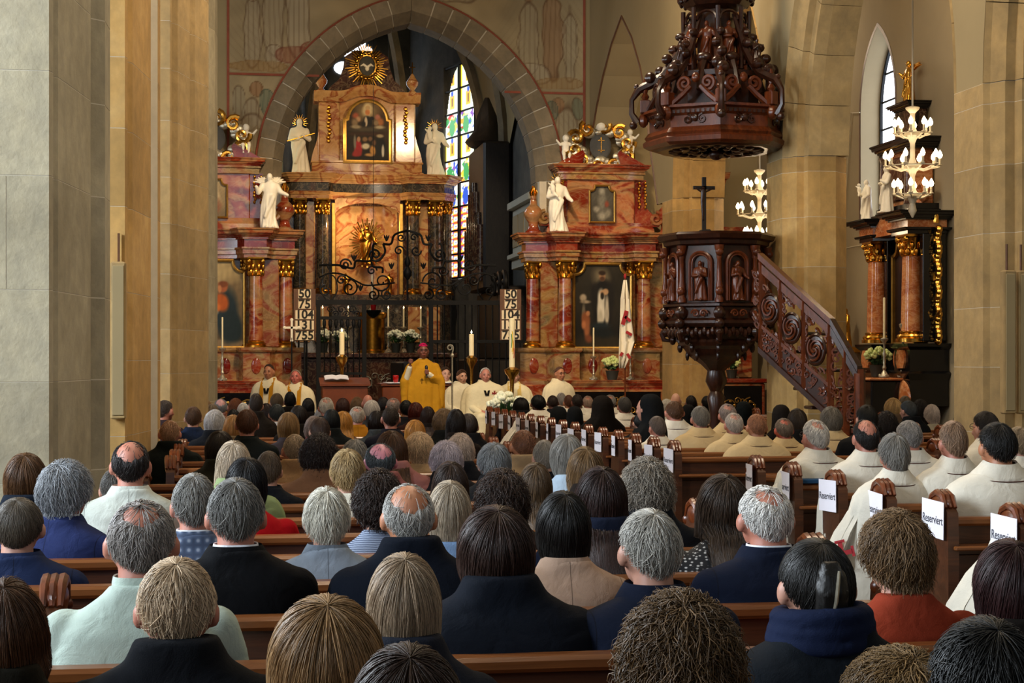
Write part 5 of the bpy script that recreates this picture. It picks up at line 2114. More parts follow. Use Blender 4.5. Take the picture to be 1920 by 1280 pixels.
for i in range(8):
    a = 2 * math.pi * i / 8
    am = a + math.pi / 8
    t_ = bpy.data.objects.new('canopy_side', None)
    COL.objects.link(t_)
    t_.parent = cz
    t_.rotation_euler = (0, 0, a + math.pi / 2)
    m = MB()
    for s in (-1, 1):
        m.tube(spiral((s * .09, 4.50), .06, 1.3, math.pi / 2, sgn=s, y=-.74, n=14), .014, 5)
    for k in range(9):
        m.box(-.27 + .06 * k, -.235 + .06 * k, -.77, -.74, 4.575, 4.61)
    m.ell((0, -.75, 4.52), (.05, .03, .05), 8, 6)
    m.build('frieze_carving', 'carved_wood', t_)
    # gable scrolls over each side
    m = MB()
    for s in (-1, 1):
        m.tube([(s * .28, -.76, 4.68), (s * .16, -.74, 4.78), (s * .06, -.72, 4.88)], [.035, .035, .03], 6)
        m.tube(spiral((s * .14, 4.92), .09, 1.6, math.pi * 1.5, sgn=s, y=-.70, n=20), .024, 6)
    m.ell((0, -.72, 4.98), (.05, .04, .06), 8, 6)
    m.build('gable_scroll', 'carved_wood_red' if i in (5, 6) else 'carved_wood', t_)
    m = MB()
    m.tube([(0, -.56, 4.86), (0, -.5, 5.1), (0, -.42, 5.24)], [.05, .035, .05], 6)
    m.ell((0, -.44, 5.26), (.1, .05, .06), 8, 6)
    m.build('shell', 'carved_wood', t_)
    # corner pedestal with scrolled strut
    t2 = bpy.data.objects.new('corner_strut', None)
    COL.objects.link(t2)
    t2.parent = cz
    t2.rotation_euler = (0, 0, am + math.pi / 2)
    m = MB()
    m.bevel_box(-.06, .06, -.9, -.78, 4.66, 4.82, .01)
    m.lathe([(.03, 0), (.05, .04), (.025, .08), (.045, .15), (.012, .26)], 8, (0, -.84, 4.82))
    m.ell((0, -.86, 4.58), (.07, .06, .09), 8, 6)
    m.build('pinnacle', 'carved_wood_red', t2)
    m = MB()
    pts = [(0, -.93, 4.55), (0, -1.0, 4.66), (0, -1.0, 4.82), (0, -.92, 4.94), (0, -.8, 5.0), (0, -.68, 5.06), (0, -.56, 5.2), (0, -.46, 5.36), (0, -.36, 5.6), (0, -.28, 5.8)]
    m.tube(pts, [.05, .035, .03, .05, .06, .06, .055, .05, .04, .03], 7)
    m.ell((0, -.94, 4.98), (.035, .035, .035), 7, 5)
    m.ell((0, -.98, 4.52), (.05, .05, .05), 8, 6)
    for k, (y, z) in enumerate(((-.78, 5.08), (-.66, 5.16), (-.58, 5.3), (-.5, 5.42), (-.42, 5.56))):
        m.ell((.03 * (-1) ** k, y, z), (.075 - .006 * k, .07, .075 - .006 * k), 7, 6)
    m.build('scroll_strut', 'carved_wood', t2)
    if i % 2 == 0:
        b = bpy.data.objects.new('angel_figure', FIG['pray'].copy())
        b.data.materials.clear()
        b.data.materials.append(MATS['carved_wood'])
        COL.objects.link(b)
        b.parent = t2
        b.location = (0, -.62, 5.12)
        b.scale = (.34, .34, .34)
    # lantern niches
    t3 = bpy.data.objects.new('lantern_niche', None)
    COL.objects.link(t3)
    t3.parent = cz
    t3.rotation_euler = (0, 0, a + math.pi / 2)
    m = MB()
    m.bevel_box(-.05, .05, -.4, -.28, 5.12, 5.2, .008)
    m.build('pedestal', 'carved_wood_red', t3)
    b = bpy.data.objects.new('saint_figure', FIG[('friar', 'reach')[i % 2]].copy())
    b.data.materials.clear()
    b.data.materials.append(MATS['carved_wood_red'])
    COL.objects.link(b)
    b.parent = t3
    b.location = (0, -.33, 5.2)
    b.scale = (.5, .5, .5)
    m = MB()
    x = .38 * math.sin(math.pi / 8)
    m.tube([(x, -.36, 5.14), (x, -.36, 5.5), (x, -.36, 5.86)], [.03, .022, .03], 7)
    m.tube([(.12 * math.cos(q), -.34, 5.72 + .1 * math.sin(q)) for q in np.linspace(0, math.pi, 9)], .018, 5)
    m.build('arch', 'carved_wood', t3)
    m = MB()
    for k in range(4):
        m.ell((-.1 + .07 * k, -.42, 5.98 + .03 * (k % 2)), (.04, .03, .05), 6, 5)
    m.build('cresting', 'carved_wood', t3)
leaf_ = MB().ell((0, 0, 0), (.07, .045, .02), 8, 6).mesh('underside_leaf')
for n_, r_o in ((22, .5), (12, .28)):
    for i in range(n_):
        a = 2 * math.pi * i / n_
        o = obj('underside_leaf', leaf_, 'carved_wood', cz, (r_o * math.cos(a), r_o * math.sin(a), 4.20))
        o.rotation_euler = (0, 0, a)
MB().ell((0, 0, 4.17), (.09, .09, .07), 10, 7).build('pendant_boss', 'carved_wood', cz)
MB().tube([(0, 0, 7.3), (0, 0, 10.2)], .02, 6).build('hanging_rod', 'iron', cz)

# --- pulpit stair
ss = thing('pulpit_stair', 'dark carved wooden pulpit stair with pierced round medallions', 'stair', (0, 0, 0))
A0, A1 = at_d(1426, 640, 19.3), at_d(1561, 640, 18.55)      # plan line of the railing
B1 = at_d(1612, 640, 18.3)


def sw(u, py, seg=0):
    """point on the railing plane: u 0..1 along, height read at picture row py"""
    P, Q = (A0, A1) if seg == 0 else (A1, B1)
    x, y = P.x + (Q.x - P.x) * u, P.y + (Q.y - P.y) * u
    d = x * ST + y * CT
    return np.array((x, y, CAMZ + (HORIZON - py) / FPX * d))


def beam(pts, w, h, name, mat, parent=ss):
    pts = [np.array(p) for p in pts]
    rings = []
    d = pts[-1] - pts[0]
    nrm = np.array((-d[1], d[0], 0))
    nrm /= np.linalg.norm(nrm)
    for p in pts:
        rings.append([p - nrm * w - np.array((0, 0, h)), p + nrm * w - np.array((0, 0, h)), p + nrm * w + np.array((0, 0, h)), p - nrm * w + np.array((0, 0, h))])
    return MB().loft(rings).build(name, mat, parent, smooth=False)


beam([sw(0, 480), sw(1, 603)], .05, .035, 'handrail', 'carved_wood_red')
beam([sw(0, 500), sw(1, 622)], .03, .05, 'upper_rail', 'carved_wood_red')
beam([sw(0, 608), sw(1, 726)], .03, .02, 'middle_rail', 'carved_wood_red')
beam([sw(0, 655), sw(1, 782)], .045, .035, 'string', 'carved_wood')
beam([sw(0, 603, 1), sw(1, 692, 1)], .05, .035, 'handrail', 'carved_wood')
beam([sw(0, 622, 1), sw(1, 712, 1)], .03, .05, 'upper_rail', 'carved_wood')
beam([sw(0, 782, 1), sw(1, 860, 1)], .045, .035, 'string', 'carved_wood')
for u, seg in ((.02, 0), (.30, 0), (.62, 0), (.97, 0), (.5, 1), (1.0, 1)):
    top = 480 + (603 - 480) * u if seg == 0 else 603 + 89 * u
    bot = 660 + 127 * u if seg == 0 else 850
    p, q = sw(u, top, seg), sw(u, bot, seg)
    MB().tube([q, (p + q) / 2, p], .045, 4).build('stile', 'carved_wood_red', ss, smooth=False)
rA = np.random.default_rng(11)
for k, (u0, u1) in enumerate(((.04, .28), (.32, .60), (.64, .95))):
    um = (u0 + u1) / 2
    ytop, ybot = 500 + 122 * um, 608 + 118 * um
    c = sw(um, (ytop + ybot) / 2 + 6)
    du = (np.array(A1) - np.array(A0))
    du[2] = 0
    du /= np.linalg.norm(du)
    nr = np.array((du[1], -du[0], 0))
    pan = bpy.data.objects.new('pierced_panel', None)
    COL.objects.link(pan)
    pan.parent = ss

    def pos(a, b, off=0):
        return c + du * a + np.array((0, 0, b - a * .75)) + nr * off
    m = MB()
    R = .165
    rings = []
    for z_, rr in ((-.02, R), (-.035, R), (-.05, R * .9), (-.03, R * .8), (-.04, .02)):
        rings.append([c + du * rr * .85 * math.cos(t) + np.array((0, 0, rr * 1.1 * math.sin(t))) + nr * -z_ for t in np.linspace(0, 2 * math.pi, 25)[:-1]])
    m.loft(rings, caps=False)
    m.build('medallion', 'carved_wood', pan)
    m = MB()
    for j in range(3):
        t = j * 2.1
        pts = []
        for i in range(16):
            w = i / 15
            rr = .12 * (1 - w) + .01
            ang = t + w * 5
            pts.append(c + du * rr * .85 * math.cos(ang) + np.array((0, 0, rr * math.sin(ang))) + nr * .05)
        m.tube(pts, .013, 5)
    for j in range(46):
        a, b = rA.uniform(-.24, .24), rA.uniform(-.34, .34)
        if (a / .15) ** 2 + (b / .2) ** 2 < 1.0:
            continue
        pts = []
        t0 = rA.random() * 6.28
        for i in range(8):
            w = i / 7
            rr = .05 * (1 - w * .8)
            pts.append(pos(a + rr * math.cos(t0 + w * 5), b + rr * math.sin(t0 + w * 5), .01))
        m.tube(pts, .012, 4)
    m.build('foliage_carving', 'carved_wood_red', pan)
    # solid lower panel with relief
    lo = [sw(u0, 612 + 118 * u0), sw(u1, 612 + 118 * u1), sw(u1, 650 + 127 * u1), sw(u0, 650 + 127 * u0)]
    V = [p + nr * .015 for p in lo] + [p - nr * .015 for p in lo]
    MB().add(V, [(0, 1, 2, 3), (7, 6, 5, 4), (0, 4, 5, 1), (1, 5, 6, 2), (2, 6, 7, 3), (3, 7, 4, 0)]).build('lower_panel', 'carved_wood', ss, smooth=False)
    m = MB()
    for j in range(16):
        w, v = rA.random(), rA.random()
        p = (lo[0] * (1 - w) + lo[1] * w) * (1 - v) + (lo[3] * (1 - w) + lo[2] * w) * v + nr * .02
        t0 = rA.random() * 6
        m.tube([p + du * .05 * (1 - i / 8) * math.cos(t0 + i * .7) + np.array((0, 0, .05 * (1 - i / 8) * math.sin(t0 + i * .7))) for i in range(8)], .011, 4)
    m.build('relief', 'carved_wood_red', ss)
for half, (ua, ub) in enumerate(((.06, .44), (.56, .94))):
    lo = [sw(ua, 640 + 90 * ua, 1), sw(ub, 640 + 90 * ub, 1), sw(ub, 850, 1), sw(ua, 800, 1)]
    m = MB()
    for j in range(30):
        w, v = rA.random(), rA.random()
        p = (lo[0] * (1 - w) + lo[1] * w) * (1 - v) + (lo[3] * (1 - w) + lo[2] * w) * v
        t0 = rA.random() * 6
        m.tube([p + np.array((.05, -.02, 0)) * (1 - i / 8) * math.cos(t0 + i * .7) + np.array((0, 0, .06 * (1 - i / 8) * math.sin(t0 + i * .7))) for i in range(8)], .013, 4)
    m.build('pierced_carving', 'carved_wood_red', ss)
# treads
for k in range(10):
    u = k / 9
    P = np.array(A0) * (1 - u) + np.array(B1) * u
    z = 2.05 - 1.85 * u
    MB().bevel_box(P[0] + .05, P[0] + .75, P[1] - .12, P[1] + .14, z - .04, z, .01).build('tread', 'carved_wood', ss)
p = sw(1, 700, 1)
MB().tube([(p[0], p[1], 0), (p[0], p[1], p[2])], .06, 8).build('newel', 'carved_wood_red', ss)

# ================================================================== CHANDELIERS
def chandelier(label, px, py_tiers, d, top_py, radii, counts, energy):
    q = at_d(px, py_tiers[0], d)
    t = thing('chandelier', label, 'chandelier', (q.x, q.y, 0), 0, 'three tiered brass and white chandeliers')
    zs = [at_d(px, y, d).z for y in py_tiers]
    ztop = at_d(px, top_py, d).z
    m = MB()
    m.tube([(0, 0, zs[0] + .32), (0, 0, ztop)], .012, 6)
    m.build('hanging_rod', 'lamp_white', t)
    m = MB()
    prof = [(.01, zs[2] - .28), (.05, zs[2] - .2), (.03, zs[2] - .1)]
    for z in reversed(zs):
        prof += [(.03, z - .12), (.05, z - .07), (.1, z - .03), (.1, z), (.05, z + .03), (.028, z + .1)]
    prof += [(.03, zs[0] + .24), (.08, zs[0] + .29), (.085, zs[0] + .31), (.012, zs[0] + .33)]
    m.lathe(prof, 14)
    m.build('stem', 'lamp_white', t)
    for z, R, n in zip(zs, radii, counts):
        m = MB()
        for i in range(n):
            a = 2 * math.pi * i / n + .3
            m.tube([(0, 0, z - .02), (R * .5 * math.cos(a), R * .5 * math.sin(a), z - .05), (R * math.cos(a), R * math.sin(a), z + .0)], .010, 5)
        m.tube([(R * math.cos(a), R * math.sin(a), z - .01) for a in np.linspace(0, 2 * math.pi, 25)], .008, 5)
        m.build('arm_ring', 'lamp_white', t)
        for i in range(n):
            a = 2 * math.pi * i / n + .3
            c = bpy.data.objects.new('light', None)
            COL.objects.link(c)
            c.parent = t
            c.location = (R * math.cos(a), R * math.sin(a), z)
            MB().lathe([(.026, 0), (.03, .01), (.015, .016), (.014, .085)], 10).build('candle_sleeve', 'lamp_white', c)
            MB().lathe([(.012, .085), (.026, .10), (.031, .125), (.02, .155), (.002, .185)], 10).build('bulb', 'bulb', c)
    for z in zs:
        lamp('chandelier_light', 'POINT', (q.x, q.y, z + .22), energy, WARM2, radius=.12)


chandelier('lit three-tiered chandelier hanging before the black and orange altar', 1711, (250, 311, 364), 20.5, -420, (.21, .32, .22), (8, 10, 8), 4)
chandelier('lit three-tiered chandelier half hidden behind the pulpit pier', 1424, (358, 402, 448), 25.5, -250, (.22, .32, .22), (8, 10, 8), 4)

# ================================================================== SOUTH ALTARS
# black and orange altar on the south wall, facing the nave (local x runs towards the viewer's right = nearer)
ba = thing('wall_altar', 'black marble altar with orange columns and gold capitals', 'altar', (WX - .02, 22.85, 0), -math.pi / 2)
# in local axes: x -> world -y (towards camera), y -> world +x (into the wall)


def bz(py, d=23.4):
    return CAMZ + (HORIZON - py) / FPX * d


MB().bevel_box(-1.1, .75, -1.0, -.25, 0, bz(713), .02).build('mensa', 'black_marble', ba)
MB().bevel_box(-1.15, .8, -1.04, -.25, bz(713), bz(708), .01).build('mensa_slab', 'orange_marble', ba)
bp = [(-1.0, 0), (-1.0, -.5), (-.45, -.5), (-.42, -.3), (.42, -.3), (.45, -.55), (1.0, -.55), (1.0, 0)]
moulding(ba, 'pedestal', bp, [(bz(760), .0), (bz(712), .0), (bz(700), .05), (bz(695), .0), (bz(656), 0), (bz(650), .05), (bz(644), .06)], 'black_marble')
for x, y in ((-.72, -.51), (.72, -.56), (0, -.31)):
    m = MB()
    h0, h1 = bz(690), bz(656)
    w = .15
    m.prism([(x - w, h0 + .08), (x - w + .05, h0), (x + w - .05, h0), (x + w, h0 + .08), (x + w, h1 - .08), (x + w - .05, h1), (x - w + .05, h1), (x - w, h1 - .08)], 'y', y - .02, y + .02)
    m.build('inlay_panel', 'orange_marble', ba, smooth=False)
m = MB()
m.ell((.72, -.56, bz(745)), (.33, .05, .25), 20, 12)
m.build('round_inlay', 'orange_marble', ba)
MB().box(-.9, .9, -.15, 0, bz(645), bz(420)).build('backing', 'black_marble', ba, smooth=False)
for s, y in ((-.72, -.34), (.72, -.40)):
    column(ba, s, y, bz(641), bz(441), .155, 'orange_marble', 'gold_bright', .3, 'gold_bright')
    MB().bevel_box(s - .32, s - .2, y + .02, -.05, bz(640), bz(441), .01).build('pilaster', 'black_marble', ba)
    MB().bevel_box(s + .2, s + .32, y + .02, -.05, bz(640), bz(441), .01).build('pilaster', 'black_marble', ba)
dk = painter('#1c0f0a', '#2a140c', [(.45, .55, .1, .18, '#5a3520', .6), (.55, .3, .05, .1, '#8a6a48', .6), (.4, .8, .18, .08, '#4a2412', .6), (.6, .5, .04, .05, '#a08058', .5)], 14)
picture(ba, 0, -.2, bz(640), .74, bz(452) - bz(640), .18, dk, .05)
be = [(-1.0, 0), (-1.0, -.55), (-.42, -.55), (-.3, -.35), (.3, -.35), (.42, -.62), (1.05, -.62), (1.05, 0)]
moulding(ba, 'architrave', be, [(bz(442), -.03), (bz(436), -.03), (bz(434), .02), (bz(430), .03)], 'black_marble')
moulding(ba, 'frieze', be, [(bz(430), -.03), (bz(415), -.03)], 'orange_marble')
cornice(ba, be, bz(416), bz(400), .16, 'black_marble')
m = MB()
arcs = [(-.42, bz(436)), (.42, bz(436))] + [(.42 * math.cos(a), bz(436) + .3 * math.sin(a)) for a in np.linspace(0, math.pi, 12)]
m.prism(arcs[2:], 'y', -.5, -.2)
m.build('arched_hood', 'orange_marble', ba, smooth=False)
uo = [(-.6, 0), (-.6, -.35), (.6, -.35), (.6, 0)]
moulding(ba, 'attic_base', uo, [(bz(401), .1), (bz(392), .1), (bz(390), .04), (bz(380), .04)], 'black_marble')
MB().bevel_box(-.5, .5, -.3, 0, bz(382), bz(275), .02).build('attic', 'orange_marble', ba)
MB().bevel_box(-.34, .34, -.34, -.28, bz(370), bz(285), .02).build('attic_panel', 'dark_marble', ba)
for s in (-1, 1):
    MB().lathe([(.08, bz(380)), (.07, bz(372)), (.06, bz(290)), (.08, bz(280))], 14, (s * .46, -.34, 0)).build('attic_column', 'dark_marble', ba)
    m = MB()
    m.tube(spiral((s * .62, bz(385) + .18), .2, 1.4, -math.pi / 2, sgn=-s, y=-.2, n=20), .06, 7)
    m.build('volute', 'orange_marble', ba)
    m = MB()
    m.tube(spiral((s * .3, bz(215)), .14, 1.4, -math.pi / 2, sgn=-s, y=-.2, n=20), .05, 7)
    m.build('top_scroll', 'black_marble', ba)
cornice(ba, uo, bz(277), bz(255), .12, 'black_marble')
MB().bevel_box(-.3, .3, -.25, 0, bz(256), bz(192), .03).build('gable', 'dark_marble', ba)
cornice(ba, [(-.3, 0), (-.3, -.25), (.3, -.25), (.3, 0)], bz(195), bz(182), .1, 'black_marble')
statue('gilded_angel', '', 'reach', (0, -.15, bz(183)), .62, 'gold_bright', parent=ba, wings=True)
gsp = MB()
for k in range(26):
    z = bz(640) + k * .06
    gsp.ell((1.12 + .03 * math.sin(k * 1.3), -.2, z), (.06, .05, .06), 7, 5)
for k in range(6):
    gsp.tube([(1.1 + .03 * i * math.cos(k), -.22, bz(600) + k * .26 + .03 * i) for i in range(5)], [.04, .04, .03, .03, .01], 6)
gsp.build('gilt_side_ornament', 'gold_bright', ba)
statue('saint_statue', 'small white statue with child at the end of the black altar cornice', 'child', (WX - .45, 23.75, bz(400)), .62, rz=-math.pi / 2)
statue('saint_statue', 'tiny white figure on the middle of the black altar cornice', 'friar', (WX - .5, 22.85, bz(392)), .66, rz=-math.pi / 2)
for px, lb, hh_ in ((1658, 'leaning tall candle on the black altar, by the flowers', .42), (1693, 'upright tall candle in the middle of the black altar', .62)):
    q = at_d(px, 710, 23.3)
    candlestick('candlestick', lb, (q.x, q.y, bz(708) + .01), hh_ + .12, .55, 'silver', .016, False, wax='wax_cream', base_r=.07)
q = at_d(1645, 706, 23.6)
flowers('flower_pot', 'pot of yellow-green hydrangeas on the black altar', (q.x, q.y, bz(708) + .012), .4, .36, 12, .06, 'petal_green', seed=8)
g = at_x(1598, 650, WX - .12)
statue('gilded_madonna', 'gilded madonna with child on the wall behind the stair', 'child', (g.x - .1, g.y, g.z), .6, 'gold', rz=-math.pi / 2)
MB().bevel_box(-.16, .16, -.14, .22, -.1, 0, .02).build('bracket', 'gold', bpy.data.objects['gilded_madonna'])

# red marble altar at the east end of the south aisle, seen between pulpit and canopy
ea = thing('aisle_altar', 'red marble altar with a gold framed painting behind the pulpit', 'altar', (8.28, CHANCEL_Y - .05, 0))


def ez(py, d=31.0):
    return CAMZ + (HORIZON - py) / FPX * d


MB().bevel_box(-.3, 1.0, -1.1, -.35, .3, ez(717), .02).build('mensa', 'red_marble', ea)
MB().bevel_box(-.33, 1.05, -1.14, -.35, ez(717), ez(709), .015).build('mensa_slab', 'red_marble_deep', ea)
m = MB()
m.bevel_box(-.24, .94, -1.115, -1.09, .34, ez(722), .01)
an2 = m.build('antependium', 'black_marble', ea)
scroll_panel(an2, 'scrollwork', 1.1, .74, -1.12, 'gilt_frame', .011, 4, .36, .35, 2, 3)
MB().bevel_box(-.3, .95, -.5, 0, ez(709), ez(560), .02).build('body', 'red_marble', ea)
for s in (-.22, .8):
    column(ea, s, -.55, ez(640), ez(470), .1, 'red_marble')
moulding(ea, 'attic_base', [(-.32, 0), (-.32, -.45), (.95, -.45), (.95, 0)], [(ez(560), .02), (ez(470), .0), (ez(455), .1), (ez(440), .1), (ez(436), 0), (ez(425), 0)], 'red_marble')
MB().bevel_box(-.32, .45, -.3, 0, ez(436), ez(330), .02).build('attic', 'tan_marble', ea)
moulding(ea, 'cornice', [(-.34, 0), (-.34, -.35), (.48, -.35), (.48, 0)], [(ez(345), 0), (ez(336), .02), (ez(334), .06), (ez(322), .08)], 'red_marble')
tri = painter('#3a3a34', '#5a4a38', [(.28, .62, .14, .16, '#7a2a28', .4), (.7, .66, .12, .16, '#3a322c', .4), (.3, .74, .06, .05, '#c9a07a', .4), (.68, .8, .07, .05, '#b9a48a', .4), (.5, .45, .06, .07, '#c9c0a8', .4), (.52, .3, .09, .16, '#1d2c30', .4), (.5, .1, .6, .2, '#4a5a5a', .8)], 15)
picture(ea, 0, -.32, ez(424), .42, ez(352) - ez(424), .1, tri, .045)
for s in (-1, 1):
    m = MB()
    m.tube(spiral((s * .3, ez(305)), .15, 1.5, -math.pi / 2, sgn=-s, y=-.15, n=22), .05, 7)
    m.build('volute', 'red_marble_deep', ea)
q = at_y(1372, 700, CHANCEL_Y - .9)
flowers('flower_pot', 'white flowers on the altar seen under the pulpit', (q.x, q.y, ez(709) + .005), .36, .34, 8, .06, 'petal_green', seed=12)
q = at_y(1380, 700, CHANCEL_Y - .75)
candlestick('candlestick', 'silver candlestick on the altar seen under the pulpit', (q.x, q.y, ez(709) + .005), .3, .3, 'silver', .014, False, base_r=.06)

# ================================================================== PEWS
def pew_meshes(x0, x1, tag_):
    """meshes of one pew between x0 and x1; the back plane is y=0, people sit on the +y side"""
    L = {}
    m = MB()
    n = max(2, int((x1 - x0) / .85))
    m.box(x0, x1, 0, .026, .30, .86)
    L['backrest'] = (m.mesh('backrest_' + tag_, False), 'pew_wood')
    m = MB()
    for i in range(n):
        a, b = x0 + (x1 - x0) * i / n + .05, x0 + (x1 - x0) * (i + 1) / n - .05
        m.bevel_box(a, b, -.008, .002, .36, .70, .004)
    L['back_panel'] = (m.mesh('back_panel_' + tag_, True, 30), 'pew_wood')
    m = MB()
    m.bevel_box(x0, x1, -.045, .045, .855, .90, .012)
    L['top_rail'] = (m.mesh('top_rail_' + tag_, True, 30), 'pew_top')
    m = MB()
    m.bevel_box(x0, x1, -.15, .0, .735, .758, .006)
    L['book_ledge'] = (m.mesh('book_ledge_' + tag_, True, 30), 'pew_top')
    m = MB()
    m.bevel_box(x0, x1, .02, .44, .42, .45, .01)
    L['seat'] = (m.mesh('seat_' + tag_, True, 30), 'pew_wood')
    m = MB()
    m.bevel_box(x0 + .02, x1 - .02, -.36, -.2, .14, .18, .008)
    L['kneeler'] = (m.mesh('kneeler_' + tag_, True, 30), 'pew_wood')
    return L


def end_meshes():
    m = MB()
    prof = [(-.13, 0), (.46, 0), (.46, .42), (.40, .56), (.24, .64), (.20, .80), (.18, .93), (.12, .975), (-.05, .975), (-.11, .93), (-.12, .80)]
    m.prism(prof[::-1], 'x', -.03, .03)
    e = m.mesh('pew_end', False)
    k = MB()
    k.ell((0, .03, .965), (.043, .115, .062), 16, 10)
    for x in (-.026, 0, .026):
        k.tube([(x, .145, .95), (x, .10, 1.005), (x, .03, 1.03), (x, -.04, 1.01), (x, -.085, .955)], [.012, .017, .019, .017, .010], 7)
    k.ell((0, .15, .93), (.045, .03, .035), 10, 7)
    return e, k.mesh('pew_knob')


END, KNOB = end_meshes()
END.materials.append(MATS['pew_wood'])
KNOB.materials.append(MATS['carved_wood_red'])
PEWSETS = {}


def pew(x0, x1, Yb, label, group):
    key = (round(x0, 2), round(x1, 2))
    if key not in PEWSETS:
        PEWSETS[key] = pew_meshes(x0, x1, '%d' % len(PEWSETS))
        for me, mt in PEWSETS[key].values():
            me.materials.append(MATS[mt])
    t = thing('pew', label, 'pew', (0, Yb, 0), 0, group)
    for nm, (me, mt) in PEWSETS[key].items():
        o = bpy.data.objects.new(nm, me)
        COL.objects.link(o)
        o.parent = t
    for x in (x0, x1):
        o = bpy.data.objects.new('end_panel', END)
        COL.objects.link(o)
        o.parent = t
        o.location = (x, 0, 0)
        k = bpy.data.objects.new('carved_knob', KNOB)
        COL.objects.link(k)
        k.parent = o
    return t


ORD = ['first', 'second', 'third', 'fourth', 'fifth', 'sixth', 'seventh', 'eighth', 'ninth', 'tenth', 'eleventh', 'twelfth', 'thirteenth', 'fourteenth', 'fifteenth', 'sixteenth',
       'seventeenth', 'eighteenth', 'nineteenth', 'twentieth', 'twenty-first', 'twenty-second', 'twenty-third', 'twenty-fourth', 'twenty-fifth']
ROWS_L = [4.75 + .86 * i for i in range(-3, 22)]
for i, Y in enumerate(ROWS_L):
    xl = -.58 if 5.2 < Y < 6.0 else (-1.25 if Y < 8.9 else (-.62 if Y < 12.4 or 15.2 < Y < 18.4 else (-.48 if Y < 15.2 else (-.18 if Y > 18.4 else -.5))))
    pew(xl, 2.25, Y, '%s brown pew up from the bottom edge, left of the central aisle' % ORD[i], 'pews left of the aisle')
ROWS_R = [7.71, 8.56, 9.40, 10.2, 11.05, 11.86] + [14.2 + .727 * i for i in range(16)]
XA = 3.69
TXT = text_mesh('Reserviert', .062, 'reserved_text', .0006, .0006)
TXT.materials.append(MATS['ink_grey'])
sm_ = MB()
sm_.box(-.001, .001, -.14, .14, -.098, .098)
SIGN = sm_.mesh('reserved_sheet', False)
SIGN.materials.append(MATS['paper'])
rs = random.Random(5)
for i, Y in enumerate(ROWS_R):
    if Y < 12.5:
        xr = 7.6
    elif 15.0 < Y < 16.9 or 20.5 < Y < 23.6:
        xr = 8.95 if Y < 17 else 8.4
    elif 16.9 < Y < 20.5:
        xr = 4.72
    else:
        xr = 6.05
    pew(XA, xr, Y, '%s brown pew up the picture, right of the central aisle' % ORD[i], 'pews right of the aisle')
    if Y > 13 and xr < 6.1:
        pew(7.35, 9.2, Y, 'short brown pew beyond the right piers, level with the %s pew right of the aisle' % ORD[i], 'pews in the south aisle')
    s = thing('reserved_sign', 'white sheet reading Reserviert on the %s pew end right of the aisle' % ORD[i], 'sign', (XA - .052, Y + .03, .88 + rs.uniform(-.012, .012)), rs.uniform(-.14, .06), 'reserved signs on the pew ends')
    o = bpy.data.objects.new('sheet', SIGN)
    COL.objects.link(o)
    o.parent = s
    o.rotation_euler = (rs.uniform(-.03, .03), 0, 0)
    tx = bpy.data.objects.new('lettering', TXT)
    COL.objects.link(tx)
    tx.parent = o
    tx.location = (-.0016, 0, -.004)
    tx.rotation_euler = (math.pi / 2, 0, -math.pi / 2)

# ================================================================== PEOPLE: PROTOTYPES
HC = np.array((0, .035, 1.19))
HR = np.array((.077, .097, .108))


def hand(m, p, d, s=1.0):
    """palm and five fingers curling down, d = pointing direction"""
    p, d = np.array(p, float), np.array(d, float)
    d /= np.linalg.norm(d)
    side = np.cross(d, (0, 0, 1.0))
    side /= np.linalg.norm(side)
    up = np.cross(side, d)
    m.cap(p - d * .02, p + d * .045, .026, .034)
    for k, (o, L) in enumerate(((-.028, .052), (-.010, .064), (.010, .06), (.027, .046))):
        b = p + d * .065 + side * o
        mid = b + d * L * .55 - up * .006
        m.cap(b, mid, .0095, .009, 6)
        m.cap(mid, mid + d * L * .35 - up * .026, .009, .008, 6)
    b = p + side * (.03 * s) + d * .01
    m.cap(b, b + side * s * .022 + d * .035, .011, .009, 6)


def head_parts(m, c=HC, tilt=None):
    def q(v):
        v = np.array(v, float)
        return c + (tilt @ v if tilt is not None else v)
    R = tilt
    m.ell(q((0, 0, 0)), HR, 22, 16, R)
    m.ell(q((0, .028, -.05)), (.062, .066, .07), 16, 12, R)
    m.ell(q((0, .045, -.098)), (.032, .034, .024), 12, 8, R)
    m.ell(q((0, .100, -.03)), (.012, .018, .022), 8, 6, R)
    m.ell(q((0, .094, .0)), (.009, .012, .028), 8, 6, R)
    m.ell(q((0, .088, -.068)), (.024, .012, .009), 8, 6, R)
    for s in (-1, 1):
        m.ell(q((s * .084, -.006, -.016)), (.013, .025, .036), 12, 8, R)
        m.ell(q((s * .033, .083, .014)), (.02, .014, .007), 8, 6, R)
        m.ell(q((s * .04, .075, -.035)), (.022, .022, .018), 8, 6, R)


def seated_body():
    m = MB()
    head_parts(m)
    m.cap((0, -.015, 1.0), (0, .015, 1.15), .060, .056, 14)
    m.ell((0, .03, .54), (.17, .14, .12), 16, 10)
    m.ell((0, 0, .76), (.16, .11, .25), 16, 12)
    m.ell((0, 0, .89), (.165, .10, .12), 16, 10)
    m.cap((-.13, -.005, .955), (.13, -.005, .955), .05, .05)
    for s in (-1, 1):
        m.cap((s * .165, -.005, .925), (s * .235, .055, .70), .042, .038)
        m.cap((s * .235, .055, .70), (s * .09, .27, .60), .038, .027)
        hand(m, (s * .08, .285, .595), (-s * .45, 1, -.15), s)
        m.cap((s * .09, .05, .52), (s * .11, .45, .52), .085, .06)
        m.cap((s * .11, .45, .50), (s * .11, .46, .10), .055, .04)
        m.cap((s * .11, .44, .045), (s * .12, .62, .035), .042, .034)
    return remeshed(m, .0095, 2, .5, 'body_seated')


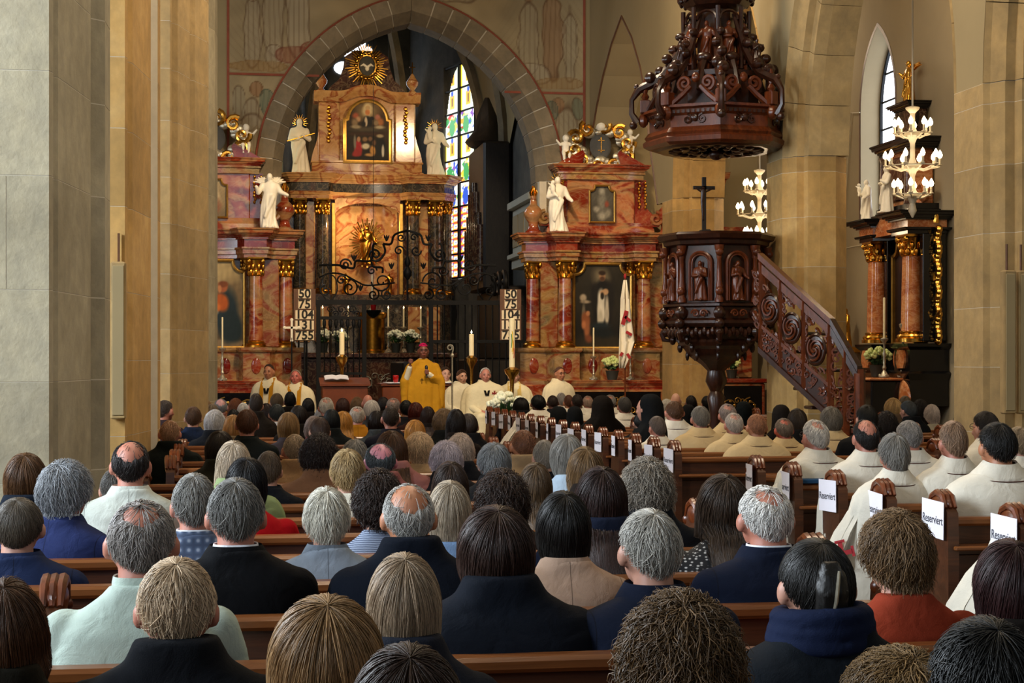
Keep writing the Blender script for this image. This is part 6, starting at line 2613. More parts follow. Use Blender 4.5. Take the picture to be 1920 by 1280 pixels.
def sup(rx, ry, z, cy=0.0, n=36, e=2.4):
    pts = []
    for i in range(n):
        a = 2 * math.pi * i / n
        c, s = math.cos(a), math.sin(a)
        pts.append((rx * math.copysign(abs(c) ** (2 / e), c), cy + ry * math.copysign(abs(s) ** (2 / e), s), z))
    return pts


def cloth_noise(seed, amp=.006, f=16):
    def w(P):
        n = noise3(P * np.array((1, 1, .45)), f, seed) + .5 * noise3(P * np.array((.5, 1, 1.6)), f * 1.6, seed + 4)
        d = P - np.array((0, .02, .8))
        d[:, 2] *= .3
        d /= np.linalg.norm(d, axis=1)[:, None] + 1e-6
        return P + d * (amp * n)[:, None]
    return w


def garment(kind, seed=1):
    m = MB()
    if kind == 'jacket':
        prof = [(.46, .205, .155), (.55, .205, .15), (.68, .195, .14), (.80, .205, .135), (.90, .222, .128), (.96, .228, .118), (1.0, .215, .10), (1.03, .165, .085), (1.06, .105, .078), (1.085, .083, .076)]
    elif kind == 'soft':
        prof = [(.46, .21, .155), (.55, .21, .15), (.68, .20, .14), (.80, .205, .132), (.90, .212, .125), (.95, .205, .115), (.99, .175, .098), (1.03, .125, .085), (1.06, .088, .075), (1.08, .076, .070)]
    elif kind == 'coat':
        prof = [(.46, .225, .165), (.6, .222, .16), (.75, .222, .15), (.88, .238, .145), (.95, .242, .135), (1.0, .225, .12), (1.035, .17, .10), (1.07, .115, .095), (1.11, .098, .092), (1.13, .092, .088)]
    m.loft([sup(rx, ry, z, -.005 - .015 * (z - .5)) for z, rx, ry in prof])
    sl = {'jacket': .062, 'soft': .056, 'coat': .070}[kind]
    for s in (-1, 1):
        m.cap((s * .185, -.012, .955), (s * .252, .05, .70), sl + .006, sl)
        m.cap((s * .252, .05, .70), (s * .12, .24, .605), sl, sl * .72)
    return remeshed(m, .0125, 3, .5, 'garment_' + kind, cloth_noise(seed, .007 if kind != 'coat' else .009))


def trousers_mesh():
    m = MB()
    m.ell((0, .03, .53), (.19, .155, .11), 14, 9)
    for s in (-1, 1):
        m.cap((s * .09, .05, .525), (s * .11, .46, .525), .095, .075)
        m.cap((s * .11, .46, .51), (s * .11, .47, .10), .07, .06)
        m.ell((s * .115, .53, .04), (.048, .13, .042), 10, 7)
    return remeshed(m, .02, 2, .5, 'trousers')


def mantle_mesh(seed, long_side=0):
    n, prof = 72, [(1.10, .074, .07), (1.085, .088, .078), (1.055, .14, .095), (1.03, .20, .11), (1.0, .245, .126), (.95, .285, .145), (.87, .31, .157), (.76, .325, .165), (.64, .325, .18), (.52, .345, .20), (.40, .355, .22), (.30, .36, .23)]
    r = random.Random(seed)
    ph = [r.random() * 6.28 for _ in range(6)]
    rings = []
    for z, rx, ry in prof:
        f = min(1, max(0, (1.02 - z) / .45))
        ring = []
        for i in range(n):
            a = 2 * math.pi * i / n
            k = 1 + f * (.045 * math.sin(11 * a + ph[0] + 1.5 * math.sin(3 * a + ph[1])) + .03 * math.sin(19 * a + ph[2]) + .02 * math.sin(5 * a + ph[3] + z * 4))
            x, y = rx * k * math.cos(a), ry * k * math.sin(a) + .01
            y = max(y, -.165 + .012 * math.sin(13 * a + ph[4]) * f)
            ring.append((x, y, z))
        rings.append(ring)
    m = MB()
    m.loft(rings, caps=False)
    if long_side:       # cloak edge falling over the pew end into the aisle
        R2 = []
        for j, (z, x0, w) in enumerate(((.97, .17, .05), (.86, .26, .07), (.74, .34, .09), (.58, .42, .11), (.40, .47, .13), (.22, .50, .14), (.06, .52, .15))):
            ring = []
            for i in range(24):
                a = 2 * math.pi * i / 24
                ring.append((-(x0) + .05 * math.cos(a) * (1 + .3 * math.sin(4 * a + j)), .02 + w * math.sin(a) * (1 + .15 * math.sin(7 * a)), z))
            R2.append(ring)
        m.loft(R2)
    return m.mesh('mantle_%d' % seed, True, 60)


def collar_mesh(kind):
    if kind == 'cape':      # flat turned collar of the mantle
        rings = []
        for z, rx, ry in ((1.115, .070, .066), (1.122, .078, .073), (1.09, .104, .090), (1.065, .132, .104), (1.045, .150, .112), (1.040, .148, .109)):
            rings.append([(x, y + .005, zz - .03 * (y < 0) * abs(y) / .12) for x, y, zz in sup(rx, ry, z, 0, 40, 2.2)])
        return MB().loft(rings, caps=False).mesh('collar_cape', True, 60)
    if kind == 'piping':
        pts = [(x, y + .005, zz + .003 - .03 * (y < 0) * abs(y) / .12) for x, y, zz in sup(.1515, .1135, 1.043, 0, 40, 2.2)]
        return MB().tube(pts + pts[:1], .0035, 5).mesh('piping')
    if kind == 'shirt':
        rings = [sup(.072, .068, 1.05, .0), sup(.071, .068, 1.085, .002), sup(.068, .065, 1.102, .004), sup(.064, .061, 1.10, .004)]
        return MB().loft(rings, caps=False).mesh('collar_shirt', True, 60)
    if kind == 'fold':
        rings = [sup(.074, .072, 1.085, .0), sup(.080, .078, 1.098, 0), sup(.092, .086, 1.08, -.002), sup(.112, .094, 1.045, -.004), sup(.116, .096, 1.038, -.004), sup(.108, .09, 1.04, -.004)]
        return MB().loft(rings, caps=False).mesh('collar_fold', True, 60)
    if kind == 'scarf':
        m = MB()
        for k in range(3):
            pts = [(x, y, 1.06 + .03 * k + .008 * math.sin(6 * i / 20 + k)) for i, (x, y, _) in enumerate(sup(.106 - .006 * k, .10, 0, .0, 24, 2))]
            m.tube(pts + pts[:2], .028, 8)
        return remeshed(m, .008, 3, .5, 'scarf')


def veil_mesh(seed):
    prof = [(1.362, .02, .02, -.01), (1.352, .055, .065, -.01), (1.32, .088, .10, -.012), (1.26, .108, .12, -.02), (1.18, .113, .118, -.032), (1.10, .125, .115, -.04), (1.04, .175, .128, -.03),
            (.97, .225, .142, -.015), (.88, .25, .15, -.005), (.75, .262, .16, 0), (.6, .268, .165, 0), (.46, .27, .17, 0)]
    n = 60
    r = random.Random(seed)
    p0, p1 = r.random() * 6, r.random() * 6
    rings = []
    for z, rx, ry, cy in prof:
        f = min(1, max(0, (1.2 - z) / .4))
        ring = []
        for i in range(n):
            a = 2 * math.pi * i / n
            k = 1 + f * (.04 * math.sin(9 * a + p0) + .025 * math.sin(17 * a + p1))
            ring.append((rx * k * math.cos(a), max(cy + ry * k * math.sin(a), -.168), z))
        rings.append(ring)
    rings = [[(x, y, z - .032 * min(1, max(0, (z - .95) / .15))) for x, y, z in rg] for rg in rings]
    return MB().loft(rings).mesh('veil_%d' % seed, True, 60)


# ------------------------------------------------------------------ hair
TILT = math.radians(22)
EA = np.array((0, -math.sin(TILT), math.cos(TILT)))
E1 = np.array((0, math.cos(TILT), math.sin(TILT)))
E2 = np.array((1.0, 0, 0))


def sstep(a, b, x):
    t = np.clip((x - a) / (b - a), 0, 1)
    return t * t * (3 - 2 * t)


def hair_mesh(name, thmin=0.0, front=72, side=92, back=108, vol=.05, drop=0.0, tuck=0.0, sidedrop=None, N=1100, L=.5, rs_=.00085, curl=0.0, bump=.004, bf=26, seed=1, lift=.01,
              flare=0.0, wave=0.0, sparse=0.0):
    r = np.random.default_rng(seed)

    def thmax(ph):
        c = np.cos(ph)
        return np.radians(np.where(c > 0, side + (front - side) * c ** 1.6, side + (back - side) * (-c) ** 1.3))

    def path(ph, u, off):
        aph = np.abs((ph + math.pi) % (2 * math.pi) - math.pi)
        t0 = np.radians(thmin * (1 - .12 * np.cos(ph) + .05 * np.sin(ph * 5 + seed) + .03 * np.sin(ph * 11)))
        t1 = thmax(ph)
        if drop > 0:
            w = sstep(.95, 1.5, aph)
            sd = drop if sidedrop is None else sidedrop
            D = w * (sd + (drop - sd) * sstep(1.6, 2.6, aph))
            t1 = np.minimum(t1, math.radians(98))
        else:
            D = np.zeros_like(ph)
        l1 = .105 * (t1 - t0)
        s = u * (l1 + D)
        th = t0 + np.minimum(s, l1) / np.maximum(l1, 1e-6) * (t1 - t0)
        ex = np.maximum(s - l1, 0)
        d = np.cos(th)[:, None] * EA + np.sin(th)[:, None] * (np.cos(ph)[:, None] * E1 + np.sin(ph)[:, None] * E2)
        edge = np.clip(u * 6, 0, 1) if thmin > 5 else 1.0
        k = 1 + (vol * edge + off / .095) * (1.0 + .0 * u)
        P = HC + HR * d * (k[:, None] if hasattr(k, '__len__') else k)
        hz_ = np.stack([np.sin(ph), np.cos(ph), np.zeros_like(ph)], 1)
        q = np.where(D > .004, np.clip(ex / np.maximum(D, .004), 0, 1.15), 0)
        ex = np.where(D > .004, np.minimum(ex, D * 1.15), 0)
        P = P + hz_ * ((flare * np.sin(q * math.pi * .55) - tuck * q ** 3) * (q > 0))[:, None] + np.outer(ex, (0, 0, -1.0))
        if wave:
            P = P + hz_ * (wave * np.sin(q * 9 + ph * 5))[:, None]
        if drop > .2:   # long hair lies on the back, never inside the shoulders
            lo = P[:, 2] < 1.08
            P[:, 1] = np.where(lo & (P[:, 1] < 0), np.minimum(P[:, 1], -.115 - .08 * np.clip((1.06 - P[:, 2]) / .15, 0, 1)), P[:, 1])
            P[:, 2] = np.where(lo & (np.abs(P[:, 0]) > .09) & (P[:, 1] > -.1), np.maximum(P[:, 2], 1.06), P[:, 2])
        return P

    nphi, nu = 120, 22
    ph = np.linspace(0, 2 * math.pi, nphi, endpoint=False)
    PH, U = np.meshgrid(ph, np.linspace(0, 1, nu), indexing='ij')
    PHf, Uf = PH.ravel(), U.ravel()
    q0 = path(PHf, Uf, np.zeros_like(PHf))
    groove = bump * (.55 * np.sin(PHf * bf + 5 * np.sin(PHf * 3 + seed) + Uf * 3) + .5 * np.sin(PHf * 9 + 3 * np.sin(PHf * 2 + Uf * 4) + seed) + .8 * noise3(q0, 45, seed))
    if curl:
        groove = curl * .9 * noise3(q0, 75, seed) + curl * .5 * noise3(q0, 150, seed + 1)
    edge = np.clip((1 - Uf) * 5, .15, 1)
    V = path(PHf, Uf, groove * edge - .012 * (1 - np.clip((1 - Uf) * 9, 0, 1)) * (1 if drop == 0 else 0))
    idx = np.arange(nphi * nu).reshape(nphi, nu)
    nxt = np.roll(idx, -1, axis=0)
    F = np.stack([idx[:, :-1], idx[:, 1:], nxt[:, 1:], nxt[:, :-1]], -1).reshape(-1, 4)
    tint = .30 + .16 * np.sin(PHf * bf * .5 + 3 * np.sin(PHf * 2)) + .10 * r.normal(size=len(PHf)) + 9 * groove
    Vs, Fs, Ts = [V], [F], [np.clip(tint, 0, 1)]
    if N:
        S = 7
        fp = r.random(N) * 2 * math.pi
        u0 = r.random(N) * (1 - L * .5) * (.95 if drop else 1.0)
        if sparse:
            u0 = np.where(r.random(N) < sparse, -1.1 * r.random(N) ** 1.4, u0)
        u1 = np.minimum(u0 + L * (.6 + .6 * r.random(N)), 1.0 + (.06 if drop or curl else .015))
        of = .001 + lift * r.random(N) ** 1.5
        t = np.linspace(0, 1, S)
        Uq = (u0[:, None] + (u1 - u0)[:, None] * t).ravel()
        dph = r.normal(size=N) * (.10 if drop else .22)
        Pq = (fp[:, None] + dph[:, None] * t).ravel()
        Oq = (of[:, None] * (1 + .6 * t)).ravel()
        pts = path(Pq, Uq, Oq).reshape(N, S, 3)
        if curl:
            p0 = r.random(N) * 6.28
            fr_ = 5 + 5 * r.random(N)
            A1, A2 = r.normal(size=(N, 3)), r.normal(size=(N, 3))
            A1 /= np.linalg.norm(A1, axis=1)[:, None]
            A2 /= np.linalg.norm(A2, axis=1)[:, None]
            wv = p0[:, None] + fr_[:, None] * t
            pts = pts + curl * .9 * (np.cos(wv)[..., None] * A1[:, None] + np.sin(wv)[..., None] * A2[:, None])
        T = np.gradient(pts, axis=1)
        T /= np.linalg.norm(T, axis=2)[..., None] + 1e-9
        Nr = pts - HC
        B = np.cross(T, Nr)
        B /= np.linalg.norm(B, axis=2)[..., None] + 1e-9
        C = np.cross(B, T)
        rad = rs_ * (.6 + .8 * r.random(N))[:, None] * np.array([.6, 1, 1, 1, .9, .7, .2])
        ring = np.stack([pts + rad[..., None] * (B * math.cos(a) * 1.5 + C * math.sin(a)) for a in (math.pi * 1.17, math.pi * .5, -math.pi * .17)], 2)   # N,S,3,3
        base = len(V)
        id_ = base + np.arange(N * S * 3).reshape(N, S, 3)
        f = []
        for a in range(3):
            b = (a + 1) % 3
            f.append(np.stack([id_[:, :-1, a], id_[:, :-1, b], id_[:, 1:, b], id_[:, 1:, a]], -1).reshape(-1, 4))
        Vs.append(ring.reshape(-1, 3))
        Fs += f
        Ts.append(np.repeat(np.clip(.5 + .26 * r.normal(size=N), 0, 1), S * 3))
    V, F, T_ = np.concatenate(Vs), np.concatenate(Fs), np.concatenate(Ts)
    me = bpy.data.meshes.new(name)
    me.vertices.add(len(V))
    me.vertices.foreach_set('co', V.ravel())
    me.loops.add(F.size)
    me.loops.foreach_set('vertex_index', F.ravel().astype(np.int32))
    me.polygons.add(len(F))
    me.polygons.foreach_set('loop_start', (np.arange(len(F)) * 4).astype(np.int32))
    me.polygons.foreach_set('use_smooth', np.ones(len(F), bool))
    at = me.attributes.new('tint', 'FLOAT', 'POINT')
    at.data.foreach_set('value', T_.astype(np.float32))
    me.update(calc_edges=True)
    me.validate()
    me.materials.append(MATS['hair'])
    sel = np.abs(V[:, 2] - (HC[2] + .0)) < .07
    me['width'] = float(2 * np.percentile(np.abs(V[sel, 0]), 97))
    me['top'] = float(np.percentile(V[:, 2], 99.7))
    return me


BODY = seated_body()
GARM = {k: garment(k, i + 2) for i, k in enumerate(('jacket', 'soft', 'coat'))}
TROUSERS = trousers_mesh()
MANTLES = [mantle_mesh(i) for i in range(3)]
MANTLE_AISLE = mantle_mesh(9, 1)
COLLARS = {k: collar_mesh(k) for k in ('cape', 'piping', 'shirt', 'fold', 'scarf')}
VEILS = [veil_mesh(i) for i in range(2)]
for me in (BODY,):
    me.materials.append(MATS['skin'])
HAIR = {
    'short': hair_mesh('hair_short', vol=.06, N=3200, L=.3, front=66, side=82, back=108, seed=1, lift=.008),
    'crop': hair_mesh('hair_crop', vol=.03, N=2600, L=.14, front=62, side=80, back=106, seed=2, lift=.004, bump=.0025, rs_=.0009),
    'full': hair_mesh('hair_full', vol=.13, N=3000, L=.4, back=116, side=92, seed=3, lift=.014, bump=.006),
    'fringe': hair_mesh('hair_fringe', thmin=50, vol=.035, N=2400, L=.45, front=54, side=84, back=108, seed=4, lift=.006, bump=.0025, rs_=.0009, sparse=.03),
    'thin': hair_mesh('hair_thin', thmin=34, vol=.035, N=2400, L=.45, front=50, side=84, back=108, seed=5, lift=.006, bump=.0025, rs_=.0009, sparse=.05),
    'bob': hair_mesh('hair_bob', vol=.17, drop=.105, tuck=.03, N=3600, L=.6, seed=6, lift=.009, bump=.0035, side=96),
    'bob2': hair_mesh('hair_bob_loose', vol=.20, drop=.13, sidedrop=.10, tuck=.012, flare=.012, wave=.004, N=3400, L=.6, seed=7, lift=.016, bump=.006),
    'long': hair_mesh('hair_long', vol=.15, drop=.30, sidedrop=.20, N=3600, L=.6, seed=8, lift=.010, bump=.004, flare=.01),
    'curly': hair_mesh('hair_curly', vol=.30, drop=.03, sidedrop=.02, N=5200, L=.3, curl=.013, seed=9, lift=.022, back=116, side=98, rs_=.0011),
    'wavy': hair_mesh('hair_wavy', vol=.20, drop=.04, sidedrop=.02, N=3800, L=.35, curl=.007, seed=10, lift=.014, back=114, side=94),
    'cap': hair_mesh('hair_cap', vol=.10, N=2600, L=.7, back=108, side=86, seed=11, lift=.003, bump=.0012, bf=40),
}


def knot_mesh():
    m = MB()
    for s in (-1, 1):
        pts = [(s * .006, -.056, 1.265), (s * .010, -.066, 1.23), (s * .011, -.070, 1.19), (s * .009, -.064, 1.14), (s * .003, -.048, 1.095)]
        m.tube(pts, [.014, .024, .029, .027, .014], 12)
    return remeshed(m, .008, 2, .4, 'hair_knot', lambda P: P + np.array((1, 0, 0)) * (.0022 * np.sin(P[:, 2] * 30 + P[:, 0] * 700))[:, None])


KNOT = knot_mesh()
KNOT.materials.append(MATS['hair'])
at = KNOT.attributes.new('tint', 'FLOAT', 'POINT')
at.data.foreach_set('value', np.full(len(KNOT.vertices), .35, np.float32))
for dct in (GARM, COLLARS):
    for kk_, me in dct.items():
        me.materials.append(MATS['cloth_jacket' if kk_ == 'jacket' else 'cloth'])
for me in [TROUSERS, MANTLE_AISLE] + MANTLES + VEILS:
    me.materials.append(MATS['cloth'])


def part(parent, name, me, color=None, mat=None):
    o = bpy.data.objects.new(name, me)
    COL.objects.link(o)
    o.parent = parent
    if color is not None:
        o.color = lin(color) if isinstance(color, str) else color
    if mat is not None:
        o.material_slots[0].link = 'OBJECT'
        o.material_slots[0].material = MATS[mat]
    return o


gl_ = MB()
for s in (-1, 1):
    pts = [(s * .035 + .024 * math.cos(a), .098 + .0 * a, .012 + .02 * math.sin(a)) for a in np.linspace(0, 2 * math.pi, 15)]
    gl_.tube(pts, .0022, 5)
    gl_.tube([(s * .058, .095, .014), (s * .084, .05, .014), (s * .088, -.01, .006)], .0022, 5)
gl_.tube([(-.012, .103, .014), (.012, .103, .014)], .0022, 5)
GLASSES = gl_.mesh('glasses')
GLASSES.materials.append(MATS['black_plastic'])
cl_ = MB()
cl_.tube([(.010, -.092, 1.245), (.005, -.099, 1.215), (0, -.101, 1.17), (-.005, -.095, 1.135)], [.003, .0045, .0045, .003], 6)
CLIP = cl_.mesh('hair_clip')
CLIP.materials.append(MATS['silver'])

SKINS = {'p': '#b08570', 'r': '#a9705c', 't': '#a5714f', 'd': '#4a2c1c', 'f': '#c49a82'}
HAIRC = {'white': '#cfccc6', 'silver': '#a5a29c', 'grey': '#85817a', 'dgrey': '#57534e', 'black': '#15120f', 'dbrown': '#2d1c12', 'brown': '#4a2f1b', 'lbrown': '#74573a', 'blond': '#b08b55', 'ash': '#9a8864',
         'auburn': '#672f18', 'cream': '#ccb190', 'ginger': '#a06a30', 'redbr': '#4f2418', 'gblond': '#8f8468', 'lav': '#b4a8ae'}
OCC = []


def person(px, ytop, w, style, hcol, gar, gcol, label, block='L', skin='p', yaw=0.0, collar=None, ccol=None, glasses=False, mat=None, trousers='#20222a', group=None, clip=False, row=None, cross=False, minsz=.86):
    veil = gar == 'habit'
    if veil:
        hw_, top = .222, 1.33
    elif style == 'bald':
        hw_, top = .158, 1.298
    else:
        hw_, top = HAIR[style]['width'], HAIR[style]['top']
    d = FPX * hw_ / w
    k = kx(px)
    rows = {'L': ROWS_L, 'R': ROWS_R}[block]
    best = None
    for i, Yb in enumerate(rows):
        Y = Yb + .2
        dd = Y / (CT - k * ST)
        X = dd * (k * CT + ST)
        zt = CAMZ - (ytop - HORIZON) / FPX * dd
        if row is not None and abs(Yb - row) > .2:
            continue
        cost = abs(math.log(dd / d)) * 4.5 + max(0, abs(zt - top * .95) - .05) * 12
        for (bx, by) in OCC:
            if abs(by - Y) < .3 and abs(bx - X) < .40:
                cost += 3 * (.40 - abs(bx - X)) / .2
        if block == 'R':
            ok = X > XA + .22 and (X < 7.4 if Yb < 12.5 else (X < (8.8 if 15.0 < Yb < 16.9 else 8.2 if 20.5 < Yb < 23.6 else (4.5 if 16.9 < Yb < 20.5 else 5.85)) or 7.55 < X < (8.35 if 21 < Yb < 24.5 else 9.0)))
            cost += 0 if ok else 5
        elif X > 2.12:
            cost += 5
        if best is None or cost < best[0]:
            best = (cost, Y, X, dd, zt, i)
    cost, Y, X, dd, zt, ri = best
    OCC.append((X, Y))
    s = min(1.16, max(.86, w * dd / FPX / hw_))
    sz = min(1.14, max(minsz, zt / top))
    t = thing('person', label, 'person', (X, Y, 0), math.radians(yaw), group)
    t.scale = (s, s, sz)
    sk = SKINS.get(skin, skin)
    part(t, 'body', BODY, sk)
    if veil:
        part(t, 'habit', VEILS[len(OCC) % 2], gcol)
        part(t, 'skirt', TROUSERS, gcol)
        return t
    if style != 'bald':
        part(t, 'hair', HAIR[style], HAIRC.get(hcol, hcol))
        if clip:
            part(t, 'hair_knot', KNOT, HAIRC.get(hcol, hcol))
            part(t, 'hair_clip', CLIP)
    part(t, 'trousers', TROUSERS, trousers)
    if gar in ('mantle', 'mantle_aisle'):
        mm_ = MANTLE_AISLE if gar == 'mantle_aisle' else MANTLES[len(OCC) % 3]
        part(t, 'mantle', mm_, gcol)
        part(t, 'collar', COLLARS['cape'], gcol)
        part(t, 'collar_piping', COLLARS['piping'], '#4a2a22')
        if cross:
            m_ = MB()
            for (x0, x1, z0_, z1_) in ((-.07, .07, -.014, .014), (-.014, .014, -.07, .07), (-.08, -.062, -.032, .032), (.062, .08, -.032, .032), (-.032, .032, -.08, -.062), (-.032, .032, .062, .08)):
                m_.box(x0, x1, -.004, .004, z0_, z1_)
            o_ = m_.build('red_cross', 'red_cloth', t, smooth=False)
            o_.location = (-.40, -.10, .62)
            o_.rotation_euler = (-.1, -.25, -.5)
    else:
        part(t, gar if gar == 'jacket' else ('coat' if gar == 'coat' else 'top'), GARM[gar], gcol, mat)
        if gar == 'jacket':
            part(t, 'lapel_collar', COLLARS['fold'], gcol, mat)
    if collar:
        part(t, 'scarf' if collar == 'scarf' else 'collar', COLLARS[collar], ccol or '#dfe2e8')
    if glasses:
        g_ = part(t, 'glasses', GLASSES)
        g_.location = tuple(HC)
    return t

# ================================================================== THE CONGREGATION, LEFT BLOCK (near rows first)
P = person
P(8, 1088, 128, 'bob2', 'brown', 'coat', '#17150f', 'woman with loose brown hair cut off by the left picture edge')
P(330, 1048, 140, 'short', '#b8a184', 'coat', '#101216', 'man with fair white short hair and black coat in front', skin='r')
P(614, 1122, 214, 'bob', '#80623f', 'coat', '#1a2024', 'light brown bobbed head at the bottom edge, left of the grey bob')
P(768, 1216, 236, 'bob', 'dbrown', 'soft', '#a98a80', 'dark head in pinkish top cut off by the bottom edge')
P(760, 1040, 136, 'bob', '#958068', 'coat', '#1c1f28', 'woman with smooth grey-blond bob, nearest the middle of the picture', row=3.89)
P(1284, 1112, 236, 'curly', '#4f3a22', 'coat', '#17181a', 'big curly brown head at the bottom edge beside the navy jacket')
P(1540, 1012, 138, 'cap', 'black', 'coat', '#11151a', 'woman with black pinned-up hair, silver clip and navy scarf', collar='scarf', ccol='#141c33', clip=True)
P(1690, 956, 136, 'wavy', '#6d5438', 'soft', '#82321f', 'woman in rust orange top with wavy brown hair', yaw=4)
P(1904, 1014, 128, 'bob', '#2f1716', 'coat', '#16120f', 'woman with dark red-brown bob at the right picture edge')
P(1868, 1164, 210, 'short', '#0e0d0b', 'coat', '#0e0f11', 'dark-haired head in the bottom right corner')
P(1705, 1230, 236, 'wavy', '#6b5230', 'coat', '#1b1812', 'fair brown head barely rising over the bottom edge on the right')
P(934, 950, 142, 'bob', '#33211a', 'coat', '#10141c', 'woman with long dark brown bob and dark navy coat in the middle', row=4.75)
P(1060, 922, 100, 'bob', '#1a1613', 'jacket', '#a58a76', 'woman with short black hair in beige jacket', skin='f', row=5.61)
P(1226, 956, 112, 'short', '#a8a49b', 'jacket', '#161c2c', 'man with silver grey hair in navy jacket, ear showing on his left', yaw=6, row=4.75)
P(1442, 912, 98, 'thin', 'white', 'jacket', '#101626', 'balding white-haired man in dark suit with white collar', collar='shirt', skin='r', yaw=3)
P(1362, 890, 100, 'long', '#38291d', 'soft', '#222222', 'woman with long dark brown hair in black and white dotted top', mat='dotted_cloth')
P(1216, 858, 100, 'curly', '#7d7468', 'coat', '#121419', 'curly grey-haired woman in dark coat before the brown pew')
P(1131, 876, 100, 'long', '#2b1a16', 'coat', '#141a2a', 'woman with long dark red-brown hair and navy coat')
P(1065, 814, 62, 'bob', 'grey', 'soft', '#a9bdd0', 'straight grey bob above a pale blue collar')
P(1100, 838, 68, 'bob2', '#6d5334', 'coat', '#1b1512', 'light brown streaked bob beside the pale blue collar')
P(1022, 825, 42, 'short', '#8d857a', 'jacket', '#14151a', 'grey-haired man half hidden behind the grey bob')
P(983, 806, 44, 'crop', '#7a5038', 'coat', '#8a7356', 'shaven tanned man in tan coat next to the aisle', skin='t')
P(928, 830, 62, 'full', '#77797a', 'coat', '#17191c', 'silver and dark streaked head near the aisle')
P(944, 880, 100, 'curly', '#2c1c14', 'coat', '#27201c', 'dense dark brown curly head in the middle rows')
P(1006, 868, 64, 'long', '#54402a', 'soft', '#a89c88', 'woman with streaked brown hair and beige jacket')
P(838, 826, 62, 'wavy', 'lav', 'coat', '#15161a', 'lavender white wavy-haired head')
P(864, 812, 52, 'wavy', '#b8a494', 'coat', '#15161a', 'warm white wavy head just behind the lavender one', yaw=-4)
P(846, 866, 70, 'long', '#33231a', 'soft', '#2a3c6a', 'woman with long dark hair under the lavender white head')
P(787, 810, 56, 'wavy', 'cream', 'soft', '#9a7f5e', 'cream-blond wavy head with beige collar')
P(845, 902, 80, 'bob', '#a2937e', 'soft', '#6d88ac', 'straight grey-blond bob above a denim blue collar')
P(768, 910, 94, 'fringe', 'silver', 'coat', '#10151f', 'bald-topped man with grey sides in dark navy quilted coat', skin='t')
P(710, 880, 96, 'curly', '#2a1c15', 'soft', '#5d6b86', 'dark curly-haired woman in grey-blue knit', mat='knit_cloth')
P(613, 914, 86, 'full', '#c6c2b4', 'jacket', '#7c8692', 'white-haired woman in pale grey jacket with dark collar', collar='fold', ccol='#3c3234')
P(442, 897, 102, 'short', '#74726e', 'jacket', '#0c0d10', 'grey-haired man in black suit with white collar', collar='shirt', skin='r')
P(364, 888, 80, 'short', '#86847f', 'jacket', '#3c4a66', 'grey-haired man in blue checked jacket', mat='plaid_cloth', collar='shirt', skin='r')
P(462, 858, 76, 'bob', '#131011', 'soft', '#a30f16', 'black-haired woman in bright red sweater')
P(264, 940, 122, 'thin', '#8f8984', 'soft', '#a9b8ad', 'balding man in pale mint shirt with arm on the pew', skin='r', collar='shirt', ccol='#a9b8ad')
P(114, 862, 98, 'wavy', '#8d9094', 'jacket', '#20294e', 'wavy grey-haired man in blue suit turned to the right', yaw=-24, skin='r', collar='shirt', glasses=True)
P(244, 828, 68, 'fringe', '#26201e', 'jacket', '#b8bdb4', 'bald-topped man in pale jacket with dark collar lines', skin='r', row=8.19)
P(46, 850, 78, 'bob', '#55381f', 'coat', '#141a24', 'woman with brown bob against the pale left pier')
P(32, 934, 90, 'cap', '#4e463c', 'jacket', '#1c2744', 'dark grey-haired woman in navy jacket at the left edge')
P(214, 879, 42, 'short', 'dgrey', 'soft', '#3f2f6a', 'small grey head in purple behind the pale jacket man', row=9.05, minsz=.76)
P(318, 788, 36, 'crop', '#9a7456', 'coat', '#0e1210', 'shaven man in black coat beside the left piers', skin='r')
P(362, 762, 30, 'short', '#5d4434', 'jacket', '#18233a', 'brown-haired man in navy suit near the left piers')
P(401, 768, 38, 'wavy', '#c3c4c8', 'coat', '#15181e', 'white wavy-haired woman in dark coat with white collar', collar='shirt', yaw=-14)
P(463, 767, 40, 'short', '#54321d', 'jacket', '#0f1312', 'brown-haired broad man in black suit', skin='r')
P(412, 808, 54, 'bob', '#2b1f14', 'coat', '#222016', 'round dark brown head above the green coat')
P(438, 827, 68, 'long', '#ab9a84', 'coat', '#7c8c62', 'woman with long grey-blond hair in green coat')
P(504, 846, 46, 'short', '#594838', 'jacket', '#12151a', 'brown short-haired head leaning beside the black-haired woman')
P(437, 778, 28, 'bob2', '#a87c48', 'coat', '#6a5a42', 'golden blond head left of the black suit', group=None)
P(541, 773, 40, 'bob', '#8f7048', 'jacket', '#38333a', 'ash-blond woman in grey-brown jacket with white collar', collar='shirt')
P(519, 757, 28, 'short', '#33393c', 'soft', '#c4c8d6', 'dark-haired man in white shirt', collar='shirt')
P(560, 760, 34, 'bob', '#231a16', 'coat', '#17130f', 'dark head right of the white shirt')
P(553, 814, 42, 'crop', '#9a846a', 'coat', '#8f6f4e', 'balding man in tan jacket with a hand at his head', skin='r')
P(598, 812, 70, 'curly', '#251813', 'coat', '#6a4a34', 'large dark curly head over a brown quilted coat')
P(600, 782, 36, 'short', '#3e2c22', 'coat', '#241c18', 'brown short-haired head behind the large dark curls')
P(644, 771, 36, 'long', '#b47f38', 'soft', '#5a4030', 'young woman with long straight golden hair')
P(670, 762, 28, 'thin', '#b6aca0', 'jacket', '#9a6516', 'bald man in mustard jacket', skin='r')
P(652, 842, 64, 'full', '#9c845c', 'soft', '#c5c0b0', 'woman with short streaked blond hair and earring')
P(666, 824, 50, 'full', '#8a8680', 'coat', '#2a2622', 'grey-haired head behind the streaked blond woman')
P(714, 832, 56, 'fringe', '#40464a', 'coat', '#7a4a48', 'pink bald-topped man with dark grey sides', skin='#b9788a')
P(735, 808, 62, 'long', '#4a2f1a', 'coat', '#8a5a55', 'woman with streaked brown hair and dusty pink top')
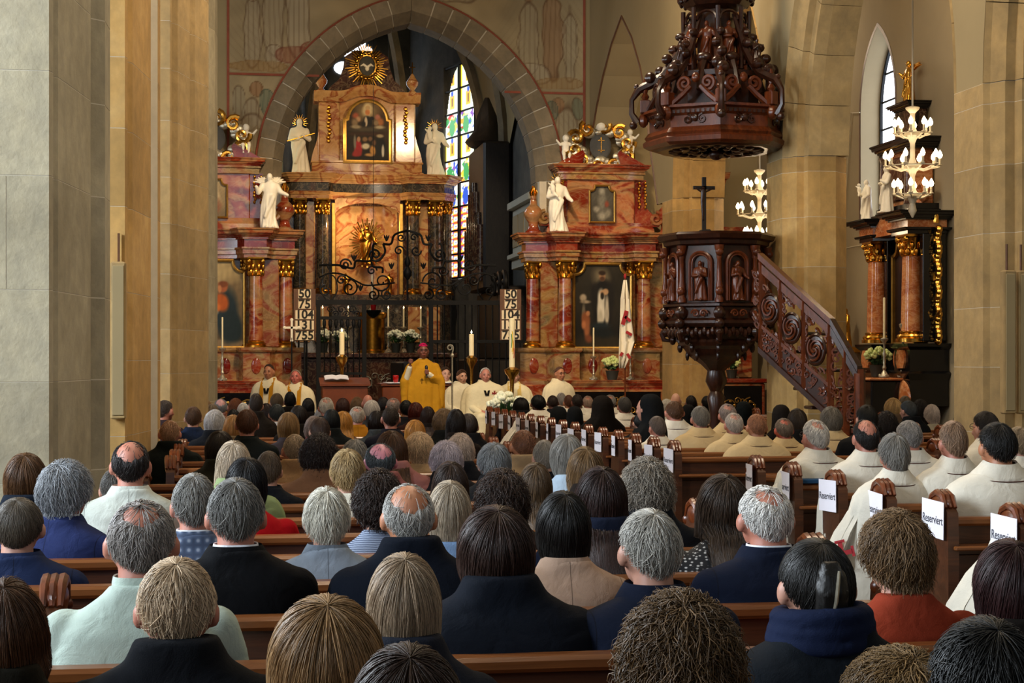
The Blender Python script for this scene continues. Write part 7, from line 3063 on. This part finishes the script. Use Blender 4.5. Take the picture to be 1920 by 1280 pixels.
P(733, 762, 31, 'crop', '#33271f', 'jacket', '#16161e', 'dark crop-haired man in dark suit mid congregation', skin='r')
P(779, 787, 38, 'bob', '#a5702e', 'coat', '#241a12', 'smooth ginger-blond bobbed head')
P(833, 766, 42, 'wavy', '#6e5436', 'coat', '#10110f', 'light brown wavy head before the bishop')
P(879, 775, 36, 'cap', '#2a1e16', 'coat', '#0f0f10', 'dark-haired woman in black coat at the aisle end')
P(856, 767, 24, 'long', '#1e1510', 'coat', '#19120f', 'narrow dark long-haired head below the altar server')
P(803, 762, 28, 'long', '#2b1a12', 'coat', '#1a1411', 'dark long-haired head below the golden vestment')
P(780, 754, 28, 'bob', '#511e14', 'coat', '#2a1512', 'red-brown head below the bishop')
P(762, 750, 24, 'short', '#0d0c0c', 'jacket', '#15161c', 'black-haired head left of the red-brown one')
P(738, 746, 25, 'thin', '#8e8078', 'soft', '#cfcfd2', 'balding grey head with white collar before the wooden altar', skin='r', collar='shirt')
P(697, 750, 30, 'full', '#cfcac6', 'coat', '#33363c', 'white-haired head in front of the altar steps')
P(706, 770, 22, 'bob', '#20160f', 'coat', '#3a4044', 'small dark head below the white-haired one')
P(612, 745, 27, 'thin', '#bcb5aa', 'jacket', '#22262a', 'round balding white head near the iron gate', skin='r')
P(604, 764, 26, 'wavy', '#a5a8b0', 'coat', '#2b2f38', 'blue-grey wavy head under the balding white one')
P(622, 767, 22, 'bob', '#15191a', 'coat', '#15191a', 'small blackish head left of the golden-haired girl')
P(643, 746, 26, 'bob', '#3d2015', 'coat', '#261812', 'red-brown head in the front rows by the gate')
P(670, 744, 22, 'wavy', '#6a4f32', 'coat', '#241c18', 'small brown wavy head beneath the iron scrolls')
P(690, 740, 17, 'bald', '', 'jacket', '#33302e', 'small pink bald head by the step', skin='r')
P(589, 780, 24, 'wavy', '#8f7f78', 'coat', '#70333a', 'greyish head beside a red songbook')
P(414, 748, 24, 'fringe', '#7d7d80', 'jacket', '#16181d', 'grey bald-topped man before the left altar', skin='#b58a8a')
P(442, 747, 24, 'curly', '#6a3a1c', 'coat', '#2a1d16', 'auburn curly head before the left altar')
P(456, 755, 21, 'short', '#d4d4d6', 'coat', '#c9ccd2', 'white cap-like head left of the seated priests')
P(472, 750, 27, 'bob', '#0f0e0e', 'coat', '#141414', 'round black-haired head below the first seated priest')
P(499, 756, 22, 'long', '#251713', 'coat', '#1c1412', 'dark long-haired head below the seated priests')
P(519, 737, 24, 'short', '#54432e', 'coat', '#26221c', 'light brown head right before the seated priests')
P(544, 734, 20, 'short', '#0d0b0b', 'coat', '#15120f', 'small black-haired head before the second priest', skin='d')
P(480, 737, 23, 'short', '#3d332c', 'coat', '#1f1b18', 'grey-brown head at the foot of the first priest')
P(578, 746, 20, 'bob', '#17110e', 'coat', '#16110f', 'dark head beneath the hymn board')
P(305, 750, 30, 'crop', '#40342e', 'jacket', '#2b2024', 'man in profile peering from behind the pier', skin='r', yaw=-30)
P(388, 752, 26, 'bob2', '#8a6c4c', 'coat', '#4a3a2c', 'fair brown head beside the pier')
P(398, 757, 16, 'short', '#8a7c6c', 'coat', '#3a332c', 'small fair head between pier and grey bald man')
P(719, 744, 20, 'bob', '#1b130f', 'coat', '#1b1512', 'dark head left of the balding white-collared man')
P(438, 767, 22, 'short', '#0f0e0e', 'coat', '#1a1613', 'black head between white curls and black suit')

# ================================================================== RIGHT BLOCK: KNIGHTS, NUNS, GUESTS
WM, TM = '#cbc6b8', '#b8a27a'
MG = 'knights in white mantles'
NG = 'nuns in black habits'
P(1985, 872, 92, 'short', 'grey', 'mantle_aisle', WM, 'white mantle cut off by the right picture edge', 'R', group=MG, row=7.71)
P(1876, 792, 66, 'short', '#1c1a18', 'mantle', WM, 'black-haired knight in white mantle, nearest on the right', 'R', skin='t', group=MG, row=8.56)
P(1680, 812, 56, 'full', '#7d7972', 'mantle_aisle', WM, 'grey-haired knight whose white mantle with red cross hangs in the aisle', 'R', skin='r', group=MG, row=9.4, cross=True)
P(1791, 789, 50, 'short', '#8a6f58', 'mantle', WM, 'tanned grey-haired knight with dark piping on his collar', 'R', skin='r', group=MG, row=9.4)
P(1627, 787, 47, 'fringe', '#231f1d', 'mantle', WM, 'bald-topped dark-haired knight in white mantle', 'R', skin='r', group=MG, row=10.2)
P(1708, 788, 46, 'crop', '#8d8985', 'mantle', WM, 'short grey-haired knight behind the aisle knight', 'R', skin='r', group=MG, row=11.05)
P(1534, 787, 47, 'thin', '#c3bcb2', 'mantle_aisle', WM, 'bald white-haired knight with glasses leaning forward', 'R', skin='r', yaw=12, glasses=True, group=MG, row=11.05)
P(1914, 800, 44, 'short', '#8f7c62', 'mantle', WM, 'fair-haired knight behind the black-haired one at the right edge', 'R', group=MG)
P(1561, 762, 40, 'full', '#6e675c', 'mantle', TM, 'grey-brown haired knight in tan mantle before the stair', 'R', group=MG)
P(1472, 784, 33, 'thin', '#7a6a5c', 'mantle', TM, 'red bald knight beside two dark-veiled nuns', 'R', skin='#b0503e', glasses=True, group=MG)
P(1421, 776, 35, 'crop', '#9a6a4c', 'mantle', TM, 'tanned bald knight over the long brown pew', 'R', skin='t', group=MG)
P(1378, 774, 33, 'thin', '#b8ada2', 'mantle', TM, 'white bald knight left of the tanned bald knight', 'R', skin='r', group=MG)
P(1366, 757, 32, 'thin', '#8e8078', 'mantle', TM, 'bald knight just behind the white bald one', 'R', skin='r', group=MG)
P(1315, 761, 34, 'short', '#7b756c', 'mantle_aisle', TM, 'grey-haired knight in tan mantle below the pulpit', 'R', skin='r', group=MG)
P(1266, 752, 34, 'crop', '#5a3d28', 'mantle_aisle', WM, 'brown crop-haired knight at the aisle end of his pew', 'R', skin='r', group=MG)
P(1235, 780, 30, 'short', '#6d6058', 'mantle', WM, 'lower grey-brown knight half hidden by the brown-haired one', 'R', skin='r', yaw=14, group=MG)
BL = '#0e1012'
P(1047, 761, 33, 'bald', '', 'habit', BL, 'nun in black veil, leftmost in front of the white altar guests', 'R', group=NG)
P(1077, 761, 31, 'bald', '', 'habit', BL, 'nun in black veil beside the leftmost nun', 'R', group=NG)
P(1129, 741, 46, 'bald', '', 'habit', '#14100d', 'largest black-veiled nun left of the pulpit pier', 'R', group=NG)
P(1218, 738, 42, 'bald', '', 'habit', BL, 'tall black-veiled nun showing her face to the left', 'R', group=NG, yaw=50)
P(1204, 774, 30, 'cap', '#151413', 'coat', '#141414', 'dark-haired woman with shiny hair beside the lower knight', 'R')
P(1290, 758, 28, 'bald', '', 'habit', '#101010', 'black-veiled nun between brown and grey-haired knights', 'R', group=NG)
P(1394, 752, 30, 'bald', '', 'habit', '#0d1112', 'black-veiled nun above the tanned bald knight', 'R', group=NG)
P(1464, 758, 36, 'bald', '', 'habit', '#15110f', 'black-veiled nun before the grey pier foot', 'R', group=NG)
P(1497, 766, 32, 'bob2', '#33281d', 'coat', '#121212', 'woman with dark blond-streaked hair under the stair', 'R')
P(1528, 766, 24, 'thin', '#6a3a2c', 'jacket', '#22201e', 'reddish bald head under the pulpit stair', 'R', skin='#a8442e')
P(1591, 760, 30, 'bald', '', 'habit', '#0c0c0d', 'black-veiled nun at the foot of the stair newel', 'R', group=NG)
P(1628, 759, 38, 'short', '#16140f', 'coat', '#0f0f10', 'black-haired man right of the stair newel', 'R')
P(1664, 771, 42, 'curly', '#1b1310', 'coat', '#14110f', 'dark curly head below the orange altar panel', 'R')
P(1677, 746, 32, 'bob', '#b89866', 'coat', '#5a4a3a', 'blond bob before the black altar', 'R')
P(1707, 751, 28, 'cap', '#3a3f42', 'coat', '#15171a', 'dark grey capped head before the round orange inlay', 'R', yaw=20)
P(1727, 749, 24, 'curly', '#17110f', 'coat', '#15120f', 'small dark curly head before the round orange inlay', 'R')
P(1699, 742, 22, 'short', '#554a3a', 'coat', '#2a2620', 'small brown head above the dark grey cap', 'R')
P(1749, 758, 25, 'wavy', '#d0c4bc', 'soft', '#a5a090', 'white-haired head in pale cardigan beside the right pier', 'R')
P(1810, 773, 36, 'short', '#3a2c22', 'jacket', '#0f1012', 'brown-haired man in black before the right pier', 'R')
P(1854, 771, 44, 'short', '#29221d', 'mantle', WM, 'dark-haired knight with glasses before the right pier', 'R', yaw=16, glasses=True, group=MG)
P(978, 745, 32, 'long', '#171310', 'coat', '#131316', 'dark long-haired woman behind the white flower bank', 'R')
P(1010, 740, 27, 'short', '#0b0a0a', 'mantle_aisle', WM, 'black-haired guest in white at the front of the aisle', 'R', skin='d', group=MG)
P(1037, 741, 20, 'crop', '#2b1c15', 'jacket', '#15151a', 'small dark brown head beside the white-clad guest', 'R', skin='d')
P(1053, 736, 18, 'short', '#9a948f', 'mantle', WM, 'small grey head below the priest by the altar step', 'R')
P(1067, 740, 16, 'crop', '#5a3522', 'mantle', WM, 'small reddish brown head in the front row', 'R', skin='t')
P(1083, 739, 20, 'crop', '#241a15', 'mantle', WM, 'small dark cropped head in the front row', 'R', skin='d')
P(1103, 742, 19, 'thin', '#a08878', 'mantle', WM, 'small pink balding head in the front row', 'R', skin='r')
P(1145, 740, 21, 'thin', '#8d8a86', 'mantle', WM, 'grey balding head peeping over the largest nun', 'R', skin='r')
P(1172, 744, 25, 'short', '#4e4a46', 'mantle', WM, 'dark grey-haired man with white collar between two nuns', 'R', skin='r')
P(1251, 748, 22, 'wavy', '#cfc9bd', 'mantle', WM, 'white-haired head left of the brown crop-haired knight', 'R')
P(1268, 737, 18, 'bald', '', 'mantle', WM, 'pale bald head behind the brown crop-haired knight', 'R', skin='f')
P(1297, 741, 20, 'crop', '#1c1512', 'coat', '#141312', 'dark-skinned balding head below the pulpit', 'R', skin='d')
P(1326, 742, 19, 'short', '#12100e', 'coat', '#121212', 'small black-haired head beside the pulpit post', 'R')

# ================================================================== CLERGY AND CHANCEL FURNISHINGS
def band(pts, w, th=.006, name='stole'):
    """flat ribbon through points, wide along x"""
    rings = []
    for p in pts:
        p = np.array(p, float)
        rings.append([p + np.array((-w / 2, 0, 0)), p + np.array((w / 2, 0, 0)), p + np.array((w / 2, th, 0)), p + np.array((-w / 2, th, 0))])
    return MB().loft(rings).mesh(name, True, 50)


STOLES = [band([(s * .055, -.05, 1.105), (s * .07, .03, 1.095), (s * .078, .105, 1.02), (s * .08, .150, .93), (s * .08, .172, .80), (s * .08, .19, .66), (s * .082, .21, .56)], .062, .014, 'stole') for s in (-1, 1)]
BANDS = [band([(s * .045, .03, 1.10), (s * .05, .10, 1.03), (s * .03, .150, .93), (s * .012, .17, .86)], .035, .012, 'lapel') for s in (-1, 1)]
for me in STOLES + BANDS:
    me.materials.append(MATS['cloth'])
em = MB()
em.ell((0, 0, 0), (.008, .005, .006), 8, 6)
EYE = em.mesh('eye')
EYE.materials.append(MATS['ink'])
em = MB()
em.tube([(-.016, 0, 0), (0, .003, .004), (.016, 0, -.001)], .0035, 5)
BROW = em.mesh('eyebrow')
BROW.materials.append(MATS['hair'])
em = MB()
em.tube([(-.022, -.004, 0), (0, .002, 0), (.022, -.004, 0)], .004, 5)
MOUTH = em.mesh('mouth')
MOUTH.materials.append(MATS['skin'])


def face(t, hc, browcol):
    for s in (-1, 1):
        e = part(t, 'eye', EYE)
        e.location = (hc[0] + s * .032, hc[1] + .0885, hc[2] + .0)
        b = part(t, 'eyebrow', BROW, browcol)
        b.location = (hc[0] + s * .033, hc[1] + .096, hc[2] + .020)
    mo = part(t, 'mouth', MOUTH, '#8a4a44')
    mo.location = (hc[0], hc[1] + .099, hc[2] - .066)


def chair(label, X, Y, z):
    t = thing('chancel_chair', label, 'chair', (X, Y, z), math.pi, 'clergy chairs')
    MB().bevel_box(-.24, .24, -.17, .3, .40, .445, .01).build('seat', 'table_wood', t)
    MB().bevel_box(-.24, .24, -.21, -.17, .445, .95, .01).build('backrest', 'table_wood', t)
    for x in (-.21, .21):
        for y in (-.18, .27):
            MB().bevel_box(x - .02, x + .02, y - .02, y + .02, 0, .41, .004).build('leg', 'table_wood', t)


def cleric(label, px, ytop, Y, style, hcol, skin, gcol, yaw=0, stole=None, inner=None, glasses=False, lace=False, cross=False, wide=1.0, lean=0.0, seat='chair of a seated cleric'):
    q = at_y(px, ytop, Y)
    top = HAIR[style]['top'] if style != 'bald' else 1.333
    z0 = .3
    sz = max(.88, min(1.12, (q.z - z0) / top))
    t = thing('person', label, 'person', (q.x, Y, z0), math.pi + math.radians(yaw), 'clergy in the chancel')
    t.scale = (1.0, 1.0, sz)
    t.rotation_euler = (math.radians(lean), 0, math.pi + math.radians(yaw))
    part(t, 'body', BODY, SKINS.get(skin, skin))
    face(t, HC, HAIRC.get(hcol, hcol) if hcol else '#3a2a20')
    if style != 'bald':
        part(t, 'hair', HAIR[style], HAIRC.get(hcol, hcol))
    g = part(t, 'alb', MANTLES[int(px) % 3], gcol)
    g.scale = (wide, 1.0, 1.0)
    sl = part(t, 'sleeves', GARM['coat'], gcol)
    sl.scale = (min(wide, 1.06), 1.0, .985)
    part(t, 'skirt', TROUSERS, gcol).scale = (1.12 * wide, 1.04, 1.0)
    part(t, 'collar', COLLARS['shirt'], gcol)
    if stole:
        for me in STOLES:
            part(t, 'stole', me, stole)
    if inner:
        for me in BANDS:
            part(t, 'lapel', me, inner)
    if glasses:
        part(t, 'glasses', GLASSES).location = tuple(HC)
    if cross:
        m = MB()
        for (x0, x1, z0_, z1_) in ((-.035, .035, -.008, .008), (-.008, .008, -.035, .035), (-.04, -.03, -.016, .016), (.03, .04, -.016, .016), (-.016, .016, -.04, -.03), (-.016, .016, .03, .04)):
            m.box(x0, x1, -.004, .004, z0_, z1_)
        o = m.build('red_cross', 'red_cloth', t, smooth=False)
        o.location = (-.12, .165, .90)
        o.rotation_euler = (math.radians(-18), 0, .25)
    chair(seat, q.x + .0, Y, z0 + .02)
    return t


AL = '#d8ccab'
c1 = cleric('seated priest in white alb with gold stole and black scarf', 506, 682, 27.3, 'crop', '#4a3428', 't', AL, yaw=-22, stole='#b07a1c', inner='#0f0f12', seat='chair under the priest with black scarf')
c2 = cleric('seated balding priest bowing forward, gold stole', 553, 693, 27.3, 'thin', '#b09a8a', '#b5635a', AL, yaw=-12, stole='#b07a1c', lean=5, seat='chair under the bowing priest')
c3 = cleric('young altar server in white seated behind the wooden altar', 834, 687, 28.3, 'short', '#4a3524', 'f', '#e0d8bd', yaw=10, seat='chair of the server behind the altar')
c4 = cleric('altar server in white holding the silver crozier', 864, 692, 27.6, 'cap', '#4a3020', 'f', '#e0d8bd', yaw=18, seat='chair of the crozier server')
c5 = cleric('stout seated dignitary in cream mantle with black collar and red cross', 909, 689, 27.2, 'thin', '#cfc7bd', '#b57a68', '#d9cca6', yaw=4, inner='#15110f', cross=True, wide=1.22, seat='chair under the stout dignitary')
c6 = cleric('seated priest in gold-edged white partly hidden by the paschal candle', 963, 691, 27.6, 'short', '#8f8478', 'p', '#dccfa8', yaw=-4, stole='#c9ab62', seat='chair behind the paschal candle')
c7 = cleric('seated man in white alb with glasses before the right altar', 1047, 687, 27.9, 'crop', '#6a4a3c', 't', '#dbd0b0', yaw=24, glasses=True, seat='chair before the right side altar')


def bishop():
    Y = 26.75
    q = at_y(793, 643, Y)
    t = thing('person', 'bishop standing in a golden chasuble with raised fist and microphone', 'person', (q.x, Y, .3), math.pi, 'clergy in the chancel')
    H = q.z - .3
    k = H / 1.72
    t.scale = (k, k, k)
    m = MB()
    hc = np.array((0, .04, 1.60))
    head_parts(m, hc)
    m.cap((0, 0, 1.38), (0, .02, 1.53), .062, .056, 14)
    m.ell((0, 0, 1.2), (.17, .12, .26), 16, 12)
    m.ell((0, .0, .95), (.17, .13, .14), 14, 10)
    m.cap((-.17, 0, 1.36), (.17, 0, 1.36), .06, .06)
    m.cap((.2, 0, 1.35), (.28, .06, 1.10), .05, .042)
    m.cap((.28, .06, 1.10), (.225, .20, 1.36), .042, .028)
    m.cap((-.2, 0, 1.35), (-.24, .08, 1.09), .05, .042)
    m.cap((-.24, .08, 1.09), (-.05, .25, 1.24), .042, .028)
    # fist of the raised hand
    f = np.array((.222, .215, 1.43))
    m.ell(f, (.036, .034, .045), 12, 9)
    for j in range(4):
        b = f + np.array((-.012, .026, -.028 + .019 * j))
        m.cap(b + np.array((.03, .0, 0)), b + np.array((-.02, .006, 0)), .0105, .0095, 6)
    m.cap(f + np.array((-.03, .01, .03)), f + np.array((-.03, .035, -.01)), .011, .009, 6)
    # hand round the microphone
    g = np.array((-.03, .265, 1.26))
    m.ell(g, (.036, .028, .04), 12, 9)
    for j in range(4):
        b = g + np.array((0, .022, -.03 + .02 * j))
        m.cap(b + np.array((-.03, 0, 0)), b + np.array((.028, .004, 0)), .010, .009, 6)
    m.cap(g + np.array((-.02, .0, .03)), g + np.array((.012, .022, .045)), .010, .009, 6)
    for s in (-1, 1):
        m.cap((s * .09, 0, .88), (s * .1, .0, .1), .085, .05)
        m.cap((s * .1, 0, .05), (s * .11, .17, .04), .045, .036)
    part(t, 'body', remeshed(m, .010, 2, .5, 'body_bishop'), '#5f3826').data.materials.append(MATS['skin'])
    face(t, hc, '#15100c')
    part(t, 'glasses', GLASSES).location = tuple(hc)
    # short dark hair and skull cap
    hr = part(t, 'hair', HAIR['crop'], '#14100e')
    hr.location = tuple(hc - HC)
    z = MB()
    rings = []
    for a in np.linspace(.02, 1.0, 7):
        rings.append([(hc[0] + .088 * math.sin(a) * math.cos(p), hc[1] + .104 * math.sin(a) * math.sin(p) - .008, hc[2] + .006 + .118 * math.cos(a)) for p in np.linspace(0, 2 * math.pi, 25)[:-1]])
    o = MB().loft(rings[::-1]).build('skullcap', 'cloth', t)
    o.color = lin('#b01650')
    # chasuble
    n = 90
    prof = [(1.475, .072, .07, 0), (1.46, .088, .08, 0), (1.42, .15, .105, 0), (1.38, .215, .125, .0), (1.32, .26, .145, .01), (1.22, .295, .165, .02), (1.08, .315, .185, .025), (.9, .325, .195, .03), (.7, .325, .20, .03), (.5, .32, .20, .03), (.3, .31, .20, .03)]
    rings = []
    for z_, rx, ry, cy in prof:
        fl_ = min(1, max(0, (1.32 - z_) / .5))
        ring = []
        for i in range(n):
            a = 2 * math.pi * i / n
            kk = 1 + fl_ * (.06 * math.sin(9 * a + 1.2 * math.sin(2 * a)) + .035 * math.sin(17 * a + 1) + .02 * math.sin(5 * a + z_ * 3))
            ring.append((rx * kk * math.cos(a), cy + ry * kk * math.sin(a), z_))
        rings.append(ring)
    o = MB().loft(rings, caps=False).build('chasuble', 'cloth', t, angle=70)
    o.color = lin('#b5821f')
    # folds lifted by the arms
    m = MB()
    m.cap((.19, .02, 1.33), (.285, .07, 1.10), .075, .085)
    m.cap((.285, .07, 1.10), (.30, .10, .75), .085, .05)
    m.cap((-.19, .02, 1.33), (-.26, .09, 1.09), .075, .085)
    m.cap((-.26, .09, 1.09), (-.12, .2, 1.18), .08, .06)
    m.cap((-.26, .09, 1.06), (-.27, .10, .72), .085, .05)
    o = part(t, 'chasuble_sleeves', remeshed(m, .014, 3, .5, 'chasuble_sleeves', cloth_noise(5, .008)), '#b5821f')
    o.data.materials.append(MATS['cloth'])
    for a_, b_, r0_ in (((.28, .075, 1.10), (.23, .185, 1.33), .055), ((-.15, .18, 1.16), (-.07, .24, 1.225), .05)):
        m = MB()
        m.cap(a_, b_, r0_, .043)
        o = part(t, 'alb_sleeve', remeshed(m, .010, 2, .5, 'alb_sleeve'), '#e2d9bf')
        o.data.materials.append(MATS['cloth'])
    cl = part(t, 'collar', COLLARS['shirt'], '#e4dcc4')
    cl.location = (0, 0, .375)
    mc = MB()
    mc.lathe([(.012, 0), (.014, .12), (.016, .13), (.024, .15), (.026, .175), (.02, .195), (.005, .205)], 12)
    o = mc.build('microphone', 'black_plastic', t)
    o.location = (-.03, .27, 1.17)
    o.rotation_euler = (math.radians(14), 0, 0)
    cr_ = MB()
    cr_.box(-.006, .006, .0, .006, 0, .09)
    cr_.box(-.028, .028, .0, .006, .055, .067)
    o = cr_.build('pectoral_cross', 'gold_bright', t, smooth=False)
    o.location = (.04, .212, 1.08)


bishop()
# crozier
q = at_y(848, 720, 27.35)
cz_ = thing('crozier', 'silver bishop crozier with curled head', 'crozier', (q.x, 27.35, .3))
hz0 = at_y(848, 668, 27.35).z - .3
MB().tube([(0, 0, 0), (0, 0, hz0)], .013, 8).build('staff', 'silver', cz_)
MB().lathe([(.013, -.02), (.03, .0), (.03, .03), (.014, .05)], 12, (0, 0, hz0)).build('knop', 'silver', cz_)
pts = [(0, 0, hz0 + .05), (.012, 0, hz0 + .1)] + [(-.035 + .05 * (1 - .55 * u) * math.cos(2.6 * math.pi * u), 0, hz0 + .14 + .05 * (1 - .55 * u) * math.sin(2.6 * math.pi * u)) for u in np.linspace(0, 1, 20)]
MB().tube(pts, [.012] * 12 + [.011 - .0008 * i for i in range(10)], 8).build('crook', 'silver', cz_)

# wooden altar table
q0, q1 = at_y(716, 720, 27.9), at_y(856, 720, 27.9)
at_ = thing('wooden_altar', 'plain reddish wooden altar table behind the bishop', 'altar', ((q0.x + q1.x) / 2, 27.9, .3))
w_ = (q1.x - q0.x) / 2
MB().bevel_box(-w_, w_, -.05, .75, 0, 1.0, .015).build('block', 'table_wood', at_)
MB().bevel_box(-w_ - .02, w_ + .02, -.07, .77, 1.0, 1.05, .01).build('top', 'table_wood', at_)
tag(MB().bevel_box(q0.x + .08, q1.x - .08, 27.8, 28.72, 1.352, 1.362, .003).build('altar_cloth', 'paper'), 'white cloth lying on the wooden altar', 'cloth')
bw = thing('oil_lamp', 'small red glass lamp on the wooden altar', 'lamp', (at_y(742, 710, 28.0).x, 28.0, 1.363))
MB().lathe([(.035, 0), (.045, .04), (.05, .1), (.045, .12), (.04, .1), (.03, .02)], 14).build('glass', 'red_glass', bw)
MB().lathe([(.004, .06), (.011, .08), (.002, .12)], 8).build('flame', 'flame', bw)
# lectern with open book
q = at_y(646, 705, 27.4)
lc = thing('lectern', 'low brown lectern with an open book by the iron gate', 'lectern', (q.x, 27.4, .3))
MB().bevel_box(-.36, .36, -.2, .2, 0, 1.02, .012).build('body', 'table_wood', lc)
m = MB()
m.prism([(-.24, 1.02), (.24, 1.12), (.24, 1.15), (-.24, 1.05)], 'x', -.4, .4)
m.build('desk', 'table_wood', lc, smooth=False)
bk = thing('open_book', 'open white book on the brown lectern', 'book', (q.x - .13, 27.4, 1.42))
for s in (-1, 1):
    m = MB()
    m.loft([[(s * x, -.13, .0 + z), (s * x, .13, .05 + z), (s * x, .13, .065 + z), (s * x, -.13, .015 + z)] for x, z in ((.0, .0), (.06, .014), (.15, .006), (.19, -.004))])
    m.build('page_block', 'paper', bk)
# candles
q = at_y(641, 664, 27.8)
candlestick('candle_stand', 'thick lit candle on a brass stand behind the lectern', (q.x, 27.8, .3), q.z - .3, .36, 'brass', .042, True, base_r=.13)
q = at_y(884, 666, 28.4)
candlestick('candle_stand', 'lit candle on a tall brass stand beside the crozier', (q.x, 28.4, .3), q.z - .3, .36, 'brass', .042, True, base_r=.13)
q = at_y(960, 688, 26.4)
pc = candlestick('paschal_candle', 'tall white paschal candle with rainbow mark on ornate brass stand', (q.x, 26.4, .3), q.z - .3, .77, 'brass', .046, False, base_r=.16)
for i, (c, z0, z1, x) in enumerate((('#3f7d3a', .30, .52, .004), ('#e0c030', .24, .56, -.01), ('#d88a22', .20, .42, -.004), ('#b3241e', .14, .30, .006))):
    m = MB()
    rr = .0475 + .0006 * i
    hz1 = q.z - .3
    pts0, pts1 = [], []
    for u in np.linspace(0, 1, 9):
        a = -math.pi / 2 + (-.55 + .28 * i) + .25 * math.sin(u * 3)
        pts0.append((rr * math.cos(a), rr * math.sin(a), hz1 + z0 + (z1 - z0) * u))
        a += .26
        pts1.append((rr * math.cos(a), rr * math.sin(a), hz1 + z0 + (z1 - z0) * u))
    V = pts0 + pts1
    o = MB().add(V, [(j, j + 9, j + 10, j + 1) for j in range(8)]).build('colour_stroke', 'cloth', pc)
    o.color = lin(c)
# flower bank at the head of the aisle
q = at_y(948, 790, 25.75)
fb = flowers('flower_bank', 'bank of white and green flowers at the head of the aisle', (q.x, 25.62, .78), .72, .42, 24, .075, 'petal_white', False, 21, 150, .5)
MB().lathe([(.22, -.78), (.2, -.74), (.06, -.68), (.05, -.1), (.2, -.02), (.24, .02)], 14).build('stand', 'pot_dark', fb)
# processional cross
q = at_y(547, 616, 28.9)
xc_ = thing('processional_cross', 'pale processional cross left of the hymn board', 'cross', (q.x, 28.9, .3))
zz = q.z - .3
MB().tube([(0, 0, 0), (0, 0, zz - .15)], .014, 8).build('pole', 'iron', xc_)
m = MB()
m.box(-.018, .018, -.012, .012, zz - .2, zz + .14)
m.box(-.11, .11, -.012, .012, zz + .0, zz + .036)
for x, z in ((-.12, zz + .018), (.12, zz + .018), (0, zz + .15), (0, zz - .2)):
    m.ell((x, 0, z), (.028, .014, .028), 8, 6)
m.build('cross', 'white_statue', xc_, smooth=False)
# microphone stand
p0, p1, p2 = at_y(373, 668, 25.2), at_y(392, 714, 25.2), at_y(392, 800, 25.2)
ms = thing('microphone_stand', 'black microphone stand with boom before the left altar', 'microphone', (p1.x, 25.2, 0))
MB().tube([(0, 0, 0), (0, 0, p1.z)], .011, 8).build('stand', 'black_plastic', ms)
MB().tube([(p0.x - p1.x + .02, 0, p0.z), (0, 0, p1.z), (.03, 0, p1.z - .06)], .008, 6).build('boom', 'black_plastic', ms)
MB().tube([(p0.x - p1.x - .05, 0, p0.z - .01), (p0.x - p1.x + .07, 0, p0.z + .015)], [.02, .012], 8).build('microphone', 'black_plastic', ms)
for a in (0, 2.1, 4.2):
    MB().tube([(0, 0, .08), (.28 * math.cos(a), .28 * math.sin(a), .01)], .008, 6).build('foot', 'black_plastic', ms)
# hanging sanctuary lamp
q = at_y(700, 584, 36.0)
sl_ = thing('sanctuary_lamp', 'dark hanging sanctuary lamp with red glass above the altar', 'lamp', (q.x, 36.0, q.z))
MB().lathe([(.02, -.14), (.1, -.08), (.16, 0), (.17, .03), (.1, .03)], 14).build('bowl', 'iron', sl_)
MB().lathe([(.05, .03), (.06, .1), (.055, .16), (.03, .16)], 12).build('glass', 'red_glass', sl_)
MB().tube([(0, 0, .16), (0, 0, 11.2 - q.z)], .006, 5).build('chain', 'iron', sl_)
# book on a pew rail
q = at_y(1524, 898, 11.05)
bb = MB()
bb.bevel_box(-.1, .1, -.07, .07, 0, .028, .004)
o = bb.build('songbook', 'cloth', None, loc=(q.x, 11.05, .902))
o.color = lin('#22405f')
tag(o, 'blue songbook lying on the pew rail beside the reserved signs', 'book')
q = at_y(335, 880, 10.72)
bb = MB()
bb.bevel_box(-.2, .1, -.06, .06, 0, .012, .003)
tag(bb.build('song_sheet', 'paper', None, loc=(q.x, ROWS_L[9] - .075, .760)), 'white song sheets on an empty pew ledge behind the black coat', 'paper')
